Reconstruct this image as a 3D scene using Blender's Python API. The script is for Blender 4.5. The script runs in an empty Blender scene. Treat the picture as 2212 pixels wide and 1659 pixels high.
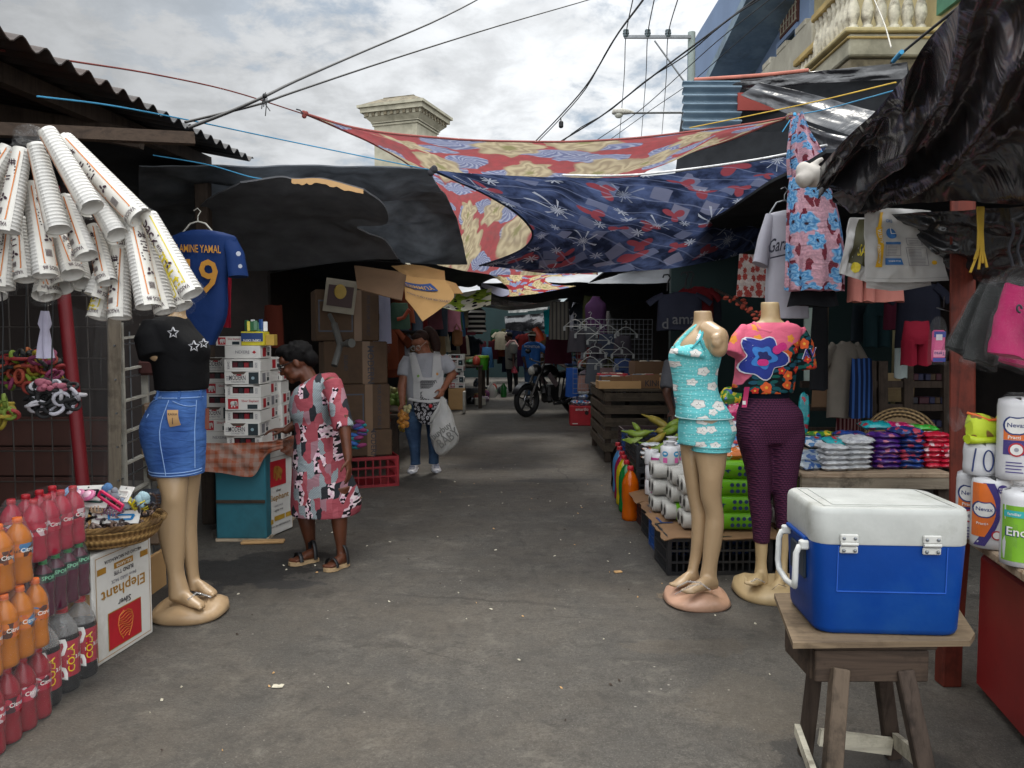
EXPOSURE=.46
import bpy, bmesh, math, random
from mathutils import Vector as V, Matrix, noise
R=math.radians; PI=math.pi; sin=math.sin; cos=math.cos
SC=bpy.context.scene; COL=SC.collection
rnd=random.Random(7)
# ---------- camera geometry (reference picture measured on a 2212 x 1659 grid)
F=1660.; CX,CY=1106.,829.5; EH=1.45; TH=math.atan(94.5/1660)
def ray(px,py):
    a=(px-CX)/F; b=(CY-py)/F
    return V((a, cos(TH)+b*sin(TH), -sin(TH)+b*cos(TH)))
def P(px,py,Y):
    d=ray(px,py); return d*(Y/d.y)+V((0,0,EH))
def G(px,py,z=0.):
    d=ray(px,py); return d*((z-EH)/d.z)+V((0,0,EH))
def PX(px,py,x):
    d=ray(px,py); return d*(x/d.x)+V((0,0,EH))
def ZS(Y): return Y/F          # metres per grid pixel at depth Y
def C(h):
    h=h.lstrip('#'); o=[]
    for i in (0,2,4):
        c=int(h[i:i+2],16)/255; o.append(c/12.92 if c<=.04045 else ((c+.055)/1.055)**2.4)
    return tuple(o)
# ---------- materials
MAT={}
class NT:
    def __init__(s,name):
        s.m=bpy.data.materials.new(name); s.m.use_nodes=True; s.t=s.m.node_tree; s.t.nodes.clear()
        s.out=s.n('ShaderNodeOutputMaterial'); s.b=s.n('ShaderNodeBsdfPrincipled'); s.l(s.b,0,s.out,0)
    def n(s,ty,ins=None,**kw):
        x=s.t.nodes.new(ty)
        for k,v in kw.items(): setattr(x,k,v)
        if ins:
            for k,v in ins.items(): s.set(x,k,v)
        return x
    def set(s,x,k,v):
        if isinstance(v,tuple) and len(v)==2 and hasattr(v[0],'outputs'): s.t.links.new(v[0].outputs[v[1]],x.inputs[k])
        elif hasattr(v,'outputs'): s.t.links.new(v.outputs[0],x.inputs[k])
        else:
            i=x.inputs[k]
            if i.type=='RGBA' and len(v)==3: v=(*v,1)
            i.default_value=v
    def l(s,a,i,b,j): s.t.links.new(a.outputs[i],b.inputs[j])
    def co(s,kind='Object',scale=(1,1,1),rot=(0,0,0),loc=(0,0,0)):
        c=s.n('ShaderNodeTexCoord'); m=s.n('ShaderNodeMapping',{'Scale':scale,'Rotation':rot,'Location':loc}); s.l(c,kind,m,0); return m
    def noise(s,co,scale,det=3,rough=.55,dist=0): return s.n('ShaderNodeTexNoise',{'Vector':co,'Scale':scale,'Detail':det,'Roughness':rough,'Distortion':dist})
    def voro(s,co,scale,feature='F1',rand=1.,dist='EUCLIDEAN'):
        return s.n('ShaderNodeTexVoronoi',{'Vector':co,'Scale':scale,'Randomness':rand},feature=feature,distance=dist)
    def math(s,op,a,b=0.,c=None):
        x=s.n('ShaderNodeMath',operation=op); s.set(x,0,a); s.set(x,1,b)
        if c is not None: s.set(x,2,c)
        return x
    def mix(s,f,a,b,blend='MIX'):
        x=s.n('ShaderNodeMix',data_type='RGBA',blend_type=blend)
        s.set(x,0,f); s.set(x,6,a); s.set(x,7,b); return (x,2)
    def ramp(s,f,stops,interp='LINEAR'):
        x=s.n('ShaderNodeValToRGB'); r=x.color_ramp; r.interpolation=interp
        while len(r.elements)<len(stops): r.elements.new(.5)
        for e,(p,c) in zip(r.elements,stops):
            e.position=p; e.color=(*c,1) if len(c)==3 else c
        s.set(x,0,f); return (x,0)
    def step(s,f,a,b):
        x=s.n('ShaderNodeMapRange',{'Value':f,'From Min':a,'From Max':b}); return (x,0)
    def sep(s,co):
        x=s.n('ShaderNodeSeparateXYZ'); s.set(x,0,co); return x
    def bump(s,h,strength=.3,dist=.01):
        x=s.n('ShaderNodeBump',{'Height':h,'Strength':strength,'Distance':dist}); s.l(x,0,s.b,'Normal'); return x
    def P(s,col=None,rough=None,metal=None,spec=None,**kw):
        if col is not None: s.set(s.b,'Base Color',col)
        if rough is not None: s.set(s.b,'Roughness',rough)
        if metal is not None: s.set(s.b,'Metallic',metal)
        if spec is not None: s.set(s.b,'Specular IOR Level',spec)
        for k,v in kw.items(): s.set(s.b,k.replace('_',' '),v)
def fin(t):
    MAT[t.m.name]=t.m; return t.m.name
def basic(name,col,rough=.6,var=.18,vs=6.,bump=0.,bs=60.,metal=0.,spec=.5,dirt=None,rv=0.,stretch=(1,1,1),trans=0.,alpha=1.,sheen=0.,coat=0.):
    """plain surface with mottled colour, optional dirt tint and bump"""
    if name in MAT: return name
    if isinstance(col,str): col=C(col)
    t=NT(name); co=t.co('Object',stretch)
    n=t.noise(co,vs,4,.6)
    a=tuple(max(0,c*(1-var)) for c in col); b=tuple(min(1,c*(1+var)) for c in col)
    c=t.ramp((n,0),[(.3,a),(.7,b)])
    if dirt:
        d=t.noise(co,vs*.45,6,.7); c=t.mix(t.step((d,0),.5,.72),c,C(dirt) if isinstance(dirt,str) else dirt)
    if rv:
        oi=t.n('ShaderNodeObjectInfo'); h=t.n('ShaderNodeHueSaturation'); t.set(h,'Color',c)
        t.set(h,'Value',t.step((oi,5),-.0,1.)); 
        mr=t.n('ShaderNodeMapRange',{'Value':(oi,5),'To Min':1-rv,'To Max':1+rv}); t.set(h,'Value',mr); c=(h,0)
    t.P(c,rough,metal,spec)
    if trans: t.set(t.b,'Transmission Weight',trans)
    if alpha<1: t.set(t.b,'Alpha',alpha)
    if sheen: t.set(t.b,'Sheen Weight',sheen)
    if coat: t.set(t.b,'Coat Weight',coat)
    if bump: t.bump((t.noise(co,bs,4,.6),0),bump,.004)
    return fin(t)
def rgb(h,rough=.55,**k):   # colour by hex, cached
    n='paint_'+h.lstrip('#')+('' if rough==.55 else '_%d'%int(rough*100)); return basic(n,C(h),rough,**k)
# ---------- mesh builder
FONT_CACHE={}
def text_mesh(s,shear=0.):
    k=(s,shear)
    if k not in FONT_CACHE:
        cu=bpy.data.curves.new('t','FONT'); cu.body=s; cu.align_x='CENTER'; cu.align_y='CENTER'; cu.size=1.; cu.resolution_u=2; cu.shear=shear; cu.offset=.012
        o=bpy.data.objects.new('t',cu); COL.objects.link(o)
        bpy.context.view_layer.update()
        me=bpy.data.meshes.new_from_object(o.evaluated_get(bpy.context.evaluated_depsgraph_get()))
        FONT_CACHE[k]=([v.co.to_2d() for v in me.vertices],[tuple(p.vertices) for p in me.polygons])
        bpy.data.objects.remove(o); bpy.data.meshes.remove(me); bpy.data.curves.remove(cu)
    return FONT_CACHE[k]
class MB:
    def __init__(s,mat='kraft',T=None):
        s.v=[];s.f=[];s.fm=[];s.fs=[];s.uv=[];s.mats=[];s.T=T; s.use(mat)
    def use(s,m):
        if m not in s.mats: s.mats.append(m)
        s.ci=s.mats.index(m); return s
    def add(s,vs,fs,smooth=False,uv=None):
        o=len(s.v)
        for i,p in enumerate(vs):
            p=V(p); s.v.append(s.T@p if s.T else p); s.uv.append(uv[i] if uv else (0,0))
        for f in fs:
            s.f.append([o+i for i in f]); s.fm.append(s.ci); s.fs.append(smooth)
        return s
    def hexa(s,p,bev=0.):
        """8 corners: bottom ring 0-3 (ccw from above), top ring 4-7"""
        p=[V(q) for q in p]
        Q=[(0,3,2,1),(4,5,6,7),(0,1,5,4),(1,2,6,5),(2,3,7,6),(3,0,4,7)]
        if not bev: return s.add(p,Q)
        c=sum(p,V())/8; vs=[];idx={}
        nb={0:(1,3,4),1:(2,0,5),2:(3,1,6),3:(0,2,7),4:(7,5,0),5:(4,6,1),6:(5,7,2),7:(6,4,3)}
        for fi,q in enumerate(Q):
            for k,i in enumerate(q):
                a=p[q[k-1]]-p[i]; b=p[q[(k+1)%4]]-p[i]
                ba=min(bev,a.length*.45); bb=min(bev,b.length*.45)
                idx[(fi,i)]=len(vs); vs.append(p[i]+a.normalized()*ba+b.normalized()*bb)
        fs=[tuple(idx[(fi,i)] for i in q) for fi,q in enumerate(Q)]
        ed={}
        for fi,q in enumerate(Q):
            for k in range(4):
                a,b=q[k],q[(k+1)%4]; ed.setdefault(frozenset((a,b)),[]).append((fi,a,b))
        for e in ed.values():
            (f1,a,b),(f2,_,_)=e; fs.append((idx[(f1,b)],idx[(f1,a)],idx[(f2,a)],idx[(f2,b)]))
        for i in range(8):
            fl=[fi for fi,q in enumerate(Q) if i in q]; tri=[idx[(fi,i)] for fi in fl]
            n=(vs[tri[1]]-vs[tri[0]]).cross(vs[tri[2]]-vs[tri[0]])
            if n.dot(p[i]-c)<0: tri.reverse()
            fs.append(tuple(tri))
        return s.add(vs,fs)
    def box(s,c,d,bev=0.,rot=None,taper=1.):
        x,y,z=[k/2 for k in d]; t=taper
        p=[(-x*t,-y*t,-z),(x*t,-y*t,-z),(x*t,y*t,-z),(-x*t,y*t,-z),(-x,-y,z),(x,-y,z),(x,y,z),(-x,y,z)]
        p=[V(q) for q in p]
        if rot is not None:
            M=rot if isinstance(rot,Matrix) else Matrix.Rotation(rot,3,'Z'); p=[M@q for q in p]
        return s.hexa([V(c)+q for q in p],bev)
    def bar(s,a,b,w,h=None,bev=0.,up=V((0,0,1))):
        a=V(a);b=V(b);h=h or w; d=(b-a).normalized()
        u=up if abs(d.dot(up))<.95 else V((0,1,0))
        x=d.cross(u).normalized()*(w/2); y=x.cross(d).normalized()*(h/2)
        return s.hexa([a-x-y,a+x-y,b+x-y,b-x-y,a-x+y,a+x+y,b+x+y,b-x+y],bev)
    def loft(s,rings,closed=True,cap=True,smooth=True,uvs=None):
        n=len(rings[0]); vs=[];fs=[];uv=[]
        m=n+1 if closed else n
        for j,r in enumerate(rings):
            for i in range(m):
                vs.append(r[i%n]); uv.append((i/(m-1),j/(len(rings)-1)))
        for j in range(len(rings)-1):
            for i in range(m-1):
                fs.append((j*m+i,j*m+i+1,(j+1)*m+i+1,(j+1)*m+i))
        s.add(vs,fs,smooth,uv)
        if cap and closed:
            s.add(rings[0],[tuple(range(n))[::-1]]); s.add(rings[-1],[tuple(range(n))])
        return s
    def tube(s,pts,r,n=8,cap=True,flat=1.):
        pts=[V(p) for p in pts]; rings=[]; k=len(pts)
        rr=r if callable(r) else (lambda t:r) if not isinstance(r,(list,tuple)) else None
        x=None
        for i,p in enumerate(pts):
            d=(pts[min(i+1,k-1)]-pts[max(i-1,0)]).normalized()
            if x is None: x=d.orthogonal().normalized()
            x=(x-d*x.dot(d)); x=x.normalized() if x.length>1e-6 else d.orthogonal().normalized()
            y=d.cross(x); q=rr(i/(k-1)) if rr else r[i]
            rings.append([p+x*q*cos(2*PI*j/n)+y*q*flat*sin(2*PI*j/n) for j in range(n)])
        return s.loft(rings,cap=cap)
    def lathe(s,prof,n=20,at=(0,0,0),ax=None,cap=True):
        M=ax.to_3x3() if ax is not None else Matrix.Identity(3)
        return s.loft([[V(at)+M@V((r*cos(2*PI*i/n),r*sin(2*PI*i/n),z)) for i in range(n)] for r,z in prof],cap=cap)
    def grid(s,fn,nu,nv,thick=0.,smooth=True):
        pts=[[V(fn(i/nu,j/nv)) for i in range(nu+1)] for j in range(nv+1)]
        vs=[p for r in pts for p in r]; uv=[(i/nu,j/nv) for j in range(nv+1) for i in range(nu+1)]
        w=nu+1; fs=[(j*w+i,j*w+i+1,(j+1)*w+i+1,(j+1)*w+i) for j in range(nv) for i in range(nu)]
        s.add(vs,fs,smooth,uv)
        if thick:
            ns=[]
            for j in range(nv+1):
                for i in range(nu+1):
                    a=pts[j][min(i+1,nu)]-pts[j][max(i-1,0)]; b=pts[min(j+1,nv)][i]-pts[max(j-1,0)][i]
                    q=a.cross(b); ns.append(q.normalized() if q.length>1e-9 else V((0,0,1)))
            v2=[p-q*thick for p,q in zip(vs,ns)]
            s.add(v2,[f[::-1] for f in fs],smooth,uv)
            bd=[i for i in range(w)]+[j*w+nu for j in range(1,nv+1)]+[nv*w+i for i in range(nu-1,-1,-1)]+[j*w for j in range(nv-1,0,-1)]
            k=len(bd); s.add([vs[i] for i in bd]+[v2[i] for i in bd],[(i,i+k,(i+1)%k+k,(i+1)%k) for i in range(k)],False)
        return s
    def ell(s,c,r,n=12,m=8,rot=None):
        c=V(c); r=(r,r,r) if not isinstance(r,(tuple,list)) else r
        rings=[]
        for j in range(m+1):
            t=-PI/2+PI*j/m; q=max(cos(t),.02)
            ring=[V((r[0]*q*cos(2*PI*i/n),r[1]*q*sin(2*PI*i/n),r[2]*sin(t))) for i in range(n)]
            if rot is not None: ring=[rot@p for p in ring]
            rings.append([c+p for p in ring])
        return s.loft(rings)
    def poly(s,pts): return s.add(pts,[tuple(range(len(pts)))])
    def text(s,txt,size,fn,wid=None,shear=0.):
        """letters laid on a surface: fn(x,y)->3D, x,y in metres from the text's middle"""
        vs,fs=text_mesh(txt,shear)
        sx=size
        if wid:
            xs=[v[0] for v in vs]; sx=wid/(max(xs)-min(xs))
        return s.add([fn(v[0]*sx,v[1]*size) for v in vs],fs)
    def rect(s,fn,x0,y0,x1,y1,n=1):
        return s.grid(lambda u,v: fn(x0+(x1-x0)*u,y0+(y1-y0)*v),n,1)
    def blob(s,fn,cx,cy,rad,n=16,rings=1):
        """flat printed shape; rad(angle)->radius"""
        pts=[fn(cx,cy)]
        for k in range(1,rings+1):
            for i in range(n):
                a=2*PI*i/n; q=rad(a)*k/rings; pts.append(fn(cx+q*cos(a),cy+q*sin(a)))
        fs=[(0,1+i,1+(i+1)%n) for i in range(n)]
        for k in range(rings-1):
            for i in range(n):
                a=1+k*n+i;b=1+k*n+(i+1)%n; fs.append((a,a+n,b+n,b))
        return s.add(pts,fs)
    def build(s,name,parent=None,world=True,shade=None):
        me=bpy.data.meshes.new(name)
        off=V()
        if parent is not None and world:
            q=parent
            while q: off+=q.location; q=q.parent
        elif parent is None and world and s.v:
            xs=[p.x for p in s.v];ys=[p.y for p in s.v];zs=[p.z for p in s.v]
            off=V(((min(xs)+max(xs))/2,(min(ys)+max(ys))/2,min(zs)))
        me.from_pydata([tuple(p-off) for p in s.v],[],s.f)
        me.polygons.foreach_set('use_smooth',s.fs if shade is None else [shade]*len(s.f))
        me.polygons.foreach_set('material_index',s.fm)
        ul=me.uv_layers.new(name='UVMap')
        li=[0]*len(me.loops); me.loops.foreach_get('vertex_index',li)
        ul.data.foreach_set('uv',[c for i in li for c in s.uv[i]])
        for m in s.mats: me.materials.append(MAT[m])
        me.update()
        o=bpy.data.objects.new(name,me); COL.objects.link(o)
        if parent is not None: o.parent=parent
        elif world: o.location=off
        return o
def tag(o,label,cat,group=None,kind=None):
    o['label']=label; o['category']=cat
    if group: o['group']=group
    if kind: o['kind']=kind
    return o
def thing(name,label,cat,loc=(0,0,0),group=None):
    o=bpy.data.objects.new(name,None); o.empty_display_size=.1; COL.objects.link(o); o.location=loc
    return tag(o,label,cat,group)
def one(mb,name,label,cat,group=None,kind=None): return tag(mb.build(name),label,cat,group,kind)
def dup(root,loc,rz=0.,label=None,group=None,scale=None,rot=None):
    r=root.copy(); COL.objects.link(r); r.location=loc; r.rotation_euler=rot if rot is not None else (0,0,rz)
    if scale: r.scale=(scale,)*3 if not isinstance(scale,tuple) else scale
    if label: r['label']=label
    if group: r['group']=group
    for ch in list(root.children):
        c=ch.copy(); COL.objects.link(c); c.parent=r
        for g in list(ch.children):
            d=g.copy(); COL.objects.link(d); d.parent=c
    return r
def lerp(a,b,t): return a+(b-a)*t
def interp(pts,t):
    """polyline sampled by index parameter, Catmull-Rom"""
    n=len(pts)-1; x=min(max(t,0),1)*n; i=min(int(x),n-1); u=x-i
    p1,p2=V(pts[i]),V(pts[i+1]); p0=V(pts[i-1]) if i>0 else p1*2-p2; p3=V(pts[i+2]) if i+2<=n else p2*2-p1
    return .5*((2*p1)+(p2-p0)*u+(2*p0-5*p1+4*p2-p3)*u*u+(3*p1-p0-3*p2+p3)*u**3)
def coons(top,bot,lef,rig):
    """top: left->right at v=1, bot: left->right at v=0, lef/rig: bottom->top"""
    c00,c10,c01,c11=V(bot[0]),V(bot[-1]),V(top[0]),V(top[-1])
    def f(u,v):
        a=interp(bot,u)*(1-v)+interp(top,u)*v; b=interp(lef,v)*(1-u)+interp(rig,v)*u
        c=(c00*(1-u)+c10*u)*(1-v)+(c01*(1-u)+c11*u)*v
        return a+b-c
    return f
def nz(x,y,z=0.): return noise.noise(V((x,y,z)))
def rippled(f,amp,ku,kv,seed=0.,ax=V((0,0,1)),edge=True):
    def g(u,v):
        w=1. if not edge else min(1,8*min(u,1-u,v,1-v)+.15)
        return f(u,v)+ax*(amp*w*(nz(u*ku+seed,v*kv,seed)+.5*nz(u*ku*2.3+seed,v*kv*2.3,seed+5)))
    return g
def offs(f,d,e=.01):
    """surface f moved d along its normal, addressed in (u,v)"""
    def g(u,v):
        a=f(min(u+e,1),v)-f(max(u-e,0),v); b=f(u,min(v+e,1))-f(u,max(v-e,0)); n=a.cross(b)
        return f(u,v)+(n.normalized()*d if n.length>1e-9 else V())
    return g
def remesh(mb,voxel,smooth=6,fac=.5):
    """fuse everything in mb into one continuous skin; returns (verts,faces)"""
    me=bpy.data.meshes.new('r'); me.from_pydata([tuple(p) for p in mb.v],[],mb.f)
    o=bpy.data.objects.new('r',me); COL.objects.link(o)
    m=o.modifiers.new('r','REMESH'); m.mode='VOXEL'; m.voxel_size=voxel
    if smooth:
        k=o.modifiers.new('s','SMOOTH'); k.factor=fac; k.iterations=smooth
    bpy.context.view_layer.update()
    e=bpy.data.meshes.new_from_object(o.evaluated_get(bpy.context.evaluated_depsgraph_get()))
    vs=[v.co.copy() for v in e.vertices]; fs=[tuple(p.vertices) for p in e.polygons]
    bpy.data.objects.remove(o); bpy.data.meshes.remove(me); bpy.data.meshes.remove(e)
    return vs,fs
def fused(mb,mat,voxel,smooth=6,fac=.5,disp=None):
    vs,fs=remesh(mb,voxel,smooth,fac)
    if disp: vs=[disp(v) for v in vs]
    return MB(mat).add(vs,fs,True)
def cap(mb,a,b,r1,r2,n=10,flat=1.):
    """tapered capsule"""
    a=V(a);b=V(b);d=b-a;L=d.length;q=d/L
    pts=[];rr=[]
    for t in (-1,-.85,-.5,0): pts.append(a+q*r1*t); rr.append(r1*max(.05,math.sqrt(1-t*t)))
    for t in (.35,.7): pts.append(a+d*t); rr.append(lerp(r1,r2,t))
    for t in (0,.5,.85,1): pts.append(b+q*r2*t); rr.append(r2*max(.05,math.sqrt(1-t*t)))
    return mb.tube(pts,rr,n,flat=flat)
def pxring(py,xl,xr,Y,dep,n=24,p=2.3,tilt=0.,fold=None,k=0):
    """cross-section seen in the picture from xl to xr (pixels), dep metres deep, at depth Y"""
    a=P(xl,py,Y);b=P(xr,py,Y);c=(a+b)/2;hx=(b.x-a.x)/2;hy=dep/2;o=[]
    for i in range(n):
        t=2*PI*i/n; ct,st=cos(t),sin(t)
        x=math.copysign(abs(ct)**(2/p),ct);y=math.copysign(abs(st)**(2/p),st)
        s=1.
        if fold: s+=fold[0]*nz(ct*fold[1]+fold[3],st*fold[1],c.z*fold[2]+fold[3])
        o.append(V((c.x+hx*x*s,c.y+hy*y*s,c.z+tilt*hx*x)))
    return o
def pxloft(mb,rows,Y,n=24,p=2.3,fold=None,sub=4,cap=True):
    """rows: (py,xl,xr,depth[,dY[,tilt]]) top to bottom; smooth interpolation between rows"""
    rr=[tuple(r)+(0,)*(6-len(r)) for r in rows]; rings=[]
    m=(len(rr)-1)*sub
    ax=[V(r[:3]) for r in rr]; bx=[V(r[3:6]) for r in rr]
    for j in range(m+1):
        a=interp(ax,j/m);b=interp(bx,j/m)
        rings.append(pxring(a.x,a.y,a.z,Y+b.y,b.x,n,p,b.z,fold))
    rings.reverse()
    return mb.loft(rings,cap=cap)
ORD=['lowest','second','third','fourth','fifth','sixth','seventh','eighth','ninth','tenth','eleventh','twelfth']
# ---------- printed cloth patterns
def petals(t,co,scale,R,npet=6,amp=.05,rand=.7,dim='2D'):
    v=t.n('ShaderNodeTexVoronoi',{'Vector':co,'Scale':scale,'Randomness':rand},voronoi_dimensions=dim)
    d=t.n('ShaderNodeVectorMath',operation='SUBTRACT'); t.set(d,0,co); t.l(v,'Position',d,1)
    s=t.sep(d); ang=t.math('ARCTAN2',(s,1),(s,0))
    sepc=t.n('ShaderNodeSeparateColor'); t.l(v,'Color',sepc,0)
    ph=t.math('MULTIPLY',(sepc,0),9.); a2=t.math('MULTIPLY_ADD',ang,float(npet),ph)
    w=t.math('MULTIPLY',t.math('SINE',a2),amp)
    rr=t.math('MULTIPLY',t.math('MULTIPLY_ADD',(sepc,1),.5,.72),R)
    edge=t.math('ADD',rr,w)
    q=t.math('DIVIDE',(v,'Distance'),edge)       # <1 inside the flower
    return q,ang,sepc
def cloth_out(t,col,trans=.45,rough=.85,bumpco=None):
    t.P(col,rough,0,.15)
    if trans:
        tr=t.n('ShaderNodeBsdfTranslucent'); t.set(tr,'Color',col)
        mx=t.n('ShaderNodeMixShader'); t.set(mx,0,trans); t.l(t.b,0,mx,1); t.l(tr,0,mx,2); t.l(mx,0,t.out,0)
    return fin(t)
def floral(name,base,fl1,fl2,leaf,leaf2,scale=2.2,asp=1.,R_=.42,trans=.45,second=None,kind='UV',npet=7,LF=.36,LR=.8,FADE=.0,FC=(.3,.25,.25),LS=(1.,2.3)):
    t=NT(name); co=t.co(kind,(asp,1,1)); nzv=t.noise(co,scale*3,3)
    wob=t.mix(.06,co,(nzv,1)); 
    q,ang,sc=petals(t,wob,scale,R_,npet,.05,.75)
    ring=t.math('SINE',t.math('MULTIPLY_ADD',q,13.,t.math('ADD',t.math('MULTIPLY',t.math('SINE',t.math('MULTIPLY_ADD',ang,5.,t.math('MULTIPLY',q,5.))),1.6),t.math('MULTIPLY',(nzv,0),4.))))
    fcol=t.mix(t.step(ring,-1.,1.),fl1,fl2)
    fcol=t.mix(t.step(q,.25,.12),fcol,second or fl2)
    # leaves: second cell grid, stretched
    cl=t.n('ShaderNodeMapping',{'Location':(.31,.27,0),'Rotation':(0,0,LR),'Scale':(*LS,1)}); t.set(cl,0,wob)
    q2,a2,s2=petals(t,cl,scale*.95,LF,2,.06,.6)
    vein=t.math('SINE',t.math('MULTIPLY',t.math('ADD',q2,t.math('MULTIPLY',a2,.9)),14.))
    lcol=t.mix(t.step(vein,-.4,.9),leaf,leaf2)
    bn=t.noise(co,scale*9,3); bcol=t.mix(t.step((bn,0),.35,.7),tuple(c*.8 for c in base),tuple(min(1,c*1.2) for c in base))
    c=t.mix(t.step(q2,1.02,.96),bcol,lcol)
    c=t.mix(t.step(q,1.05,.93),c,fcol)
    c=t.mix(FADE,c,FC); w=t.noise(t.co('UV',(5,26,1),(0,0,.35)),1.5,4,.6,.8); t.bump((w,0),.5,.05)
    c=t.mix(t.math('MULTIPLY',t.step((t.noise(t.co('UV',(2,5,1)),2.,5,.65),0),.45,.75),.35),c,tuple(k*.55 for k in FC))
    return cloth_out(t,c,trans)
def plaincloth(name,col,trans=.0,var=.12,rough=.85,bump=.25,bs=14.,stripe=None,sheen=.0):
    if name in MAT: return name
    if isinstance(col,str): col=C(col)
    t=NT(name); co=t.co('Object'); n=t.noise(co,5,4)
    c=t.ramp((n,0),[(.3,tuple(k*(1-var) for k in col)),(.7,tuple(min(1,k*(1+var)) for k in col))])
    if stripe:
        s=t.sep(co); m=t.math('SINE',t.math('MULTIPLY',(s,stripe[0]),stripe[1])); c=t.mix(t.step(m,.1,.3),c,C(stripe[2]))
    if bump: t.bump((t.noise(co,bs,3,.5,.6),0),bump,.02)
    return cloth_out(t,c,trans,rough)
floral('floral_red_blanket',C('#a3232b'),C('#cdbf98'),C('#a39470'),C('#5d719f'),C('#a5b0cc'),3.6,1.75,.40,.5,C('#8a8a4a'),FADE=.3)
floral('floral_red_blanket_small',C('#a3232b'),C('#d6c69a'),C('#b09a6a'),C('#5d719f'),C('#a5b0cc'),4.5,1.,.42,.6,C('#8a8a4a'),FADE=.12)
floral('floral_dress_print',C('#d7a8b4'),C('#4a92cc'),C('#8fc3e6'),C('#6a2431'),C('#94404e'),5.2,1.25,.40,.3,C('#33101a'),LF=.30,LR=.9,LS=(1.9,1.1))
floral('tropic_print',C('#10171a'),C('#c8352c'),C('#e8703a'),C('#155a54'),C('#1f3f58'),9.,1.3,.42,0,C('#e8b04a'),npet=5)
floral('prawn_print',C('#b9aca6'),C('#8e3a34'),C('#a5443c'),C('#b9aca6'),C('#c9bcb4'),5.,1.,.42,.15,C('#8a2c2c'))
def navy_print():
    t=NT('navy_print_blanket'); co=t.co('UV',(2.1,1.15,1))
    n=t.noise(co,7,4,.6); base=t.mix(t.step((n,0),.4,.65),C('#20273c'),C('#4c5a80'))
    a=t.n('ShaderNodeTexVoronoi',{'Vector':co,'Scale':5.,'Randomness':.8},voronoi_dimensions='2D',distance='MANHATTAN')
    sc=t.n('ShaderNodeSeparateColor'); t.l(a,'Color',sc,0)
    blk=t.math('MULTIPLY',t.step((a,'Distance'),.36,.33),t.step((sc,0),.5,.52))
    c=t.mix(blk,base,t.mix((sc,1),C('#5a6482'),C('#77788c')))
    q,ang,s2=petals(t,co,4.3,.26,3,.12,.9)
    c=t.mix(t.math('MULTIPLY',t.step(q,1.05,.95),t.step((s2,0),.58,.6)),c,C('#86404a'))
    cl=t.n('ShaderNodeMapping',{'Location':(.4,.15,0)}); t.set(cl,0,co)
    q,ang,s2=petals(t,cl,5.6,.13,8,.11,.9)
    c=t.mix(t.math('MULTIPLY',t.step(q,1.05,.95),t.step((s2,0),.5,.52)),c,C('#a0a6b4'))
    w=t.math('SINE',t.math('MULTIPLY',t.math('ADD',(t.sep(co),0),t.math('MULTIPLY',(t.sep(co),1),1.7)),26.))
    c=t.mix(t.math('MULTIPLY',t.step(w,.96,.99),.35),c,C('#8a94b4'))
    wn=t.noise(t.co('UV',(4,22,1),(0,0,-.3)),1.5,4,.6,.8); t.bump((wn,0),.5,.05); cloth_out(t,c,.4)
navy_print()
def panda_print():
    t=NT('panda_print_cloth'); co=t.co('UV',(1,1,1))
    n=t.noise(co,9,3); c=t.mix(t.step((n,0),.4,.6),C('#7f9a35'),C('#a8ba4a'))
    q,a,s=petals(t,co,2.4,.40,3,.03,.5); c=t.mix(t.step(q,1.03,.97),c,C('#d9d6c8'))
    q2,a,s=petals(t,co,5.,.22,2,.03,.8); c=t.mix(t.math('MULTIPLY',t.step(q2,1.05,.95),t.step((s,0),.4,.42)),c,C('#24232a'))
    cloth_out(t,c,.5)
panda_print()
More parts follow.
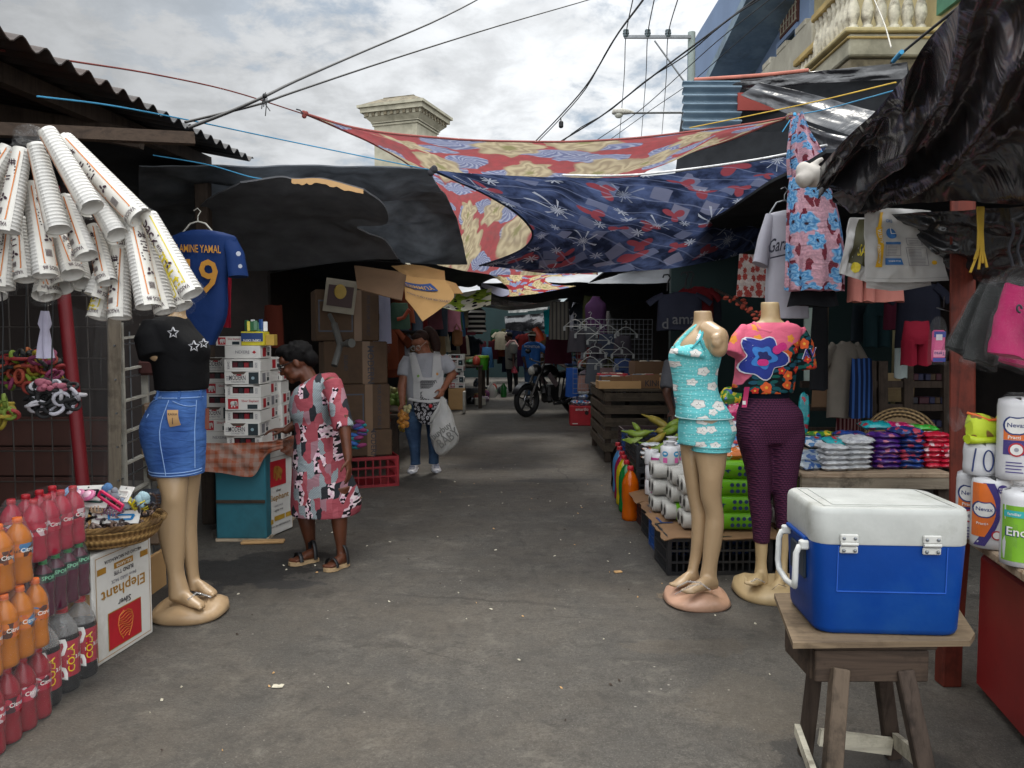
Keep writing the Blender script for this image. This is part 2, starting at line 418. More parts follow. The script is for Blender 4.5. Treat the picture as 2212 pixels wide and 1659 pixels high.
# ---------- setting materials
def asphalt():
    t=NT('asphalt'); co=t.co('Object')
    big=t.noise(co,.55,5,.6); mid=t.noise(co,3.,6,.68); fine=t.noise(co,55,4,.75); grit=t.voro(co,120)
    c=t.ramp((big,0),[(.3,(.052,.048,.041)),(.5,(.074,.067,.058)),(.72,(.100,.091,.078))])
    c=t.mix(t.step((mid,0),.45,.66),c,(.118,.106,.090)); sm=t.noise(t.co('Object',(1,2.6,1),(0,0,.2)),7.,6,.7,.5); c=t.mix(t.math('MULTIPLY',t.step((sm,0),.5,.68),.75),c,(.058,.052,.045))
    c=t.mix(t.step((t.noise(co,1.25,6,.72,.4),0),.54,.68),c,(.058,.053,.047))
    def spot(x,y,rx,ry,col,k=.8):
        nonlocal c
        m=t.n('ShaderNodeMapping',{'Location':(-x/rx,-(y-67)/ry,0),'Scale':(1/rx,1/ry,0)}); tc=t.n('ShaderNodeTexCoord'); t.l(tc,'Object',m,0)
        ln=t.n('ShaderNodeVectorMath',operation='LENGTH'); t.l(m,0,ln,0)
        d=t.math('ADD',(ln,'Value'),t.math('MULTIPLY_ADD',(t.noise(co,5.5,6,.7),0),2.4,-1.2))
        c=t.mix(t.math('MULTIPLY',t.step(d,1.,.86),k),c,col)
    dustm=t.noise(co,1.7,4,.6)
    dc=t.voro(co,26); c=t.mix(t.math('MULTIPLY',t.step((dc,0),.10,.05),t.step((dustm,0),.5,.62)),c,(.42,.39,.34))
    dc2=t.voro(co,11); c=t.mix(t.math('MULTIPLY',t.step((dc2,0),.075,.035),t.step((dustm,0),.44,.56)),c,(.5,.46,.4))
    c=t.mix(t.math('MULTIPLY',t.step((t.voro(co,40),0),.11,.06),.8),c,(.03,.028,.027))
    crk=t.n('ShaderNodeTexVoronoi',{'Vector':t.mix(.16,co,(t.noise(co,2.2,5),1)),'Scale':.5},feature='DISTANCE_TO_EDGE')
    c=t.mix(t.math('MULTIPLY',t.step((crk,0),.005,.001),t.step((big,0),.5,.6)),c,(.02,.019,.018))
    c=t.mix(t.math('MULTIPLY',t.step((fine,0),.42,.60),.7),c,(.040,.036,.031)); g2=t.noise(co,130,2,.7); c=t.mix(t.math('MULTIPLY',t.step((g2,0),.55,.72),.6),c,(.2,.185,.16)); c=t.mix(t.math('MULTIPLY',t.step((t.noise(co,.9,4,.7),0),.42,.68),.4),c,(.105,.082,.058)); pe=t.n('ShaderNodeTexVoronoi',{'Vector':t.mix(.05,co,(t.noise(co,4.,4),1)),'Scale':.42,'Randomness':.8},feature='DISTANCE_TO_EDGE',distance='EUCLIDEAN'); c=t.mix(t.math('MULTIPLY',t.math('MULTIPLY',t.step((pe,0),.006,.002),t.step((mid,0),.45,.6)),.4),c,(.03,.027,.024)); pc=t.n('ShaderNodeTexVoronoi',{'Vector':t.mix(.05,co,(t.noise(co,4.,4),1)),'Scale':.42,'Randomness':.8}); ps=t.n('ShaderNodeSeparateColor'); t.l(pc,'Color',ps,0); c=t.mix(t.math('MULTIPLY',(ps,0),.25),c,(.05,.046,.04))
    m1=t.noise(co,9.,6,.75,.4); c=t.mix(t.math('MULTIPLY',t.step((m1,0),.5,.66),.7),c,(.038,.034,.029)); m2=t.noise(co,4.3,6,.75,.3); c=t.mix(t.math('MULTIPLY',t.step((m2,0),.56,.7),.6),c,(.15,.135,.112))
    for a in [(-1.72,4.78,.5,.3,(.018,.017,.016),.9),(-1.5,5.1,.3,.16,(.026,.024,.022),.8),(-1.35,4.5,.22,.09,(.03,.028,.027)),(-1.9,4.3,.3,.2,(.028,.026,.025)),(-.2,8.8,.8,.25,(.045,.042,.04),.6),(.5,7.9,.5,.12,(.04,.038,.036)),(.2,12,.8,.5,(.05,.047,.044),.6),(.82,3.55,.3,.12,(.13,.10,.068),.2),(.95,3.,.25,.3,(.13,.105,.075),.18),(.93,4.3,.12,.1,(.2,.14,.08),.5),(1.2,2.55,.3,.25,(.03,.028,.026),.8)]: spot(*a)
    t.P(c,None,0,.35); t.set(t.b,'Roughness',t.ramp((mid,0),[(.3,(.6,)*3),(.7,(.9,)*3)]))
    h=t.math('ADD',t.math('MULTIPLY',(fine,0),.9),t.math('ADD',t.math('MULTIPLY',(grit,0),.3),t.math('MULTIPLY',(mid,0),1.6)))
    t.bump(h,.55,.012); fin(t)
asphalt()
def wood(name,a,b,axis=0,scale=1.,dirt='#15110d',rough=.8):
    t=NT(name); s=[9*scale]*3; s[axis]=.7*scale; co=t.co('Object',tuple(s))
    n=t.noise(co,2.5,6,.65,.6); c=t.ramp((n,0),[(.3,C(a)),(.55,C(b)),(.75,tuple(k*.7 for k in C(a)))])
    d=t.noise(t.co('Object'),6*scale,5,.7); c=t.mix(t.math('MULTIPLY',t.step((d,0),.5,.7),.7),c,C(dirt))
    t.P(c,rough,0,.25); t.bump((n,0),.5,.004); return fin(t)
wood('wood_grey','#6f6558','#8d8271',0); wood('wood_grey_up','#5f564b','#857a6a',2); wood('wood_pale','#a08f78','#bfae96',0)
wood('wood_dark','#2c231d','#433830',2); wood('wood_dark_x','#2c231d','#46392f',0); wood('wood_brown','#4a3626','#6a4e36',2)
wood('wood_deck','#7d6650','#a3907a',0,1.5,'#3a2c22'); wood('wood_red','#4c1f17','#63291d',2,1.,'#1f0e0b',.6); wood('plywood','#8a7657','#a38d68',0,.6)
wood('wood_white','#a59f8f','#c4bda9',0,1.,'#4a4033')
def tarp(name,col,rough=.3,bump=.6,bs=2.5,det=4,spec=.6):
    t=NT(name); co=t.co('Object'); n=t.noise(co,bs,det,.5,1.2); m=t.noise(co,bs*.4,3)
    c=t.mix(t.step((n,0),.4,.7),tuple(k*.75 for k in col),tuple(k*1.35 for k in col))
    t.P(c,rough,0,spec); t.bump(n,bump,.09); 
    return fin(t)
tarp('black_plastic',(.016,.016,.018),.24,.35,3.,3.,.8); plaincloth('black_cloth',(.040,.043,.048),.28,.25,.8,.3,3); tarp('grey_plastic',(.07,.072,.078),.35,.5,3)
tarp('white_plastic',(.5,.5,.5),.4,.5,4)
def metal_roof(name,a,b,rust):
    t=NT(name); co=t.co('Object'); n=t.noise(co,2.2,5,.65); c=t.mix(t.step((n,0),.4,.62),C(a),C(b)); r=t.noise(co,1.2,6,.7)
    c=t.mix(t.step((r,0),.5,.66),c,C(rust)); t.P(c,.6,.2,.4); return fin(t)
metal_roof('zinc_old','#2c2d30','#3d3b3a','#35241c'); metal_roof('zinc_blue','#6d8190','#8497a4','#5f6a70')
basic('kraft',C('#76583b'),.8,.12,3.5,.2,18,dirt='#6f5234',rv=.1); basic('kraft_dark',C('#5c4530'),.85,.15,3,.15,20); basic('kraft_light',C('#b58f60'),.8,.1,4)
basic('stone_cream',C('#a09b88'),.9,.2,2.2,.5,18,dirt='#6d6a5a'); basic('plaster_cream',C('#c2b385'),.9,.15,1.2,.4,12,dirt='#6b6455')
basic('plaster_blue',C('#7083a0'),.85,.1,1.,.1,8); basic('plaster_blue_light',C('#8094b4'),.85,.1,1.); basic('plaster_grey',C('#9a9586'),.9,.15,2,.4,14,dirt='#c5bfae')
basic('plaster_yellow',C('#a8905a'),.9,.25,3,.5,18,dirt='#5d553f'); basic('baluster_paint',C('#cbc4b0'),.9,.25,9,.6,30,dirt='#55493a'); basic('ledge_stain',C('#6f6653'),.95,.4,5,.6,20,dirt='#2b2822')
basic('concrete_pole',C('#8f9a96'),.9,.12,3,.3,30); basic('steel',C('#7a7d80'),.45,.15,9,metal=.8); basic('dark_steel',C('#1b1c1f'),.5,.2,9,metal=.5); basic('white_metal',C('#a7a49a'),.5,.15,8,dirt='#5a5246')
basic('wire_black',C('#141416'),.6,.1); basic('rope_red',C('#7d3a34'),.9); basic('rope_blue',C('#3f8fb8'),.9); basic('rope_yellow',C('#c5a13a'),.9); basic('rope_dark',C('#2a2a30'),.9)
basic('glass_dark',C('#16201f'),.15,.1,spec=.7); basic('ceramic',C('#4d5a5e'),.3,.1)
basic('brick_red',C('#5d3a33'),.9,.3,14,.3,30)
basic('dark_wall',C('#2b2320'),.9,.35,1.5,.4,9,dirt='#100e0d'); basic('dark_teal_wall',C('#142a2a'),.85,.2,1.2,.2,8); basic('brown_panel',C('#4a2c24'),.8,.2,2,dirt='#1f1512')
# ---------- world, sun, camera
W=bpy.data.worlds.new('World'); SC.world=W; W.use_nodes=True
SUN_EL,SUN_AZ=R(63),R(8)      # azimuth measured from the street's axis towards the right
sdir=V((sin(SUN_AZ)*cos(SUN_EL),cos(SUN_AZ)*cos(SUN_EL),sin(SUN_EL)))
def world():
    t=W.node_tree; t.nodes.clear(); N=t.nodes.new; L=t.links.new
    out=N('ShaderNodeOutputWorld'); bg=N('ShaderNodeBackground'); bg.inputs[1].default_value=.1; L(bg.outputs[0],out.inputs[0])
    sky=N('ShaderNodeTexSky'); sky.sky_type='NISHITA'; sky.sun_disc=False; sky.sun_elevation=SUN_EL; sky.sun_rotation=SUN_AZ; sky.air_density=1.; sky.dust_density=1.5
    tc=N('ShaderNodeTexCoord'); sp=N('ShaderNodeSeparateXYZ'); L(tc.outputs['Generated'],sp.inputs[0])
    def m(op,a,b=0.,c=None):
        x=N('ShaderNodeMath'); x.operation=op
        for i,k in enumerate((a,b,c)):
            if k is None: continue
            if isinstance(k,(int,float)): x.inputs[i].default_value=k
            else: L(k,x.inputs[i])
        return x.outputs[0]
    z=m('ADD',m('MAXIMUM',sp.outputs[2],0.),.22)
    cb=N('ShaderNodeCombineXYZ'); L(m('DIVIDE',sp.outputs[0],z),cb.inputs[0]); L(m('DIVIDE',sp.outputs[1],z),cb.inputs[1])
    mp=N('ShaderNodeMapping'); mp.inputs['Location'].default_value=(1.7,.35,0); L(cb.outputs[0],mp.inputs[0])
    def nzn(s,d,r,dist=0.):
        x=N('ShaderNodeTexNoise'); x.inputs['Scale'].default_value=s; x.inputs['Detail'].default_value=d; x.inputs['Roughness'].default_value=r; x.inputs['Distortion'].default_value=dist; L(mp.outputs[0],x.inputs['Vector']); return x.outputs[0]
    a=nzn(2.1,9,.6,.3); b=nzn(.9,5,.55); d=nzn(6.5,8,.62,.2)
    def mr(v,f0,f1,t0=0.,t1=1.):
        x=N('ShaderNodeMapRange'); x.interpolation_type='SMOOTHSTEP'
        L(v,x.inputs[0])
        for i,k in enumerate((f0,f1,t0,t1)): x.inputs[i+1].default_value=k
        return x.outputs[0]
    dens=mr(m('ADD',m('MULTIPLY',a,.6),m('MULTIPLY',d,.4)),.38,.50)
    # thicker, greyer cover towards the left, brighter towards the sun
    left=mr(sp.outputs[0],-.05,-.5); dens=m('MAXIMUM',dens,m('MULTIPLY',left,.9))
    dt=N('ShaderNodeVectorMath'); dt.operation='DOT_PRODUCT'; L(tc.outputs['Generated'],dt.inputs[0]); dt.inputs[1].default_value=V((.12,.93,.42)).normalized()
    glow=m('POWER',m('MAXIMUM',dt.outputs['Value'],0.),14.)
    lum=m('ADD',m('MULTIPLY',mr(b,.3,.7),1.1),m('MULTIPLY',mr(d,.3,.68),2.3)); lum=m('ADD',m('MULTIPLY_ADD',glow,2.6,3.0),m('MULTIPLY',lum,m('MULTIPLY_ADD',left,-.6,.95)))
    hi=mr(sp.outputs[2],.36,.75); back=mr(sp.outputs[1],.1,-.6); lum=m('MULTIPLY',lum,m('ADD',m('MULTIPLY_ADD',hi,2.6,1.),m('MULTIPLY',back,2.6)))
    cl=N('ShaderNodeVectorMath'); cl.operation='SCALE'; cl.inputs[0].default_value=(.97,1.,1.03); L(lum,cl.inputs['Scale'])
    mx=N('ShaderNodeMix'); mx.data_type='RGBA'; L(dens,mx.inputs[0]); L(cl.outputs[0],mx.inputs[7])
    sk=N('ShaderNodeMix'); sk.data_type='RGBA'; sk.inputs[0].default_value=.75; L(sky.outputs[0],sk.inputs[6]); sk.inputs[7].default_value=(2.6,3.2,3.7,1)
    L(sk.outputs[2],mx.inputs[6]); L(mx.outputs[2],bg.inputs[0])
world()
sl=bpy.data.lights.new('sun','SUN'); sl.energy=1.5; sl.angle=R(15); sl.color=(1,.95,.86); so=bpy.data.objects.new('sun',sl); COL.objects.link(so); so.rotation_euler=sdir.to_track_quat('Z','Y').to_euler()
cd=bpy.data.cameras.new('camera'); cam=bpy.data.objects.new('camera',cd); COL.objects.link(cam); SC.camera=cam
cam.location=(0,0,EH); cam.rotation_euler=(PI/2-TH,0,0); cd.sensor_width=36; cd.lens=F/2212*36; cd.clip_end=500; cd.clip_start=.05
SC.view_settings.view_transform='Standard'; SC.view_settings.look='None'; SC.view_settings.exposure=EXPOSURE; SC.view_settings.gamma=1
SC.cycles.max_bounces=7; SC.cycles.diffuse_bounces=4; SC.cycles.transparent_max_bounces=16; SC.cycles.glossy_bounces=3; SC.cycles.sample_clamp_indirect=4.
# ---------- street
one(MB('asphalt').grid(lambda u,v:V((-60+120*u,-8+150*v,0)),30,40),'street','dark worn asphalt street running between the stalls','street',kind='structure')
r=random.Random(5); mb=MB('kraft_light')
for i in range(120):
    y=r.uniform(2.,9.); x=r.uniform(-1.6,1.3); 
    mb.use(r.choice(['kraft_light','paint_cfc8bb','paint_cfc8bb','paint_2a2622'] if 0 else ['kraft_light','wood_white','wood_white','wood_dark'])); s=r.uniform(.002,.007); a=r.uniform(0,3)
    p=V((x,y,.003)); d=V((cos(a),sin(a),0))*s*r.uniform(1,2.2); e=V((-sin(a),cos(a),0))*s
    mb.add([p-d-e,p+d-e*.6,p+d*.8+e+V((0,0,.004)),p-d*.7+e*.8,p+V((0,0,.006))],[(0,1,4),(1,2,4),(2,3,4),(3,0,4)])
one(mb,'litter','small scraps of paper and dirt scattered over the asphalt','litter',kind='stuff')
mb=MB('wood_white'); p=G(600,1483); mb.grid(lambda u,v:p+V((-.02+.045*u,-.02+.03*v,.006+.01*nz(u*3,v*3,1))),4,3,.001); one(mb,'paper_scrap','crumpled white paper scrap on the asphalt','paper scrap')
p=G(1335,1237); one(MB('kraft_light').box(p+V((0,0,.006)),(.05,.03,.01),.003,.3),'cardboard_scrap','small tan cardboard scrap on the asphalt by the teal mannequin','cardboard scrap')
# ---------- far tower
def tower():
    Y=32.; c=P(868,300,Y); rt=thing('stone_tower','weathered cream stone tower with a wide cornice and low pointed roof','tower',(c.x+.05,Y+1.,0)); 
    M=Matrix.Rotation(R(-19),3,'Z'); o=V((c.x+.05,Y+1.,0)); z=lambda py:P(868,py,Y).z
    def blk(mb,w,z0,z1,w2=None):
        w2=w2 or w; q=[(-w,-w,z0),(w,-w,z0),(w,w,z0),(-w,w,z0),(-w2,-w2,z1),(w2,-w2,z1),(w2,w2,z1),(-w2,w2,z1)]; return mb.hexa([o+M@V(k) for k in q])
    W_=.98
    mb=MB('stone_cream'); blk(mb,W_,0,z(268)); mb.build('shaft',rt)
    mb=MB('stone_cream'); blk(mb,W_+.06,z(268),z(264)); blk(mb,W_+.1,z(262.5),z(260)); blk(mb,W_+.1,z(260)+.003,z(250),W_+.28); blk(mb,W_+.3,z(250)+.003,z(242)); mb.use('ledge_stain')
    for i in range(9): 
        for s in (-1,1):
            for ax in (0,1):
                q=-W_-.15+i*(2*W_+.3)/8; v=V((q,s*(W_+.3),0)) if ax else V((s*(W_+.3),q,0)); mb.box(o+M@v+V((0,0,z(246))),(.12,.12,.14),0,M)
    blk(mb.use('stone_cream'),W_+.42,z(242)+.003,z(232)); blk(mb,W_+.52,z(232)+.003,z(226)); mb.build('cornice',rt)
    mb=MB('ledge_stain'); blk(mb,W_+.48,z(226),z(205),.75); blk(mb,.7,z(205),z(202)); mb.build('roof',rt)
    mb=MB('stone_cream'); blk(mb,W_+.035,z(300),z(296)); mb.build('band',rt)
tower()
# ---------- utility pole with crossarm and street lamp
def pole():
    Y=16.; b=P(1494,300,Y); rt=thing('utility_pole','grey concrete utility pole with crossarm, insulators and a street lamp','utility pole',(b.x,Y,0))
    top=P(1494,70,Y); k=ZS(Y)
    MB('concrete_pole').tube([V((b.x,Y,0)),V((b.x,Y,3)),top],lambda t:lerp(.11,.075,t),14).build('pole',rt)
    z=P(1400,84,Y).z; mb=MB('steel'); mb.bar((P(1347,84,Y).x,Y-.1,z),(P(1490,84,Y).x,Y-.1,z),.055); mb.bar(P(1414,88,Y-.1),P(1488,190,Y-.1),.04,.02); mb.build('crossarm',rt)
    for px in (1352,1399,1443):
        q=P(px,82,Y-.1); mb=MB('ceramic')
        mb.lathe([(.02,0),(.05,.02),(.06,.05),(.045,.06),(.065,.075),(.065,.1),(.045,.11),(.06,.125),(.055,.16),(.02,.18)],12,q); mb.build('insulator',rt)
    a=[P(1490,252,Y),P(1483,246,Y),P(1470,243.5,Y-.05),P(1420,243.5,Y-.2),P(1366,244,Y-.35)]
    MB('steel').tube(a,.022,8).build('lamp_arm',rt)
    q=P(1345,244,Y-.4); L=45*k; mb=MB('white_metal')
    mb.loft([[q+V((x*L,0.07*w*cos(t),h*.09*(sin(t) if sin(t)>0 else .35*sin(t))-.0)) for t in [2*PI*i/12 for i in range(12)]] for x,w,h in [(-.5,.2,.2),(-.44,1,.9),(-.1,1.2,1.1),(.2,.9,.8),(.5,.35,.4)]]).build('lamp_head',rt)
    MB(rgb('#b9b9ad',.2)).ell(q+V((-.18*L,0,-.035)),(.2*L,.07,.07)).build('lamp_glass',rt)
    mb=MB('steel').tube([P(1488,238,Y),P(1480,236,Y),P(1482,232,Y)],.014,6); mb.build('bracket',rt)
pole()
def wire(name,label,pts,r,mat='wire_black',sag=0.,n=24,extra=None,cat='wire',group=None):
    q=[P(*p) for p in pts]
    mb=MB(mat).tube([interp(q,i/n)-V((0,0,sag*4*(i/n)*(1-i/n))) for i in range(n+1)],r,6)
    if extra: extra(mb)
    return one(mb,name,label,cat,group)
def knot(p,s,mat):
    def f(mb):
        mb.use(mat); rr=random.Random(int(p.x*1000))
        for i in range(4): mb.ell(p+V((rr.uniform(-s,s),rr.uniform(-s,s)*.5,rr.uniform(-s,s)))*.5 if 0 else p+V((rr.uniform(-s,s)*.6,0,rr.uniform(-s,s)*.6)),s*.7,8,6)
    return f
def tuft(mb):
    p=P(572,207,4.6); rr=random.Random(3)
    for i in range(5): mb.tube([p,p+V((rr.uniform(-.02,.02),0,rr.uniform(-.05,.03))),p+V((rr.uniform(-.05,.03),0,rr.uniform(-.13,-.04)))],.003,5)
    mb.ell(p,.015,8,6)
wire('electric_cable','black cable from top middle down to the left roof, the steeper one',[(1060,-20,11),(1030,0,10.5),(935,48,9),(800,105,7.5),(650,170,5.6),(572,208,4.7),(500,240,4.4),(405,277,4.1)],.009,'wire_black',extra=tuft,cat='cable')
wire('electric_cable','thin black cable from top middle to the left roof, the flatter one',[(1300,-12,12),(1270,0,11.5),(1080,55,9),(850,127,7),(640,197,5.2),(560,225,4.7),(400,264,4.1)],.007,cat='cable')
def wk(mb):
    knot(P(658,247,6.55),.03,'rope_red')(mb)
    mb.use('rope_dark').tube([P(655,246,6.5),P(648,238,6.5),P(640,236,6.5)],.006,6)
wire('rope','reddish rope tying the red floral blanket to the left roof',[(-60,95,3.2),(0,108,3.4),(160,133,4.0),(330,160,4.8),(500,197,5.7),(655,246,6.6)],.0055,'rope_red',extra=wk,cat='rope')
wire('rope','blue and dark rope from the left roof to the navy blanket corner',[(80,208,3.3),(240,228,3.7),(420,262,4.3),(600,300,4.8),(780,337,5.2),(935,368,5.6)],.0042,'rope_blue',extra=knot(P(937,368,5.55),.035,'rope_dark'),cat='rope')
wire('rope','thin pale blue rope low over the left black canopy',[(330,335,4.9),(450,356,5.2),(545,383,5.4),(600,388,5.6)],.004,'rope_blue',cat='rope')
wire('electric_cable','twisted black cable pair passing the pole crossarm, with a hanging clamp',[(1400,-18,9),(1385,5,9.3),(1330,80,10.5),(1270,180,12.4),(1210,250,14),(1150,312,15.5)],.012,extra=lambda mb:(mb.tube([interp([P(1390,0,9),P(1320,95,10.6),P(1265,192,12.4),P(1205,262,14),P(1160,308,15.5)],i/16) for i in range(17)],.009,6),mb.tube([P(1211,254,13.9),P(1212,262,13.9)],.01,6),mb.box(P(1212,269,13.9),(.08,.08,.12),.02)),cat='cable')
wire('electric_cable','black cable bundle sloping up to the right past the lamp',[(1190,318,15),(1215,303,14.6),(1300,250,13.4),(1400,172,12),(1530,75,10.4),(1650,-15,9)],.014,extra=lambda mb:mb.tube([interp([P(1215,306,14.6),P(1330,226,13),P(1470,123,11.2),P(1650,-8,9)],i/16)+V((0,0,.03*sin(i))) for i in range(17)],.01,6),cat='cable')
wire('electric_cable','thin grey cable under the black cable bundle by the pole',[(1290,302,15),(1380,240,14),(1470,160,13),(1560,80,12),(1700,-30,10.5)],.008,cat='cable')
wire('electric_cable','lowest thin cable crossing in front of the pole',[(1320,300,15),(1410,235,14.2),(1490,180,13.4),(1560,120,12.6),(1720,-20,11)],.007,cat='cable')
for i,(a,b,l) in enumerate([((1352,78),(1370,-15),'left'),((1399,78),(1416,-15),'middle'),((1443,78),(1468,-15),'right')]):
    wire('power_line','thin power line over the %s insulator of the crossarm'%l,[(b[0],b[1],13),(a[0],a[1],16),(a[0]-4,170,20),(a[0]-14,300,28)],.010,cat='power line')
wire('rope','yellow rope stretched from the red blanket up to the right awning',[(1490,276,7.6),(1600,254,7.),(1760,220,6.),(1935,178,5.)],.005,'rope_yellow',cat='rope')
wire('rope','blue rope holding the right knot of the red floral blanket',[(1690,285,7.35),(1705,262,7.35),(1714,250,7.35),(1780,237,6.6),(1880,210,5.4),(1930,196,5)],.005,'rope_blue',extra=lambda mb:(mb.use('floral_red_blanket').ell(P(1708,253,7.38),(.05,.05,.04)),mb.use('rope_blue').ell(P(1716,250,7.35),(.02,.03,.03))),cat='rope')
wire('electric_cable','black cable above the right awning with a grey sleeve',[(2110,-15,4.2),(2040,40,4.6),(1966,100,5.2),(1925,135,5.8)],.010,extra=lambda mb:(mb.use('rope_blue').tube([P(1948,112,5.3),P(1930,132,5.5)],.016,8)),cat='cable')
wire('electric_cable','thin white cable hanging from the balcony',[(1885,-10,9),(1910,50,8),(1925,102,6.5)],.007,'white_metal',cat='cable')
# ---------- building on the right
def building():
    X=5.8; rt=thing('old_building','old blue and cream building with peeling balcony balustrades','building',(X+2,16,0))
    zat=lambda px,py:PX(px,py,X)
    def wall(mb,y0,y1,z0,z1,x=X,t=.4): return mb.box((x+t/2,(y0+y1)/2,(z0+z1)/2),(t,y1-y0,z1-z0))
    Yc=zat(1745,50).y
    wall(MB('plaster_blue'),Yc,26,0,11).build('blue_wall',rt); wall(MB('plaster_cream'),4,Yc-.02,0,12,X+.02).build('cream_wall',rt)
    mb=MB('plaster_blue_light'); wall(mb,Yc-.25,Yc+.25,0,11,X-.07,.1); mb.build('corner_pilaster',rt)
    # sloping eave along the blue wall
    a,b=PX(1612,0,4.75),PX(1530,170,4.75); d=(b-a); a=a-d*1.2; b=b+d*.4
    mb=MB('zinc_blue'); mb.hexa([a,b,b+V((1.3,0,0)),a+V((1.3,0,0)),a+V((0,0,.22)),b+V((0,0,.22)),b+V((1.3,0,.22)),a+V((1.3,0,.22))]); mb.build('eave',rt)
    # window and brick lattice panel
    q=[PX(1690,0,X-.03),PX(1728,0,X-.03)]; y0,y1=PX(1727,30,X).y,PX(1690,30,X).y; zt=PX(1700,-30,X).z
    zb=PX(1710,62,X).z
    mb=MB('brick_red'); mb.box((X-.02,(y0+y1)/2,(zt+zb)/2+.3),(.06,y1-y0,zt-zb+.6)); mb.use('stone_cream')
    for i in range(9):
        z=zb+i*.16; mb.box((X-.055,(y0+y1)/2,z+.05),(.02,y1-y0-.05,.018))
    for i in range(6): mb.box((X-.057,y0+(i+.5)*(y1-y0)/6,(zt+zb)/2+.2),(.02,.02,zt-zb+.3))
    mb.build('lattice_panel',rt)
    f=MB('plaster_blue_light'); zw0,zw1=zb-1.0,zb-.12
    for z in (zw0,zw1): f.box((X-.04,(y0+y1)/2,z),(.1,y1-y0+.2,.09))
    for y in (y0-.05,y1+.05): f.box((X-.04,y,(zw0+zw1)/2),(.098,.09,zw1-zw0))
    w=f.build('window',rt); MB('glass_dark').box((X-.012,(y0+y1)/2,(zw0+zw1)/2),(.03,y1-y0,zw1-zw0)).build('pane',w)
    # conduits
    mb=MB('white_metal')
    for k,(p0,p1) in enumerate([((1545,168),(1662,-8)),((1588,168),(1705,-8)),((1612,170),(1722,5))]):
        A=PX(*p0,X-.03);B=PX(*p1,X-.03); mb.tube([A.lerp(B,i/14)+V((0,0,.05*nz(i*.8,k)*(1 if k!=1 else .3))) for i in range(15)],.018,6)
    mb.build('conduit',rt)
    # grey parapet box
    p=PX(1640,165,5.3); q0=PX(1752,90,5.3)
    mb=MB('plaster_grey'); y1=PX(1640,130,5.3).y; y0=PX(1752,130,5.3).y; zt=PX(1700,95,5.3).z
    mb.box((5.55,(y0+y1)/2,zt-.7),(.5,y1-y0,1.4),.02)
    for k in (.2,.55,.85): mb.box((5.55,lerp(y0,y1,k),zt+.06),(.5,.5,.13),.02)
    mb.build('parapet',rt)
    def balcony(x0,yn,yf,zs,hr,nb,nc,slabmat='stone_cream',railmat='plaster_yellow'):
        """slab projecting to x0, from near face yn to far yf"""
        s=MB(slabmat); s.box(((x0+X)/2,(yn+yf)/2,zs-.16),(X-x0,yf-yn,.3),.02); s.use('ledge_stain').box(((x0+X)/2-.02,(yn+yf)/2,zs-.42),(X-x0-.1,yf-yn-.12,.2),.03)
        s.use('plaster_cream').box(((x0+X)/2-.03,(yn+yf)/2,zs+.03),(X-x0+.08,yf-yn+.1,.06),.015); s.use('plaster_yellow').box(((x0+X)/2-.02,(yn+yf)/2,zs-.07),(X-x0+.03,yf-yn+.05,.03),.01)
        b=s.build('balcony',rt)
        def bal(p):
            m=MB('baluster_paint'); m.lathe([(.075,0),(.075,.06),(.05,.08),(.06,.12),(.085,.2),(.08,.3),(.05,.42),(.04,.5),(.06,.53),(.045,.56),(.065,.6),(.065,hr)],10,p); m.build('baluster',b)
        for i in range(nb): bal(V((x0+.1,yn+.12+(yf-yn-.2)*i/(nb-1),zs+.06)))
        for i in range(1,nc): bal(V((x0+.1+(X-x0-.1)*i/nc,yn+.1,zs+.06)))
        m=MB(railmat); m.box((x0+.1,(yn+yf)/2,zs+.06+hr+.06),(.2,yf-yn,.12),.02); m.box(((x0+X)/2+.12,yn+.1,zs+.06+hr+.06),(X-x0-.05,.2,.118),.02); m.build('handrail',b)
    c=PX(1835,62,4.6); f_=PX(1768,150,4.6)
    balcony(4.6,c.y,PX(1758,100,4.6).y+.15,c.z-.05,.62,9,6)
    c2=PX(1768,160,4.9); balcony(4.9,PX(1762,160,4.9).y,PX(1712,160,4.9).y,PX(1740,192,4.9).z,.5,6,3)
    # closed panels under the big balcony
    mb=MB('glass_dark'); y=c.y+.6; mb.use(rgb('#3d463f',.35)); mb.box((X-.5,y+1,c.z-1.3),(1.0,.05,1.4)); mb.use('dark_steel')
    for i in range(4): mb.box((X-1+i*.3,y+.96,c.z-1.3),(.03,.04,1.4))
    mb.build('glazed_panel',rt)
    mb=MB(rgb('#4f7f66',.7)); mb.box((X-.02,c.y-.5,c.z+1.3),(.06,.9,2.3)); mb.box((X-.02,c.y-1.9,c.z+1.3),(.06,.9,2.3)); mb.build('door',rt)
building()
# ---------- overhead cloths and tarps
def pts(*a): return [P(*p) for p in a]
A=coons(pts((655,245,6.6),(760,275,6.7),(900,293,6.8),(1100,306,7.0),(1300,304,7.1),(1500,284,7.3),(1640,263,7.4),(1712,251,7.4)),
        pts((890,556,9.0),(1050,592,9.1),(1290,592,9.2)),
        pts((890,556,9.0),(948,505,8.6),(961,464,8.3),(951,432,8.0),(929,400,7.7),(880,352,7.3),(806,310,7.0),(739,281,6.8),(655,245,6.6)),
        pts((1290,592,9.2),(1290,480,8.6),(1378,382,8.0),(1455,341,7.8),(1562,307,7.6),(1648,275,7.5),(1712,251,7.4)))
Ar=rippled(A,.07,5,4,1.3); mb=MB('floral_red_blanket').grid(Ar,70,50); mb.use(rgb('#8a4a44',.9))
for e in (lambda k:Ar(k,1),lambda k:Ar(0,k),lambda k:Ar(1,k)): mb.tube([e(i/40) for i in range(41)],.010,5)
one(mb,'overhead_blanket','large red blanket with cream roses and blue leaves stretched high over the street','blanket')
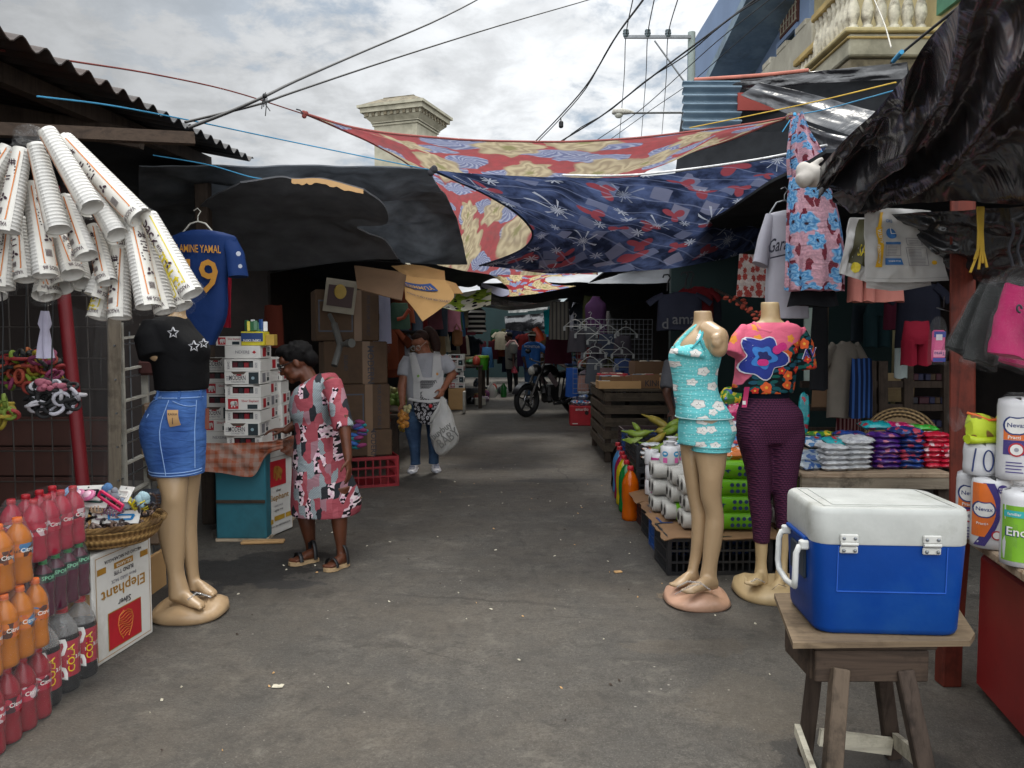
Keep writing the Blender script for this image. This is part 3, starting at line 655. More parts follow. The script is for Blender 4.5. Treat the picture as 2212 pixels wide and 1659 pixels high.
B=coons(pts((935,368,5.6),(1050,377,5.7),(1200,382,5.8),(1350,383,5.8),(1500,368,5.8),(1650,346,5.7),(1785,318,5.4)),
        pts((1036,574,8.2),(1200,590,8.2),(1400,584,8.1),(1560,560,7.8),(1650,530,7.4)),
        pts((1036,574,8.2),(1090,556,7.9),(1130,537,7.6),(1150,512,7.3),(1143,488,7.0),(1110,456,6.6),(1050,420,6.2),(985,390,5.85),(935,368,5.6)),
        pts((1650,530,7.4),(1700,440,6.7),(1740,380,6.0),(1785,318,5.4)))
mb=MB('navy_print_blanket').grid(rippled(B,.07,6,4,4.1),80,50)
mb.use(rgb('#23283a',.9)).tube([B(0,i/40) for i in range(41)],.010,5)
mb.use('white_plastic').tube([B(.35+.65*i/24,1)+V((0,-.01,.012)) for i in range(25)],.008,6)
one(mb,'overhead_blanket','navy blanket with red and white print sagging under the red floral one','blanket')
Cc=coons(pts((985,556,9.6),(1090,552,9.7),(1175,556,9.8)),pts((1096,641,12.2),(1160,634,12.4),(1244,618,12.4)),
         pts((1096,641,12.2),(1100,632,12),(1094,618,11.5),(1060,594,10.6),(1020,578,10),(985,556,9.6)),
         pts((1244,618,12.4),(1195,614,12),(1178,602,11.6),(1205,595,11.2),(1248,592,10.9),(1220,574,10.3),(1175,556,9.8)))
one(MB('floral_red_blanket_small').grid(rippled(Cc,.03,5,5,2.),40,40),'overhead_blanket','smaller red floral blanket sagging farther down the alley','blanket')
Dd=coons(pts((300,360,5.4),(500,360,5.6),(700,361,5.8),(925,366,6.1)),pts((300,640,8.6),(520,600,8.6),(770,567,8.7),(1010,572,8.8)),
         pts((300,640,8.6),(300,500,7),(300,360,5.4)),pts((1010,572,8.8),(985,470,7.9),(925,366,6.1)))
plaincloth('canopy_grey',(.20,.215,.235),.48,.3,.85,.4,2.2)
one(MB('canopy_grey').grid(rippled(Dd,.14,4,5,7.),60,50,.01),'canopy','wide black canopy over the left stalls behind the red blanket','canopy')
D2=coons(pts((520,396,5.3),(600,384,5.35),(640,388,5.4),(700,388,5.45),(786,411,5.5)),pts((380,560,6.9),(560,585,7.),(760,563,7.),(860,560,7.)),
         pts((380,560,6.9),(430,450,5.9),(520,396,5.3)),pts((860,560,7.),(832,520,6.7),(796,505,6.5),(772,490,6.3),(834,484,6.2),(830,445,5.8),(786,411,5.5)))
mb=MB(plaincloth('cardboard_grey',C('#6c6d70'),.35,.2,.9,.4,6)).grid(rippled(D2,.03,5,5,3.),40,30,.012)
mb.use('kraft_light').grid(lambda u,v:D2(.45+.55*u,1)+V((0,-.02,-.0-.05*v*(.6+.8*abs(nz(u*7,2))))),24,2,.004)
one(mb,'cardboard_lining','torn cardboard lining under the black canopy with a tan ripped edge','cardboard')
# corrugated roof on the left
def corr(name,label,p0,p1,inward,pitch,amp,mat,wave_u=True,cat='roof',extra=None):
    L=(p1-p0).length; n=int(L/pitch*8)
    mb=MB(mat)
    mb.grid(lambda u,v:p0.lerp(p1,u)+inward*v+V((0,0,amp*sin(2*PI*u*L/pitch))),n,2,.006)
    if extra: extra(mb)
    return mb
p0=PX(0,62,-2.0);p1=PX(548,346,-2.0); d=p1-p0; ps=p0-d*.8
rt=thing('corrugated_roof','dark corrugated metal roof jutting from the left stall','roof',(-3.2,4.,2.6))
corr('','',ps,p1,V((-3.,0,.55)),.165,.022,'zinc_old').build('sheet',rt)
mb=MB('wood_dark')
for k in (.12,.5,.95): mb.bar(ps+V((-3.*k,0,.55*k-.09)),p1+V((-3.*k,0,.55*k-.09)),.07,.09)
for k in (.2,.45,.7,.97): 
    q=ps.lerp(p1,k); mb.bar(q+V((-.1,0,-.16)),q+V((-3,0,.36)),.06,.1)
mb.build('rafter',rt)
for y,lab in ((p1.y-.12,'far'),):
    one(MB('wood_dark').box((-2.35,y,1.4),(.1,.1,2.75),.01),'roof_post','dark timber post under the far corner of the corrugated roof','post')
# right awning of black plastic
E=coons(pts((2330,-60,1.75),(2120,-40,1.9),(2050,35,2.3),(1992,110,2.75),(1949,168,3.05),(1885,245,3.5),(1820,305,3.85),(1768,362,4.2)),
        pts((2480,420,2.7),(2212,436,3.4),(2035,449,3.9),(1900,458,4.2),(1800,432,4.25)),
        pts((2480,420,2.7),(2450,200,2.2),(2330,-60,1.75)),pts((1800,432,4.25),(1775,395,4.25),(1768,362,4.2)))
def rumple(f,amp,seed):
    def g(u,v):
        p=f(u,v); w=min(1,6*v+.25)*min(1,5*(1-v)+.12)
        fold=1.-2.1*abs(nz(u*2.6+v*2.2+seed,v*1.1-u*.6,seed))-.8*abs(nz(u*5.5+v*4.2,v*2-u+seed,2))-.18*abs(nz(u*14-v*6,v*9+seed,4))-.35
        rid=max(0,1-abs((v-.55+.25*(u-.6))*7))*.8*max(0,1-abs(u-.8)*3.2)
        return p+V((-.25,-.3,-.8))*amp*w*(fold+rid)
    return g
rt=thing('plastic_awning','big rumpled black plastic awning hanging over the right foreground stall','awning',(2.2,3.2,2.1))
MB('black_plastic').grid(rumple(E,.24,3.3),150,90).build('sheet',rt)
mb=MB('white_metal'); mb.use(basic('white_cloth_dirty',C('#aaa49c'),.9,.15,8,.4,30))
q=P(1752,378,4.2); mb.ell(q,(.09,.06,.055),16,10,Matrix.Rotation(.5,3,'Y')); mb.ell(P(1738,386,4.18),(.05,.05,.045),12,8); mb.use(rgb('#a8705c')).ell(P(1762,352,4.2),(.05,.03,.018),10,6,Matrix.Rotation(-.5,3,'Y')); vs,fs=remesh(mb,.009,1); MB('white_cloth_dirty').add([v+V((.3,.3,1))*.014*nz(v.x*22,v.y*22,v.z*14) for v in vs],fs,True).build('knot',rt)
mb=MB('white_plastic'); f=coons(pts((1795,420,4.15),(1850,400,4.0),(1905,385,3.8)),pts((1838,462,4.2),(1858,455,4.15),(1870,430,4.05)),pts((1838,462,4.2),(1795,420,4.15)),pts((1870,430,4.05),(1905,385,3.8)))
mb.use('grey_plastic').grid(rippled(f,.06,6,5,8.,V((-.3,-.6,-.5))),24,14,.003); mb.build('torn_flap',rt)
f=coons(pts((1925,462,4.2),(2060,455,3.8),(2212,445,3.4),(2330,430,3.1)),pts((1985,520,4.25),(2035,575,4.2),(2080,595,4.1),(2150,612,3.8),(2330,590,3.3)),pts((1985,520,4.25),(1925,462,4.2)),pts((2330,590,3.3),(2330,430,3.1)))
one(MB('black_plastic').grid(rippled(f,.16,4,4,5.,V((-.2,-.8,-.4))),50,30),'plastic_sheet','lower black plastic sheet hanging behind the white sacks and yellow rope','plastic sheet')
mb=MB('rope_yellow'); rr=random.Random(2)
for k in range(5):
    a=P(2112+k*3,448,3.6); mb.tube([a,P(2114+k*2,500,3.5),P(2112+k*3,540+rr.uniform(-9,9),3.5),P(2096+k*9,572+rr.uniform(-14,18),3.48)],.006,6)
one(mb,'rope','frayed yellow rope end dangling before the black plastic','rope')
mb=MB('rope_dark')
for px in (2186,2205): mb.tube([P(px,480,3.2)+V((.01*sin(i*1.3),0,-i*.03)) for i in range(7)],.006,6)
one(mb,'cord','dark twisted cords hanging at the right edge of the plastic','cord')
# stall front with dark fascia under the balcony
rt=thing('stall_front','dark stall front with corrugated metal end and red board under the balcony','stall front',(3.3,9.2,0))
T0,T1=P(1500,178,9.),P(1960,135,8.)
mb=MB('black_cloth'); mb.hexa([P(1478,300,9.)+V((0,.05,0)),P(2000,300,8.)+V((0,.05,0)),P(2000,300,8.)+V((0,.4,0)),P(1478,300,9.)+V((0,.4,0)),T0,T1,T1+V((0,.5,0)),T0+V((0,.5,0))]); 
mb.hexa([P(1440,520,8.9),P(2000,520,8.),P(2000,520,8.4),P(1440,520,9.3),P(1470,285,8.9),P(2000,285,7.9),P(2000,285,8.4),P(1470,285,9.3)])
mb.build('dark_board',rt)
f=lambda u,v:P(lerp(1475,1600,u),lerp(286,176,v),8.7-.1*u)
mb=MB('zinc_blue').grid(lambda u,v:f(u,v)+V((0,-.05*sin(v*2*PI*6),.0)),3,60,.01); mb.build('corrugated_end',rt)
f=lambda u,v:P(lerp(1594,1700,u),lerp(238,200,v),8.55); MB(basic('red_board',C('#8a3a33'),.8,.1,3)).grid(f,2,2,.03).build('red_board',rt)
f=coons(pts((1500,176,8.8),(1650,166,8.5),(1800,150,8.2),(1960,134,7.9)),pts((1520,196,8.85),(1650,190,8.5),(1800,178,8.2),(1960,170,7.9)),pts((1520,196,8.85),(1500,176,8.8)),pts((1960,170,7.9),(1960,134,7.9)))
mb=MB('black_plastic').grid(rippled(f,.05,5,2,3.,V((0,-1,-.3))),40,8,.01); mb.use(basic('red_edge',C('#b06a5a'),.8)).tube([f(i/20,1)+V((0,0,.02)) for i in range(12)],.02,6); mb.build('valance',rt)
f=coons(pts((1640,178,8.2),(1760,205,7.8),(1880,238,7.2),(1990,262,6.6)),pts((1600,205,8.3),(1700,245,7.9),(1830,290,7.2),(1990,330,6.5)),pts((1600,205,8.3),(1640,178,8.2)),pts((1990,330,6.5),(1990,262,6.6)))
MB('grey_plastic').grid(rippled(f,.1,4,3,1.,V((0,-1,-.3))),40,16,.004).build('folded_tarp',rt)
f=coons(pts((1720,262,7.4),(1800,290,7.),(1900,300,6.6)),pts((1740,300,7.4),(1800,340,7),(1900,380,6.4)),pts((1740,300,7.4),(1720,262,7.4)),pts((1900,380,6.4),(1900,300,6.6)))
MB('grey_plastic').grid(rippled(f,.14,3,3,2.,V((0,-1,-.3))),24,20,.004).build('folded_tarp',rt)
# ---------- materials for goods
def liquid(name,col,rough=.14):
    t=NT(name); c=t.mix((t.noise(t.co('Object'),5,3),0),tuple(k*.8 for k in C(col)),tuple(min(1,k*1.15) for k in C(col))); t.P(c,rough,0,.5); t.bump((t.noise(t.co('Object'),16,3),0),.25,.01); b=t.n('ShaderNodeBsdfTranslucent'); t.set(b,'Color',c); m=t.n('ShaderNodeMixShader'); t.set(m,0,.4); t.l(t.b,0,m,1); t.l(b,0,m,2); t.l(m,0,t.out,0); return fin(t)
def labelmat(name,a,b,d,e):
    t=NT(name); co=t.co('Object'); v=t.voro(co,42.); s=t.n('ShaderNodeSeparateColor'); t.l(v,'Color',s,0); c=t.mix(t.step((s,0),.6,.62),C(a),C(b)); c=t.mix(t.step((s,1),.78,.8),c,C(d)); c=t.mix(t.step((s,2),.8,.82),c,C(e)); t.P(c,.35,0,.5); return fin(t)
for n,c in (('liquid_red','#9c1226'),('liquid_pink','#b52a43'),('liquid_orange','#d07a10'),('liquid_purple','#5a1834'),('liquid_cola','#0e0809'),('liquid_blue','#4f86b8'),('liquid_magenta','#9a1f46'),('liquid_yellow','#c9b416'),('liquid_green','#14702f'),('liquid_deep_orange','#c85f08')): liquid(n,c)
def film(name,alpha,col=(.8,.8,.8),rough=.18,bump=.8,bs=9):
    t=NT(name); co=t.co('Object'); n=t.noise(co,bs,4,.6,.8); t.P(col,rough,0,.8); f=t.n('ShaderNodeLayerWeight',{'Blend':.3}); t.set(t.b,'Alpha',t.math('MULTIPLY_ADD',(f,1),alpha*1.6,alpha)); t.bump((n,0),bump,.02); return fin(t)
film('shrink_film',.055,(.6,.6,.6),.12,1.,20); film('clear_bag',.07,(.2,.2,.2),.12,1.,16); film('clear_plastic',.30,(.35,.34,.33),.08,.3)
basic('cup_white',C('#cfccc6'),.6,.05,8); basic('cup_bag',C('#d3cfc6'),.45,.05,9,.25,14); labelmat('label_red','#9a1630','#a82038','#3a0c18','#c0a8ac'); labelmat('label_orange','#b8571a','#c26a1c','#4a2412','#3a6a92'); basic('label_cola',C('#98142c'),.35,.1,6)
def rib(name,col,dark,n,axis='UV'):
    t=NT(name); co=t.co(axis); s=t.sep(co); w=t.math('SINE',t.math('MULTIPLY',(s,1),2*PI*n)); c=t.mix(t.step(w,-1.,-.4),dark,col); t.P(c,.6,0,.3); t.bump(w,.5,.004); return fin(t)
rib('cup_ribs',C('#d0cdc8'),C('#a7a49f'),30)
def torus(mb,c,R_,r,rot=None,n=16,m=6,ph=0.):
    M=rot or Matrix.Identity(3); c=V(c)
    pts=[c+M@V((R_*cos(2*PI*i/n+ph),R_*sin(2*PI*i/n+ph),0)) for i in range(n+1)]
    return mb.tube(pts,r,m,cap=False)
def rrot(rr): return Matrix.Rotation(rr.uniform(0,6.3),3,'Z')@Matrix.Rotation(rr.uniform(0,6.3),3,'X')
RED=rgb('#a51824'); GOLD=rgb('#9a6f22'); INK=rgb('#26222c'); WHITE=rgb('#d2d0cb'); GREYINK=rgb('#77757a'); NAVY=rgb('#1d2a5c')
def plane(o,ex,ey,off=0.):
    o=V(o);ex=V(ex).normalized();ey=V(ey).normalized(); n=ex.cross(ey)
    return lambda x,y:o+ex*x+ey*y+n*off
def garment(mb,top,w,h,kind='tee',yaw=0.,d=.09,fold=.16,seed=1.,sway=0.):
    M=Matrix.Rotation(yaw,3,'Z'); top=V(top)
    def tubes(rows,cx=0.,k=7,n=28,dd=d):
        rings=[]; m=(len(rows)-1)*5; rv=[V((*r,0,0))[:3] for r in rows]
        for j in range(m+1):
            q=interp(rv,j/m); z,hw,ox=q.x,q.y,q.z; ring=[]
            for i in range(n):
                t=2*PI*i/n; f=1+fold*(.3+z)*nz(cos(t)*2.2+seed,sin(t)*2.2,z*1.2+seed)+fold*.5*z*sin(k*t+seed)
                ring.append(top+M@V(((cx+ox+hw*cos(t)*(1+.06*fold*sin(9*t+seed)))*w/2+sway*z*h,dd*sin(t)*f*(.35+.65*min(1,z*3)),-z*h+.006*sin(3*t+seed))))
            rings.append(ring)
        mb.loft(rings)
    if kind=='tee':
        tubes([(0,.34),(.03,.5),(.07,.86),(.2,.97),(.5,1.),(1,1.04)])
        for s in (-1,1):
            a=top+M@V((s*.72*w/2,0,-.06*h)); b=top+M@V((s*1.42*w/2,0,-.30*h)); mb.tube([a,a.lerp(b,.5)+V((0,0,.012)),b],[.10*h,.10*h,.115*h],12,flat=.45)
    elif kind=='dress': tubes([(0,.55),(.12,.62),(.35,.8),(.7,.95),(1,1.08)])
    elif kind=='skirt': tubes([(0,.8),(.3,.92),(1,1.1)])
    elif kind=='shorts':
        tubes([(0,.86),(.3,.97),(.5,1.)])
        for s in (-1,1): tubes([(.42,.5),(.7,.5),(1,.53)],s*.5,5,18)
    elif kind=='pants':
        tubes([(0,.8),(.15,.95),(.3,1.)])
        for s in (-1,1): tubes([(.25,.5),(.6,.4),(1,.38)],s*.5,5,16)
    elif kind=='top': tubes([(0,.3),(.1,.5),(.25,.9),(.6,.85),(1,1.)])
    elif kind=='strip': tubes([(0,.9),(.5,1.),(1,1.05)],0,5,20,d*.6)
    return mb
def hanger(mb,top,w,yaw=0.):
    M=Matrix.Rotation(yaw,3,'Z'); top=V(top); q=lambda x,z:top+M@V((x,0,z))
    mb.tube([q(-w/2,-.02),q(-.05,.06),q(0,.075),q(.05,.06),q(w/2,-.02)],.006,6); mb.tube([q(-w/2,-.02),q(w/2,-.02)],.005,6)
    mb.tube([q(0,.075),q(0,.11),q(.02,.14),q(0,.16),q(-.025,.145)],.004,6); return mb
# ---------- left stall body
def wallbox(name,label,x0,x1,y0,y1,z0,z1,mat,cat='wall'): return one(MB(mat).box(((x0+x1)/2,(y0+y1)/2,(z0+z1)/2),(x1-x0,y1-y0,z1-z0)),name,label,cat)
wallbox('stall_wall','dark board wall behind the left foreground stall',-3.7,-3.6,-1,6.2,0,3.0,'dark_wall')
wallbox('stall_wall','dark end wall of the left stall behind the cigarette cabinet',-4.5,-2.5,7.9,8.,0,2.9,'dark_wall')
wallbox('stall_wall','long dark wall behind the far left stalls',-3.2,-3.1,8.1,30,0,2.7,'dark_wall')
rt=thing('wire_grid','dark wire grid panel with brown lower boards at the back of the left stall','wire panel',(-2.9,4.7,0))
a=P(-160,1100,4.75);b=P(252,1100,4.75); mb=MB(basic('panel_wire',C('#3c3632'),.6))
for k in range(11): mb.tube([V((lerp(a.x,b.x,k/10),4.7,.2)),V((lerp(a.x,b.x,k/10),4.7,2.3))],.005,5)
for k in range(12): mb.tube([V((a.x,4.695,.2+k*.19)),V((b.x,4.695,.2+k*.19))],.005,5)
mb.build('grid',rt)
mb=MB('brown_panel')
for k in range(5): mb.box(((a.x+b.x)/2,4.80,.12+k*.19),(b.x-a.x,.03,.182),.006)
mb.use('dark_wall').box(((a.x+b.x)/2,4.86,1.2),(b.x-a.x,.03,2.4)); mb.build('boards',rt)
one(MB('wood_grey_up').hexa([P(233,1068,4.3),P(262,1068,4.3),P(262,1068,4.36),P(233,1068,4.36),P(232,655,4.3),P(262,655,4.3),P(262,655,4.36),P(232,655,4.36)],.006),'timber_post','worn grey timber post beside the white lattice rack','post')
q0,q1=P(182,1075,4.1),P(130,560,4.1); mb=MB('wood_red'); mb.use(basic('red_paint_dull',C('#6e1019'),.55,.15,4,.1,20)).tube([V((q0.x+.03,4.1,0)),q0,q1,q1+(q1-q0)*.3],.034,12); one(mb,'red_pole','leaning red pole behind the hair ties','pole')
# white lattice rack
rt=thing('lattice_rack','rusty white metal lattice rack behind the denim skirt mannequin','rack',(-2.15,4.5,0))
mb=MB('white_metal')
L=lambda u,z:V((lerp(P(262,900,4.35).x,P(345,900,4.9).x,u),lerp(4.35,4.95,u),z))
for u in (0.02,.55,1.): mb.bar(L(u,.1),L(u,1.55),.035,.02)
mb.build('frame',rt); mb=MB('white_metal')
for k in range(8): mb.bar(L(0,.2+k*.18),L(1.,.23+k*.18),.03,.012)
mb.build('rungs',rt); mb=MB('steel')
for k in range(7): mb.tube([L(-.05,.28+k*.19)+V((0,-.03,0)),L(1.05,.31+k*.19)+V((0,-.03,0))],.006,5)
for u in (.3,.72): mb.tube([L(u,.1)+V((0,-.04,0)),L(u,1.5)+V((0,-.04,0))],.005,5)
mb.build('wires',rt)
rr=random.Random(4)
for k in range(10):
    p=L(rr.uniform(.15,.9),.2+.13*k)+V((.05,.12,0)); c=rr.choice(['#6d5a48','#8a8378','#4c2b28','#2f3540','#94805f']); mb=MB(rgb(c,.7)); 
    mb.lathe([(.03,0),(.055,.02),(.06,.07),(.045,.1),(.02,.11)],12,p) if k%2 else mb.box(p+V((0,0,.045)),(.13,.1,.09),.015,rr.uniform(-.5,.5))
    one(mb,'small_ware','%s %s on the %s shelf of the lattice rack'%({'#6d5a48':'brown','#8a8378':'pale grey','#4c2b28':'dark red','#2f3540':'slate','#94805f':'tan'}[c],('box','pot')[k%2],ORD[k]),'ware')
mb=MB('kraft'); p=P(352,1040,4.7)
for i in range(5): mb.ell(p+V((.012*sin(i*2),.01*i,-.025*i)),(.035,.02,.03),8,6)
mb.use(rgb('#8f6f1e')); mb.ell(p+V((.0,-.02,-.05)),(.03,.02,.05)); one(mb,'yellow_bag','small yellow bag hanging behind the mannequin legs','bag')
one(MB('kraft_light').box(P(331,1265,4.35),(.02,.3,.36),.004),'white_board','pale board leaning behind the upturned carton','board')
# clear plastic curtain
f=coons(pts((150,660,4.25),(205,680,4.25),(236,690,4.28)),pts((150,1080,4.22),(200,1090,4.2),(240,1080,4.25)),pts((150,1080,4.22),(150,660,4.25)),pts((240,1080,4.25),(236,690,4.28)))
one(MB(film('curtain_film',.035,(.5,.5,.5),.3)).grid(rippled(f,.05,6,2,1.,V((0,1,0))),24,16),'plastic_curtain','sheet of clear plastic hanging by the grey timber post','curtain')
# ---------- hair ties and small hangings
def ties(name,label,c,cols,nn,spread,Rr,rr_,seed,shape=(1,1)):  # tie colours passed in are darkened to carry the stall's shade
    rr=random.Random(seed); mb=MB(rgb(cols[0],.8))
    for i in range(nn):
        mb.use(rgb(rr.choice(cols),.8)); a=rr.uniform(0,2*PI); q=math.sqrt(rr.random())*spread
        p=V(c)+V((q*cos(a)*shape[0],rr.uniform(-.5,.5)*spread,q*sin(a)*shape[1]))
        torus(mb,p,Rr*rr.uniform(.7,1.1),rr_,rrot(rr),14,6)
    mb.use('wire_black').tube([V(c)+V((0,0,spread*.6)),V(c)+V((.01,.01,.35)),V(c)+V((0,.02,.7))],.003,5)
    return one(mb,name,label,'hair ties')
ties('hair_tie_bundle','bundle of bright neon hair ties bagged beside the red pole',P(55,800,3.3),['#7d1a1e','#8a4616','#5f7418','#85741a','#7a2a20','#1c1c1c','#843420','#6a2242','#141414'],80,.13,.026,.008,1,(1.15,.62))
ties('hair_tie_bundle','bundle of black and white hair ties with a pink one on top',P(112,858,3.15),['#a5a3a8','#0c0c0e','#0c0c0e','#0c0c0e','#101012','#9c9aa2'],60,.085,.028,.0075,2,(1.2,.7))
ties('hair_tie_bundle','green and red hair ties cut by the left picture edge, under the neon bundle',P(5,888,3.0),['#55661a','#74201e','#7d6e1a'],22,.05,.024,.008,3)
mb=MB(rgb('#8a4a5a',.8)); rr=random.Random(9); c=P(112,833,3.1)
for i in range(12): mb.ell(c+V((rr.uniform(-.05,.05),rr.uniform(-.02,.02),rr.uniform(-.015,.02))),(.02,.015,.012),8,5,rrot(rr))
one(mb,'scrunchie','dusty pink scrunchie on top of the black and white ties','hair tie')
mb=MB(rgb('#a9a5b8',.9))
for s in (-1,1): mb.tube([P(97+s*2,672,3.2),P(97+s*5,700,3.2),P(97+s*3,712,3.2),P(97+s*6,745,3.2),P(98+s*9,774,3.2)],[.012,.018,.012,.018,.02],8,flat=.5)
mb.use('wire_black').tube([P(97,672,3.2),P(98,655,3.2),P(96,600,3.3)],.003,5); one(mb,'headband','pair of pale lilac knitted headbands hanging in front of the wire panel','headband')
mb=MB(rgb('#6c7a72',.4)); rr=random.Random(8)
f=lambda u,v:P(25+70*u,278+50*v,2.85)+V((.02*nz(u*5,v*5),.06*nz(u*4,v*4,3),.03*nz(u*7,v*6,1)))
mb.use('clear_bag').grid(f,16,12); mb.ell(P(62,292,2.85),(.055,.04,.04),12,8); one(mb,'plastic_bag','crumpled greenish plastic bag tied above the cup sleeves','bag')
mb=MB('wood_dark_x').bar(P(-120,275,3.),P(420,300,3.4),.05); one(mb,'hanging_beam','timber from which the cup sleeves hang','beam')
# ---------- foam cup sleeves
def sleeve(i,top,bot,w,kind,label,Y=None):
    Y=Y or 2.9
    a=P(*top,Y+.04);b=P(*bot,Y-.03); r1=w/2*ZS(Y)*1.06; r0=r1*.76; d=(b-a); L=d.length; z=d/L
    vx=V((0,-1,0)); vx=(vx-z*vx.dot(z)).normalized(); vy=z.cross(vx)
    M=Matrix((vx,vy,z)).transposed()
    rt=thing('foam_cup_sleeve',label,'cup sleeve',b,'sleeves of foam cups hanging in a bunch')
    n=int(L/.014); prof=[]
    for k in range(n): 
        t=k/n; r=lerp(r0,r1,t); prof+= [(r*.94,L*t),(r,L*(t+.75/n)),(r*1.015,L*(t+.95/n))]
    prof+=[(r1*.99,L),(r1*.9,L-.004),(r1*.8,L-.06),(r0*.7,L-.09)]
    MB('cup_white').lathe(prof,16,a,M).build('cups',rt)
    pr={'o':('#c9762e','#3a2430'),'y':('#c9b72a','#3a2430'),'p':('#c98a3a','#54303a')}[kind[0]]
    col=rgb(pr[0]); ink=rgb(pr[1]); ph={'f':.3,'s':1.35,'l':-1.2}[kind[1]]
    R_=lambda t:lerp(r0,r1,t)+.0015
    def S(x,y,o=.001):     # x along sleeve (0 at mouth), y across
        t=1-x/L; r=R_(t)+o; an=ph+y/r; return a+M@V((r*cos(an),r*sin(an),L*t))
    mb=MB('cup_bag'); half=1.05
    mb.grid(lambda u,v:S(L*(1.0*v)-.008*(v==0),(u-.5)*2*half*R_(1-v),.0008*nz(u*9,v*20,i)),10,14)
    for s in (-1,1): mb.use(col); mb.rect(lambda x,y:S(x,y,.0022),.03,s*r0*.8-.002,L*.93,s*r0*.8+.002,14)
    for x in (.03,L*.30,L*.62,L*.93): mb.rect(lambda x_,y_:S(x_,y_,.0022),x,-r0*.8,x+.004,r0*.8,1)
    mb.use(ink); mb.text('VASOS #6',.022,lambda x,y:S(.014-y,x,.0025),r1*1.6)
    if kind[0]=='y':
        mb.use(rgb('#cbb61c')); mb.text('multi',.075,lambda x,y:S(L*.30-x,-y+.004,.003),L*.42); mb.use(ink).text('pack',.065,lambda x,y:S(L*.78-x,-y+.004,.003),L*.3); mb.text('#10',.02,lambda x,y:S(L*.56-x,-y,.003))
    else:
        mb.use(ink).text('#6',.035,lambda x,y:S(L*.80+y,x,.003)); 
        rr=random.Random(i)
        for k in range(7): q=rr.uniform(.3,.9)*r0; mb.rect(lambda x,y:S(x,y,.0025),L*.50+k*.012,-q,L*.50+k*.012+.005,q*.8,2)
        for k in range(6): mb.rect(lambda x,y:S(x,y,.0025),L*.16,-r0*.2+k*.004,L*.24,-r0*.2+k*.004+.0022,2)
    mb.use(ink)
    for k in range(3):
        an=k*2.1+.3; mb.blob(lambda x,y:S(L*.36+x,y,.003),.010*cos(an),.010*sin(an),lambda q:.0065+.002*cos(2*q+an),8)
    mb.build('printed_bag',rt)
    # crumpled film end
    mb=MB('clear_bag'); rr=random.Random(i*7)
    mb.loft([[b+M@V(((r1+.002+.004*k*rr.random())*cos(2*PI*j/14),(r1+.002+.004*k*rr.random())*sin(2*PI*j/14),-.03+.022*k+.006*rr.random())) for j in range(14)] for k in range(3)],cap=False); mb.build('film_end',rt)
    return rt
SL=[((103,284),(199,448),47,'os','big plain cup sleeve at the front of the bunch, slanting right, mouth open',2.72),
((79,314),(127,497),45,'os','plain cup sleeve hanging left of the big front one with orange edge print',2.76),
((49,324),(17,500),45,'of','number six cup sleeve hanging nearly upright at the far left front',2.78),
((140,302),(303,470),50,'of','long printed cup sleeve slanting farthest to the upper right',2.86),
((20,320),(-45,430),42,'of','printed cup sleeve leaving the left picture edge',2.84),
((68,398),(98,595),46,'ol','plain ribbed cup sleeve in the middle row, below the left front sleeve',2.86),
((140,428),(188,553),43,'of','orange printed cup sleeve below the mouth of the big front one',2.84),
((190,400),(253,508),44,'os','plain cup sleeve just right of the big front sleeve mouth',2.84),
((43,472),(56,604),40,'of','printed cup sleeve with recycling mark in the lower left',2.92),
((130,511),(157,593),44,'ol','short plain cup sleeve in the lower row behind the orange one',2.93),
((203,490),(233,610),38,'of','orange printed cup sleeve low in the middle, cut corner',2.9),
((20,490),(8,622),42,'of','printed cup sleeve at the lower left edge of the bunch',2.95),
((284,480),(320,662),48,'ol','plain ribbed cup sleeve left of the yellow lettered ones',2.84),
((322,466),(415,634),46,'yf','yellow lettered cup sleeve farthest right in the bunch',2.84),
((305,490),(358,672),44,'yf','yellow lettered cup sleeve hanging straight beside the ribbed one',2.9),
((340,540),(394,662),42,'yf','yellow lettered cup sleeve behind the two rightmost ones',2.96),
((262,535),(259,686),44,'of','printed cup sleeve with yellow border at the bottom of the bunch',2.93),
((262,500),(206,640),44,'ol','plain cup sleeve turned back to the left at the bottom',2.96),
((240,585),(210,686),38,'yf','lowest yellow edged cup sleeve at the bottom left of the right part',3.),
((98,585),(92,640),40,'ol','stub of a cup sleeve peeking out lowest in the left half',3.02),
((130,575),(136,622),40,'of','cup sleeve end behind the short plain one, printed edge',3.04),
((172,560),(178,612),38,'os','small cup sleeve end between the orange printed ones',3.02),
((225,400),(288,512),40,'os','cup sleeve half hidden under the long upper right one',2.92),
((0,360),(-22,520),42,'of','cup sleeve at the left picture edge behind the number six one',2.9),
((60,500),(110,640),40,'ol','hidden plain cup sleeve behind the lower left row',3.04),((-10,560),(-8,640),40,'of','lowest cup sleeve at the left picture edge',3.03)]
for i,(a,b,w,k,l,Y) in enumerate(SL): sleeve(i,a,b,w,k,l,Y)
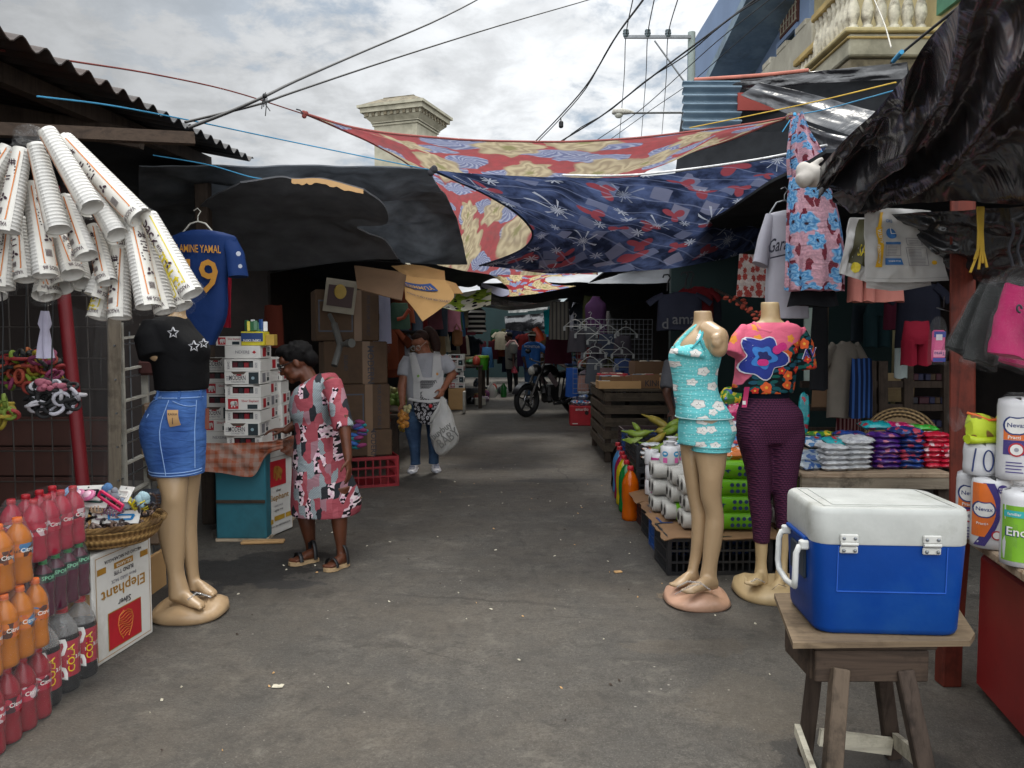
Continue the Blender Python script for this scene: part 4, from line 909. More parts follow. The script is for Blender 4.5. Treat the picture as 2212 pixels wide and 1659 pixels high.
# ---------- bottles and packs
def bottle_profile(h,r): return [(r*.75,0),(r*.95,h*.02),(r,h*.07),(r*.93,h*.2),(r*.9,h*.3),(r*.97,h*.38),(r,h*.45),(r,h*.62),(r*.97,h*.68)],[(r*.97,h*.68),(r*.85,h*.76),(r*.6,h*.84),(r*.38,h*.89),(r*.32,h*.91),(r*.32,h*.95)]
def bottle(rt,at,h,r,liq,capc,lab,nm='bottle',text=None,fill=True,lab_z=(.42,.62),world=True,tcol=None):
    body,neck=bottle_profile(h,r); at=V(at)
    b=MB(liq).lathe(body,18,at); b.use(liq if fill else 'clear_plastic').lathe(neck,18,at,cap=False); o=b.build(nm,rt,world)
    m=MB(capc); m.lathe([(r*.36,h*.94),(r*.38,h*.945),(r*.38,h*.985),(r*.34,h)],14,at); m.lathe([(r*.4,h*.925),(r*.4,h*.935)],14,at); c=m.build('cap',o,world)
    if lab:
        m=MB(lab).lathe([(r*1.015,h*lab_z[0]),(r*1.02,h*(lab_z[0]+.01)),(r*1.02,h*(lab_z[1]-.01)),(r*1.015,h*lab_z[1])],20,at,cap=False)
        if text:
            for an0,tx,cl,sz,vert in text:
                m.use(cl); zc=h*(lab_z[0]+lab_z[1])/2; RR=r*1.03
                if vert: fn=lambda x,y:at+V((RR*cos(an0-y/RR),RR*sin(an0-y/RR),zc+x))
                else: fn=lambda x,y:at+V((RR*cos(an0+x/RR),RR*sin(an0+x/RR),zc+y))
                m.text(tx,sz,fn)
        m.build('label',o,world)
    return o
def pack(name,label,x,ys,z,h,r,liq,capc,lab,text=None,fill=True,cols=2,lab_z=(.42,.62),group='shrink wrapped drink packs'):
    """rows along the street (ys), cols away from it; x = street-side bottle axis"""
    rt=thing(name,label,'drink pack',(x-r,sum(ys)/len(ys),z),group)
    for y in ys:
        for c in range(cols): bottle(rt,(x-c*2.04*r,y,z),h,r,liq,capc,lab if lab else None,text=text if c==0 else None,fill=fill,lab_z=lab_z)
    y0,y1=min(ys),max(ys); x1=x; x0=x-(cols-1)*2.04*r
    def ring(s,zz,wob):
        o=[]; 
        cs=[(x1,y0,-PI/2)]+[(x1,y,0) for y in sorted(ys)]+[(x1,y1,PI/2)]
        pts_=[]
        for y in sorted(ys):
            for a in (-50,-20,0,20,50): pts_.append(V((x1+r*s*cos(R(a)),y+r*s*sin(R(a)),0)))
        pts_.append(V((x1+r*s*.5,y1+r*s*.9,0))); pts_.append(V((x1,y1+r*s,0))); pts_.append(V((x0,y1+r*s,0))); pts_.append(V((x0-r*s*.8,y1+r*.6*s,0))); pts_.append(V((x0-r*s*.8,y0-r*.6*s,0))); pts_.append(V((x0,y0-r*s,0))); pts_.append(V((x1,y0-r*s,0))); pts_.append(V((x1+r*s*.5,y0-r*s*.9,0)))
        return [p+V((wob*nz(p.x*30,p.y*30,zz*20),wob*nz(p.y*30,zz*20,3),z+zz)) for p in pts_]
    MB('shrink_film').loft([ring(1.0,0,.002),ring(1.06,h*.05,.006),ring(1.05,h*.3,.006),ring(1.07,h*.55,.006),ring(1.06,h*.7,.008),ring(.75,h*.9,.012),ring(.45,h*1.005,.01)],cap=False).build('film',rt)
    return rt
WT=rgb('#e0ded8'); YT=rgb('#d0b21e'); BT=rgb('#2f6ea8')
fr=[(-.25,'Citrus',WT,.022,False),(-1.2,'fruit',rgb('#20242c'),.02,False),(.6,'punch',BT,.016,False)]
pack('drink_pack','shrink wrapped pack of deep red drinks, lowest of the front column',-1.825,[2.53,2.62,2.71,2.80,2.89],0,.275,.043,'liquid_red','paint_a51824','label_red',fr)
pack('drink_pack','shrink wrapped pack of orange drinks resting on the red pack',-1.825,[2.53,2.62,2.71,2.80,2.89],.277,.265,.043,'liquid_orange',rgb('#cf5f14'),'label_orange',fr)
pack('drink_pack','upper pack of two rows of orange drinks, torn film, topmost of the front column',-1.85,[2.62,2.73,2.84],.544,.245,.046,'liquid_orange',rgb('#cf5f14'),'label_orange',fr)
cola=[(-.5,'COLA',YT,.042,True),(-1.35,'BIG',WT,.12,True),(.1,'3.03L',WT,.022,False),(.45,'COMPARTIR',WT,.018,True)]
pack('drink_pack','pack of three litre cola bottles with red labels standing on the ground',-1.865,[2.985,3.12,3.255],0,.355,.063,'liquid_cola','paint_a51824','label_cola',cola,fill=False,lab_z=(.2,.62))
pack('drink_pack','pack of purple sports drinks with green caps on the cola bottles',-1.86,[3.0,3.085,3.17,3.255],.357,.225,.04,'liquid_purple',rgb('#1f7a3c'),rgb('#20312c'),[(-.35,'SPORT',rgb('#7fbf9a'),.022,False)],lab_z=(.62,.78))
pack('drink_pack','pack of pinkish red drinks with red caps at the top back by the basket',-1.875,[2.98,3.07,3.16,3.25],.584,.245,.043,'liquid_pink','paint_a51824','label_red',fr)
# ---------- upturned white carton with crest, and the basket on it
def carton():
    c0=G(205,1446);c1=G(331,1366); x0=c0.x; z1=.505
    ex=(c1-c0).normalized(); L=(c1-c0).length; nrm=V((ex.y,-ex.x,0)); w=.27
    rt=thing('cardboard_carton','upturned white cigarette carton with red crest panel under the basket','carton',((c0+c1)/2-nrm*w/2).to_tuple())
    b=[c0-nrm*w,c0,c1,c1-nrm*w]; mb=MB(basic('carton_white',C('#cbc8c2'),.5,.05,3,.1,8,dirt='#a09a90')); mb.hexa(b[0:1]+[b[1],b[2],b[3]]+[p+V((0,0,z1)) for p in b],.006); 
    # mustard side facing the camera
    ey=(c0-b[0]).normalized(); f2=lambda x,y:b[0]+ey*x+V((0,0,y))-ex*.0025
    mb.use(basic('mustard',C('#a8781a'),.5,.08,4)).rect(f2,.008,.008,w-.012,z1-.008,1); mb.use('carton_white').rect(lambda x,y:f2(x,y)-ex*.001,.008,z1-.17,w-.012,z1-.12); mb.use(GREYINK).text('BOX NO.',.03,lambda x,y:f2(w*.55-x,z1-.145-y)-ex*.002)
    o=mb.build('box',rt); 
    # upside-down print on the long side: (x along from far end, y from top) both reversed
    F_=lambda x,y:c0+ex*(L/2-x)+V((0,0,z1/2-y))+nrm*.0025
    mb=MB(GOLD); hw,hh=L/2-.02,z1/2-.02
    for (a,b_,c,d) in ((-hw,-hh,hw,-hh+.003),(-hw,hh-.003,hw,hh),(-hw,-hh+.003,-hw+.003,hh-.003),(hw-.003,-hh+.003,hw,hh-.003)): mb.rect(F_,a,b_,c,d)
    mb.use(RED).rect(lambda x,y:F_(x,y)+nrm*.001,-.17*L/.43,.05,.17*L/.43,.20) if 0 else None
    mb.rect(F_,-hw*.62,.038,hw*.62,.212); mb.use(RED).rect(lambda x,y:F_(x,y)+nrm*.001,-hw*.6,.042,hw*.6,.208)
    mb.use(rgb('#b5642a')); G2=lambda x,y:F_(x,y)+nrm*.002
    rr=random.Random(1)
    for k in range(9):
        y=.07+k*.013; ww=.05*math.sqrt(max(.05,1-((k-3)/6.5)**2))
        mb.tube([G2(-ww+2*ww*i/8,y+.006*cos(i*PI/4*1.0+k)) for i in range(9)],.0022,4)
    for s in (-1,1): mb.tube([G2(s*.02,.19),G2(s*.045,.15),G2(s*.055,.11),G2(s*.045,.075),G2(s*.012,.058)],.0026,4)
    mb.use(INK).text('Silver',.042,lambda x,y:F_(x,y+.012)); mb.use(GOLD).text('Elephant',.072,lambda x,y:F_(x,y-.05),L*.74)
    mb.use(GREYINK).text('84mm HARD PACK',.022,lambda x,y:F_(x,y-.098)); mb.use(INK).text('BLEND TYPE',.026,lambda x,y:F_(x,y-.132)); mb.use(GOLD)
    for x,ww in ((0,.07),(-.155*L/.43,.03),(.155*L/.43,.03)): mb.rect(F_,x-ww,-.18,x+ww,-.152)
    mb.use(WHITE).text('FULL FLAVOR',.02,lambda x,y:F_(x,y-.166)+nrm*.0015,.11); mb.use(INK).text('HECHO EN NICARAGUA',.022,lambda x,y:F_(x,y-.2),L*.62)
    mb.build('printed_panel',rt)
carton()
def weave(name,a,b,n1=70,n2=9):
    t=NT(name); co=t.co('UV'); s=t.sep(co); off=t.math('MULTIPLY',t.math('ROUND',t.math('MULTIPLY',(s,1),float(n2))),PI)
    w=t.math('SINE',t.math('ADD',t.math('MULTIPLY',(s,0),2*PI*n1),off)); h=t.math('SINE',t.math('MULTIPLY',(s,1),2*PI*n2)); n=t.noise(t.co('Object'),40,4)
    k=t.math('ADD',t.math('MULTIPLY',w,.5),h); c=t.mix(t.step(k,-1.,1.),b,a); c=t.mix(t.math('MULTIPLY',(n,0),.25),c,C('#5f4526')); t.P(c,.7,0,.3); t.bump(k,.8,.006); return fin(t)
weave('wicker',C('#b8925a'),C('#6b4d2a'),60,8); weave('wicker_big',C('#a58a62'),C('#241a10'),40,14)
bc=P(236,1128,3.52); bc.z=.52
rt=thing('wicker_basket','shallow round wicker basket of hair accessories on the white carton','basket',bc)
mb=MB('wicker'); mb.lathe([(.03,0.003),(.17,.003),(.205,.03),(.228,.075),(.238,.1),(.225,.1),(.2,.06),(.15,.03),(.02,.028)],56,bc); mb.build('body',rt)
mb=MB('wicker'); 
for k in range(3): mb.tube([bc+V(((.233+.008*cos(i*.9+k*2.1))*cos(2*PI*i/90),(.233+.008*cos(i*.9+k*2.1))*sin(2*PI*i/90),.1+.008*sin(i*.9+k*2.1))) for i in range(91)],.0075,6,cap=False)
mb.build('rim',rt)
# accessories heaped in the basket
rr=random.Random(21)
def hp(px,py,dy=0): 
    q=P(px,py-5,3.44+dy); return q
def card(px,py,lab,item,sx=.09,sy=.07,col='#d6d4ce',rz=0.):
    p=hp(px,py); M=Matrix.Rotation(rz,3,'Z')@Matrix.Rotation(R(55),3,'X'); mb=MB(rgb(col))
    sx*=1.25; sy*=1.25; mb.box(p,(sx,sy,.003),.001,M); fn=lambda x,y,o=.006:p+M@V((x,y,o))
    if item: mb.use(rgb(item,.35))
    if item:
        for (a,b) in (((-.3,-.2),(.3,-.2)),((.3,-.2),(.34,.15)),((.34,.15),(-.34,.15)),((-.34,.15),(-.3,-.2))): mb.bar(fn(a[0]*sx,a[1]*sy),fn(b[0]*sx,b[1]*sy),.009,.006)
    mb.use('wire_black').blob(lambda x,y:fn(x,y,.0025),0,sy*.36,lambda a:.004,8)
    return one(mb,'hair_clip_card',lab,'hair clip','hair accessories in the basket')
card(205,1082,'white card with a dark green snap clip in the middle of the basket','#1d4a44',.115,.07,rz=-.15)
card(190,1070,'white card behind the green clip card','#20242c',.1,.06,rz=.25)
card(268,1072,'white card standing at the back right of the basket','#e0ddd6',.07,.06,rz=-.4)
card(130,1125,'small white card at the left rim of the basket','#2a2624',.06,.05,rz=.6)
card(262,1122,'long white card with a blue comb clip at the front rim','#1f7ab8',.13,.05,rz=.08)
card(225,1120,'white card leaning beside the blue comb clip','#8a7a80',.08,.06,rz=.4)
card(160,1112,'pale card lying flat at the left of the basket',None,.1,.06,rz=.1)
def claw(px,py,lab,col,s=.035):
    p=hp(px,py); M=rrot(rr); mb=MB(rgb(col,.3))
    for sd in (-1,1):
        mb.tube([p+M@V((sd*s*q,t*s,sd*0+s*h)) for q,t,h in ((.1,-1,.2),(.5,-.5,.5),(.6,0,.6),(.5,.5,.5),(.1,1,.2))],s*.16,6)
        for k in range(5): a=p+M@V((sd*s*.55,(k-2)*s*.4,s*.55)); mb.tube([a,a+M@V((sd*s*.5,0,-s*.3)),a+M@V((sd*s*.3,0,-s*.9))],s*.1,5)
    return one(mb,'claw_clip',lab,'hair clip','hair accessories in the basket')
for px,py,l,c,s in [(170,1098,'dark brown claw clip in front of the green clip card','#2a1c18',.04),(195,1112,'black claw clip at the front of the basket','#131214',.045),(150,1104,'amber clear claw clip at the left','#6a5526',.035),(215,1100,'beige claw clip below the green clip card','#b59a80',.035),(238,1100,'rose gold claw clip left of the pink clip','#a06a62',.04),(300,1092,'yellow claw clip at the right side','#c5b321',.035),(318,1103,'dark grey claw clip by the right rim','#2f2c30',.035),(180,1118,'smoky claw clip at the front left rim','#4a4038',.035),(248,1110,'mauve claw clip in front','#7a5a70',.035),(325,1088,'brown claw clip at the back right rim','#3a2a22',.035),(165,1118,'gold claw clip next to the smoky one','#8a6a2a',.03)]: claw(px,py,l,c,s)
def puff(px,py,lab,col,s=.035,n=12):
    p=hp(px,py); mb=MB(rgb(col,.95))
    for i in range(n): a=rr.uniform(0,6.3); mb.ell(p+V((s*.8*cos(a)*rr.random(),s*.6*sin(a)*rr.random(),rr.uniform(-.4,.6)*s)),s*rr.uniform(.4,.7),8,6)
    return one(mb,'scrunchie',lab,'scrunchie','hair accessories in the basket')
for px,py,l,c,s in [(150,1072,'fluffy light blue scrunchie at the back left of the basket','#6f8fb5',.035),(140,1090,'sage green fluffy scrunchie at the left','#7d9c86',.035),(272,1090,'fluffy grey blue scrunchie right of the pink clip','#8590a0',.035),(308,1085,'pale teal fluffy scrunchie at the right rim','#8fa9b0',.035),(228,1066,'dusky blue scrunchie at the back of the basket','#4a6f9a',.03),(245,1072,'clear grey scrunchie at the back','#7a7c84',.03)]: puff(px,py,l,c,s)
p=hp(180,1074,-.02); mb=MB(rgb('#c56a92',.4)); M=Matrix.Rotation(-.35,3,'Z')@Matrix.Rotation(R(45),3,'X')
for s in (-1,1): mb.ell(p+M@V((s*.03,0,0)),(.036,.03,.014),16,8,M); mb.use(rgb('#e0b8c8',.4)); mb.ell(p+M@V((s*.03,0,.008)),(.024,.02,.01),12,6,M); mb.use(rgb('#c56a92',.4))
one(mb,'hair_clip_case','pink butterfly shaped case at the back of the basket','case')
p=hp(243,1085,-.05); mb=MB(rgb('#c01f52',.35)); a=p+V((-.05,0,.03));b=p+V((.05,-.03,-.03)); mb.bar(a+V((0,0,.012)),b+V((.012,0,.012)),.012,.008); mb.bar(a-V((.012,0,.012)),b-V((0,0,.012)),.012,.008); mb.bar(a+V((0,0,.012)),a-V((.012,0,.012)),.012,.008); mb.bar(b+V((.012,0,.012)),b-V((0,0,.012)),.012,.008); one(mb,'snap_clip','bright magenta snap clip on top of the basket heap','hair clip')
mb=MB(rgb('#4a3d36',.8))
for i in range(60): a=rr.uniform(0,6.3); q=.19*math.sqrt(rr.random()); mb.use(rgb(rr.choice(['#3a2d28','#6a5548','#8a7a72','#241d1c','#7f6a60']),.6)); torus(mb,bc+V((q*cos(a),q*sin(a),.06+.05*rr.random()*(1-q/.25)+.03)),.016,.006,rrot(rr),10,5)
one(mb,'hair_ties','loose brown and grey hair ties filling the basket','hair ties',kind='stuff')
# ---------- football shirt and the red cloth behind it
rt=thing('football_shirt','blue football shirt with gold number 19 hanging behind the cup sleeves','shirt',P(440,560,5.1))
top=P(428,498,5.1); wd=(P(508,600,5.1)-P(372,600,5.1)).x
SH=plaincloth('shirt_blue',C('#142c5a'),0,.1,.7,.4,7)
def sh_rows():
    mb=MB(SH); pxloft(mb,[(497,415,455,.05),(505,385,492,.09),(522,372,512,.12),(600,380,494,.13),(680,392,490,.12),(745,420,462,.10)],5.1,36,2.4,(.09,2.2,3.,1.)); return mb
sh_rows().build('body',rt)
MB(SH).tube([P(390,515,5.1),P(372,550,5.1),P(366,590,5.1)],[.05,.06,.066],14,flat=.6).build('sleeve',rt); mb=MB(SH); mb.tube([P(494,515,5.1),P(508,548,5.08),P(515,598,5.06)],[.05,.062,.068],14,flat=.6); mb.use(rgb('#b9bcc6')); mb.blob(plane(P(515,548,4.985),(1,0,.0),(0,0,1)),0,0,lambda a:.016,10); mb.blob(plane(P(519,575,4.985),(1,0,0),(0,0,1)),0,0,lambda a:.014,8); mb.build('sleeve',rt)
mb=MB(rgb('#b07a22',.6)); f=plane(P(428,538,5.012),(1,0,-.03),(.0,0,1)); g=lambda x,y:f(x,y)+V((0,.35*x*x,0))
mb.text('LAMINE YAMAL',.07,g,.285); f2=plane(P(428,600,5.005),(1,0,-.03),(0,0,1)); mb.text('19',.30,lambda x,y:f2(x,y)+V((0,.35*x*x,0)),.21); mb.use(SH); mb.build('lettering',rt)
one(hanger(MB('white_metal'),P(428,503,5.12),.24),'clothes_hanger','white hanger holding the blue football shirt','hanger')
f=coons(pts((470,560,5.5),(520,600,5.5)),pts((468,706,5.5),(498,708,5.5)),pts((468,706,5.5),(470,560,5.5)),pts((498,708,5.5),(500,600,5.5)))
one(MB(plaincloth('cloth_red',C('#7d1626'),0)).grid(rippled(f,.02,5,3,1,V((0,1,0))),10,12,.004),'red_cloth','red cloth hanging behind the blue football shirt','cloth')
# ---------- teal cabinet with gingham cloth
rt=thing('teal_cabinet','teal painted wooden cabinet under the gingham cloth','cabinet',(-1.95,5.75,0))
xl=G(460,1175).x; xr=-1.77; mb=MB(basic('teal_paint',C('#2a6a78'),.55,.12,2.,.1,10,dirt='#1f4c55')); mb.box(((xl+xr)/2,5.85,.33),(xr-xl,.76,.62),.008); mb.use('wood_pale').box(((xl+xr)/2,5.85,.011),(xr-xl+.01,.765,.02)); mb.build('body',rt)
MB('wood_dark_x').box(((xl+xr)/2,5.464,P(500,1084,5.46).z),(xr-xl-.01,.012,.022)).build('groove',rt)
def gingham():
    t=NT('gingham'); s=t.sep(t.co('Object')); 
    a=t.math('GREATER_THAN',t.math('SINE',t.math('MULTIPLY',(s,0),105.)),0.); b=t.math('GREATER_THAN',t.math('SINE',t.math('MULTIPLY',(s,2),105.)),0.); b2=t.math('GREATER_THAN',t.math('SINE',t.math('MULTIPLY',(s,1),105.)),0.)
    k=t.math('MULTIPLY',t.math('ADD',t.math('ADD',a,b),b2),.33); c=t.mix(k,C('#8d7a70'),C('#8a4428')); n=t.noise(t.co('Object'),9,4); c=t.mix(t.math('MULTIPLY',(n,0),.4),c,C('#6a4a3c')); cloth_out(t,c,0,.7)
gingham()
mb=MB('gingham'); f=coons(pts((440,957,5.40),(520,957,5.44),(610,953,5.46)),pts((438,1018,5.34),(480,1022,5.38),(530,1030,5.38),(552,1024,5.4),(575,985,5.44),(612,968,5.45)),pts((438,1018,5.34),(440,957,5.40)),pts((612,968,5.45),(610,953,5.46)))
mb.grid(rippled(f,.025,6,4,2,V((0,1,.1))),40,14,.003)
zt=.665; mb.grid(lambda u,v:V((lerp(xl-.08,xr+.03,u),lerp(5.44,6.3,v),zt+.004*nz(u*9,v*9))),12,12,.004)
g=coons(pts((612,950,5.47),(640,938,6.1),(650,930,6.6)),pts((606,975,5.46),(636,990,6.0),(652,985,6.5)),pts((606,975,5.46),(612,950,5.47)),pts((652,985,6.5),(650,930,6.6)))
mb.grid(rippled(g,.03,7,4,3,V((1,0,0))),24,8,.003); one(mb,'gingham_cloth','orange and white gingham cloth over the teal cabinet with a folded corner','tablecloth')
# white carton flattened against the cabinet
c0=V((G(572,1167).x,5.50,.01));c1=V((G(626,1147).x,5.86,.01)); ex=(c1-c0).normalized(); nr=V((ex.y,-ex.x,0)); L=(c1-c0).length; hz=.66
rt=thing('cardboard_carton','white carton with red panel standing against the teal cabinet','carton',(c0+c1)/2)
mb=MB('carton_white'); mb.hexa([c0-nr*.06,c0,c1,c1-nr*.06]+[p+V((0,0,hz)) for p in (c0-nr*.06,c0,c1,c1-nr*.06)],.004); mb.use('mustard').hexa([c1-nr*.058+ex*.002,c1-nr*.002+ex*.002,c1+ex*.16-nr*.1,c1+ex*.16-nr*.16]+[p+V((0,0,hz-.03)) for p in (c1-nr*.058+ex*.002,c1-nr*.002+ex*.002,c1+ex*.16-nr*.1,c1+ex*.16-nr*.16)]); mb.build('box',rt)
F_=lambda x,y:c0+ex*(L/2+x)+V((0,0,y))+nr*.003
mb=MB(RED).rect(F_,-.115,.36,.1,.55); mb.use(rgb('#a06a2a')); E2=lambda x,y:F_(x,y)+nr*.002; mb.blob(E2,0,.46,lambda a:.045+.006*cos(3*a),16); mb.rect(E2,-.04,.40,-.015,.45); mb.rect(E2,.012,.40,.035,.45); mb.blob(E2,-.035,.485,lambda a:.028,10); mb.rect(E2,-.065,.42,-.05,.485)
mb.use(INK).text('silver',.03,lambda x,y:F_(x,y+.325)); mb.use(GOLD).text('Elephant',.06,lambda x,y:F_(x,y+.275),L*.7); mb.use(GREYINK).text('HARD PACK',.02,lambda x,y:F_(x,y+.21)); mb.use(INK).text('BLEND TYPE',.02,lambda x,y:F_(x,y+.175)); mb.use(rgb('#b08a2a')).rect(F_,-L*.47,.085,-L*.2,.12); mb.rect(F_,-L*.16,.1,L*.2,.135); mb.rect(F_,L*.24,.1,L*.47,.135); mb.use(INK).text('HECHO EN NICARAGUA',.02,lambda x,y:F_(x,y+.06),L*.8); mb.use(rgb('#8f8a82')).rect(F_,-L*.49,.575,L*.49,.58)
mb.build('printed_panel',rt)
p=G(570,1172); one(MB('kraft_light').box(p+V((.0,-.02,.012)),(.30,.07,.02),.006,.12),'cardboard_strip','flat strip of tan cardboard lying before the teal cabinet','cardboard')
# ---------- cigarette cartons
CW,CD,CH=.255,.24,.0905
TEAL=rgb('#17262b',.35); DARKIN=rgb('#15120f',.8)
def cart(kind):
    """origin: bottom centre of the front face; front faces -y"""
    mb=MB('carton_white'); f=lambda x,y:V((x,-.0015,CH/2+y)); g=lambda x,y:V((CW/2+.0015,CD/2+x,CH/2+y))
    if kind==1:   # open tray
        mb.box((0,CD/2,.006),(CW,CD,.012)); 
        for s in (-1,1): mb.box((s*(CW/2-.004),CD/2,CH/2+.004),(.008,CD,CH-.016)); mb.box((s*(CW/2-.03),.004,CH/2+.006),(.044,.006,CH-.014))
        mb.box((0,.005,CH-.008),(CW-.017,.008,.014)); mb.box((0,.005,.02),(CW-.017,.006,.014)); mb.use(DARKIN).box((0,CD*.55,CH/2),(CW-.02,CD*.8,CH-.03)); mb.use(GREYINK).text('KING',.022,lambda x,y:f(-CW/2+.03+y*.0+x*.0-y,x)); mb.text('SIZE',.022,lambda x,y:f(CW/2-.03-y,x))
        rr=random.Random(3)
        for k in range(4): mb.use(rgb(['#5a1620','#22262a','#8a1622','#3a3f42'][k],.4)).box((-.06+.04*k,.03,CH*.42),(.034,.02,.05))
    else:
        mb.box((0,CD/2,CH/2),(CW,CD,CH),.002)
        if kind==0:
            mb.use(TEAL).rect(f,CW*.18,-CH*.46,CW*.46,CH*.46); mb.use(INK).text('MODERN',.048,lambda x,y:f(x-.035,y),CW*.46); mb.use(GREYINK).text('CIGARETTES',.018,lambda x,y:f(x-.03,y-.028),CW*.38)
            mb.use(rgb('#4a3a30')).add([f(-.08,CH/2),f(.03,CH/2),f(.01,CH/2-.02),f(-.06,CH/2-.02)],[(0,1,2,3)]); mb.use(RED).rect(f,-.04,CH/2-.028,-.005,CH/2-.02); mb.use(rgb('#8aa0a8')).blob(lambda x,y:f(x,y)+V((0,-.001,0)),CW*.3,0,lambda a:.012,8)
            mb.use(GREYINK); [mb.rect(f,-CW*.45,-.015+k*.012,-CW*.32,-.011+k*.012) for k in range(3)]
        if kind==2:
            mb.use(RED).rect(f,-CW*.42,-CH*.4,-CW*.13,CH*.4); mb.use(WHITE); h=lambda x,y:f(x-.07,y)+V((0,-.001,0)); mb.blob(h,0,.003,lambda a:.019+.002*cos(2*a),14); mb.rect(h,-.015,-.025,-.006,0); mb.rect(h,.005,-.025,.014,0); mb.blob(h,.019,.01,lambda a:.011,8); mb.rect(h,.024,-.016,.03,.01)
            mb.use(RED).text('Silver Elephant',.024,lambda x,y:f(x+.05,y+.02),CW*.48); mb.use(TEAL).rect(f,CW*.12,-CH*.4,CW*.4,-.005)
        if kind==3: mb.use(GREYINK).text('NEXERE',.03,lambda x,y:f(x,y),CW*.4); mb.use(RED).add([f(.07,0),f(.085,.012),f(.1,0),f(.085,-.012)],[(0,1,2,3)]) 
        mb.use(RED if kind!=0 else GREYINK).rect(g,-.07,-CH*.36,.0,CH*.36); mb.use(TEAL).rect(g,.03,-CH*.3,.08,.0)
        mb.use(GREYINK); [mb.rect(g,.03,.01+k*.009,.09,.014+k*.009) for k in range(3)]
    o=mb.build('cigarette_carton',world=False); return o
protos=[cart(k) for k in range(4)]; used=[0]*4
DES=['bold black lettered carton','open tray carton with dark window','red square carton with elephant','plain grey lettered carton']
def put_carton(k,x,y,z,label,rz=0.,sc=1.):
    o=protos[k]
    if used[k]: o=o.copy(); COL.objects.link(o)
    used[k]=1; o.location=(x,y,z); o.rotation_euler=(0,0,rz); o.scale=(sc,)*3
    tag(o,label,'carton','cigarette cartons stacked in the stalls')
rr=random.Random(6)
stk=[(-1.935,5.50,[1,0,2,1,0,1,3,1,0] if 0 else [1,0,1,2,1,0,1,3],'front stack on the gingham'),(-1.95,5.755,[2,1,2,0,2,1,2],'second stack on the gingham'),(-1.93,6.01,[0,2,3,2,1,2,0],'third stack behind the stooping woman'),(-2.21,5.77,[3,2,0,1,2,1,0],'rear left stack in the dark')]
for si,(x,y,ks,nm) in enumerate(stk):
    for j,k in enumerate(ks): put_carton(k,x+rr.uniform(-.012,.012),y+rr.uniform(-.01,.01),.672+j*(CH+.002),'%s, %s in the %s'%(DES[k],ORD[j],nm),rr.uniform(-.05,.05))
z8=.672+8*(CH+.002)
put_carton(2,-2.03,5.52,z8,'small topmost white carton left of the yellow sweets box',.05,.72)
rt=thing('sweets_box','display box of blue and yellow sweets on top of the cartons','box',(-1.86,5.58,z8)); mb=MB(rgb('#c2b42a')).box((-1.86,5.58,z8+.05),(.16,.14,.1),.003); mb.use(rgb('#1f3a6a')).box((-1.86,5.508,z8+.06),(.155,.006,.06)); mb.use(WHITE).text('NIKI NIKI',.026,lambda x,y:V((-1.86+x,5.504,z8+.035+y)),.12); mb.build('box',rt)
mb=MB(rgb('#2b4f8a',.3))
for i in range(14): mb.use(rgb(rr.choice(['#2b4f8a','#c2b42a','#d0d0d0','#3a6a4a']),.3)).box((-1.93+.011*i,5.56+rr.uniform(-.02,.05),z8+.125+rr.uniform(0,.03)),(.03,.012,.07),.003,rr.uniform(-.5,.5))
mb.build('sweets',rt)
one(MB(rgb('#a88a3a')).box((-1.75,5.6,z8+.04),(.06,.09,.08),.004),'small_box','mustard and white small box right of the sweets box','box')
# ---------- brown boxes, red crate
basic('kraft_stack',C('#4e3a28'),.85,.15,3,.25,14,dirt='#3a2b1e'); basic('kraft_tape',C('#6a4f35'),.5,.1,5)  # stacked-box brown darkened to carry the shade the boxes stand in
def bigbox(label,x,y,z,w,d,h,rz,texts=(),panel=None):
    rt=thing('cardboard_box',label,'cardboard box',(x,y,z),'brown cardboard boxes stacked beside the stooping woman'); M=Matrix.Rotation(rz,3,'Z'); c=V((x,y,z))
    mb=MB('kraft_stack').box(c+V((0,0,h/2)),(w,d,h),.012,M)
    f=lambda u,v,o=.003:c+M@V((u,-d/2-o,h/2+v)); g=lambda u,v,o=.003:c+M@V((w/2+o,u,h/2+v))
    mb.use('kraft_tape').rect(lambda a,b:g(a,b,.0015),-d/2,-h*.02-.03,d/2,-h*.02+.03); mb.rect(lambda a,b:f(a,b,.0015),w*.1,-h*.5,w*.22,h*.5)
    if panel: mb.use(rgb('#353844')).rect(lambda a,b:f(a,b,.002),-w*.45,-h*.32,w*.08,h*.3); mb.use('kraft_stack').rect(f,-w*.43,-h*.29,w*.06,h*.27)
    mb.use(INK)
    for tx,u,v,s,vert,side in texts: mb.text(tx,s,(lambda p,q:(g if side else f)(u-q,v+p)) if vert==1 else (lambda p,q:(g if side else f)(u+q,v-p)) if vert==2 else (lambda p,q:(g if side else f)(u+p,v+q)))
    mb.build('box',rt); return rt
RZ=R(20); bx,by=-1.58,7.72
z0=.305
bigbox('lowest brown box in the stack, lettered and standing in the red crate',bx+.02,by,z0,.62,.44,.26,RZ,[('MODERN',.12,0,.075,2,0),('GOLD',-.05,.04,.05,0,1)])
bigbox('second brown box with dark blue panel outline',bx,by,z0+.262,.62,.46,.45,RZ,[('FOR EXPORT ONLY',.2,.0,.05,2,0)],True)
bigbox('third brown box with large dark lettering on end',bx-.02,by,z0+.714,.62,.44,.42,RZ,[('MODERN',.14,-.02,.09,2,0),('BLEND',-.1,.0,.05,2,0)])
bigbox('open topmost brown box standing tallest with panel outline',bx-.1,by+.02,z0+1.136,.62,.42,.50,RZ,[('FOR EXPORT ONLY',.2,.0,.045,2,0)],True)
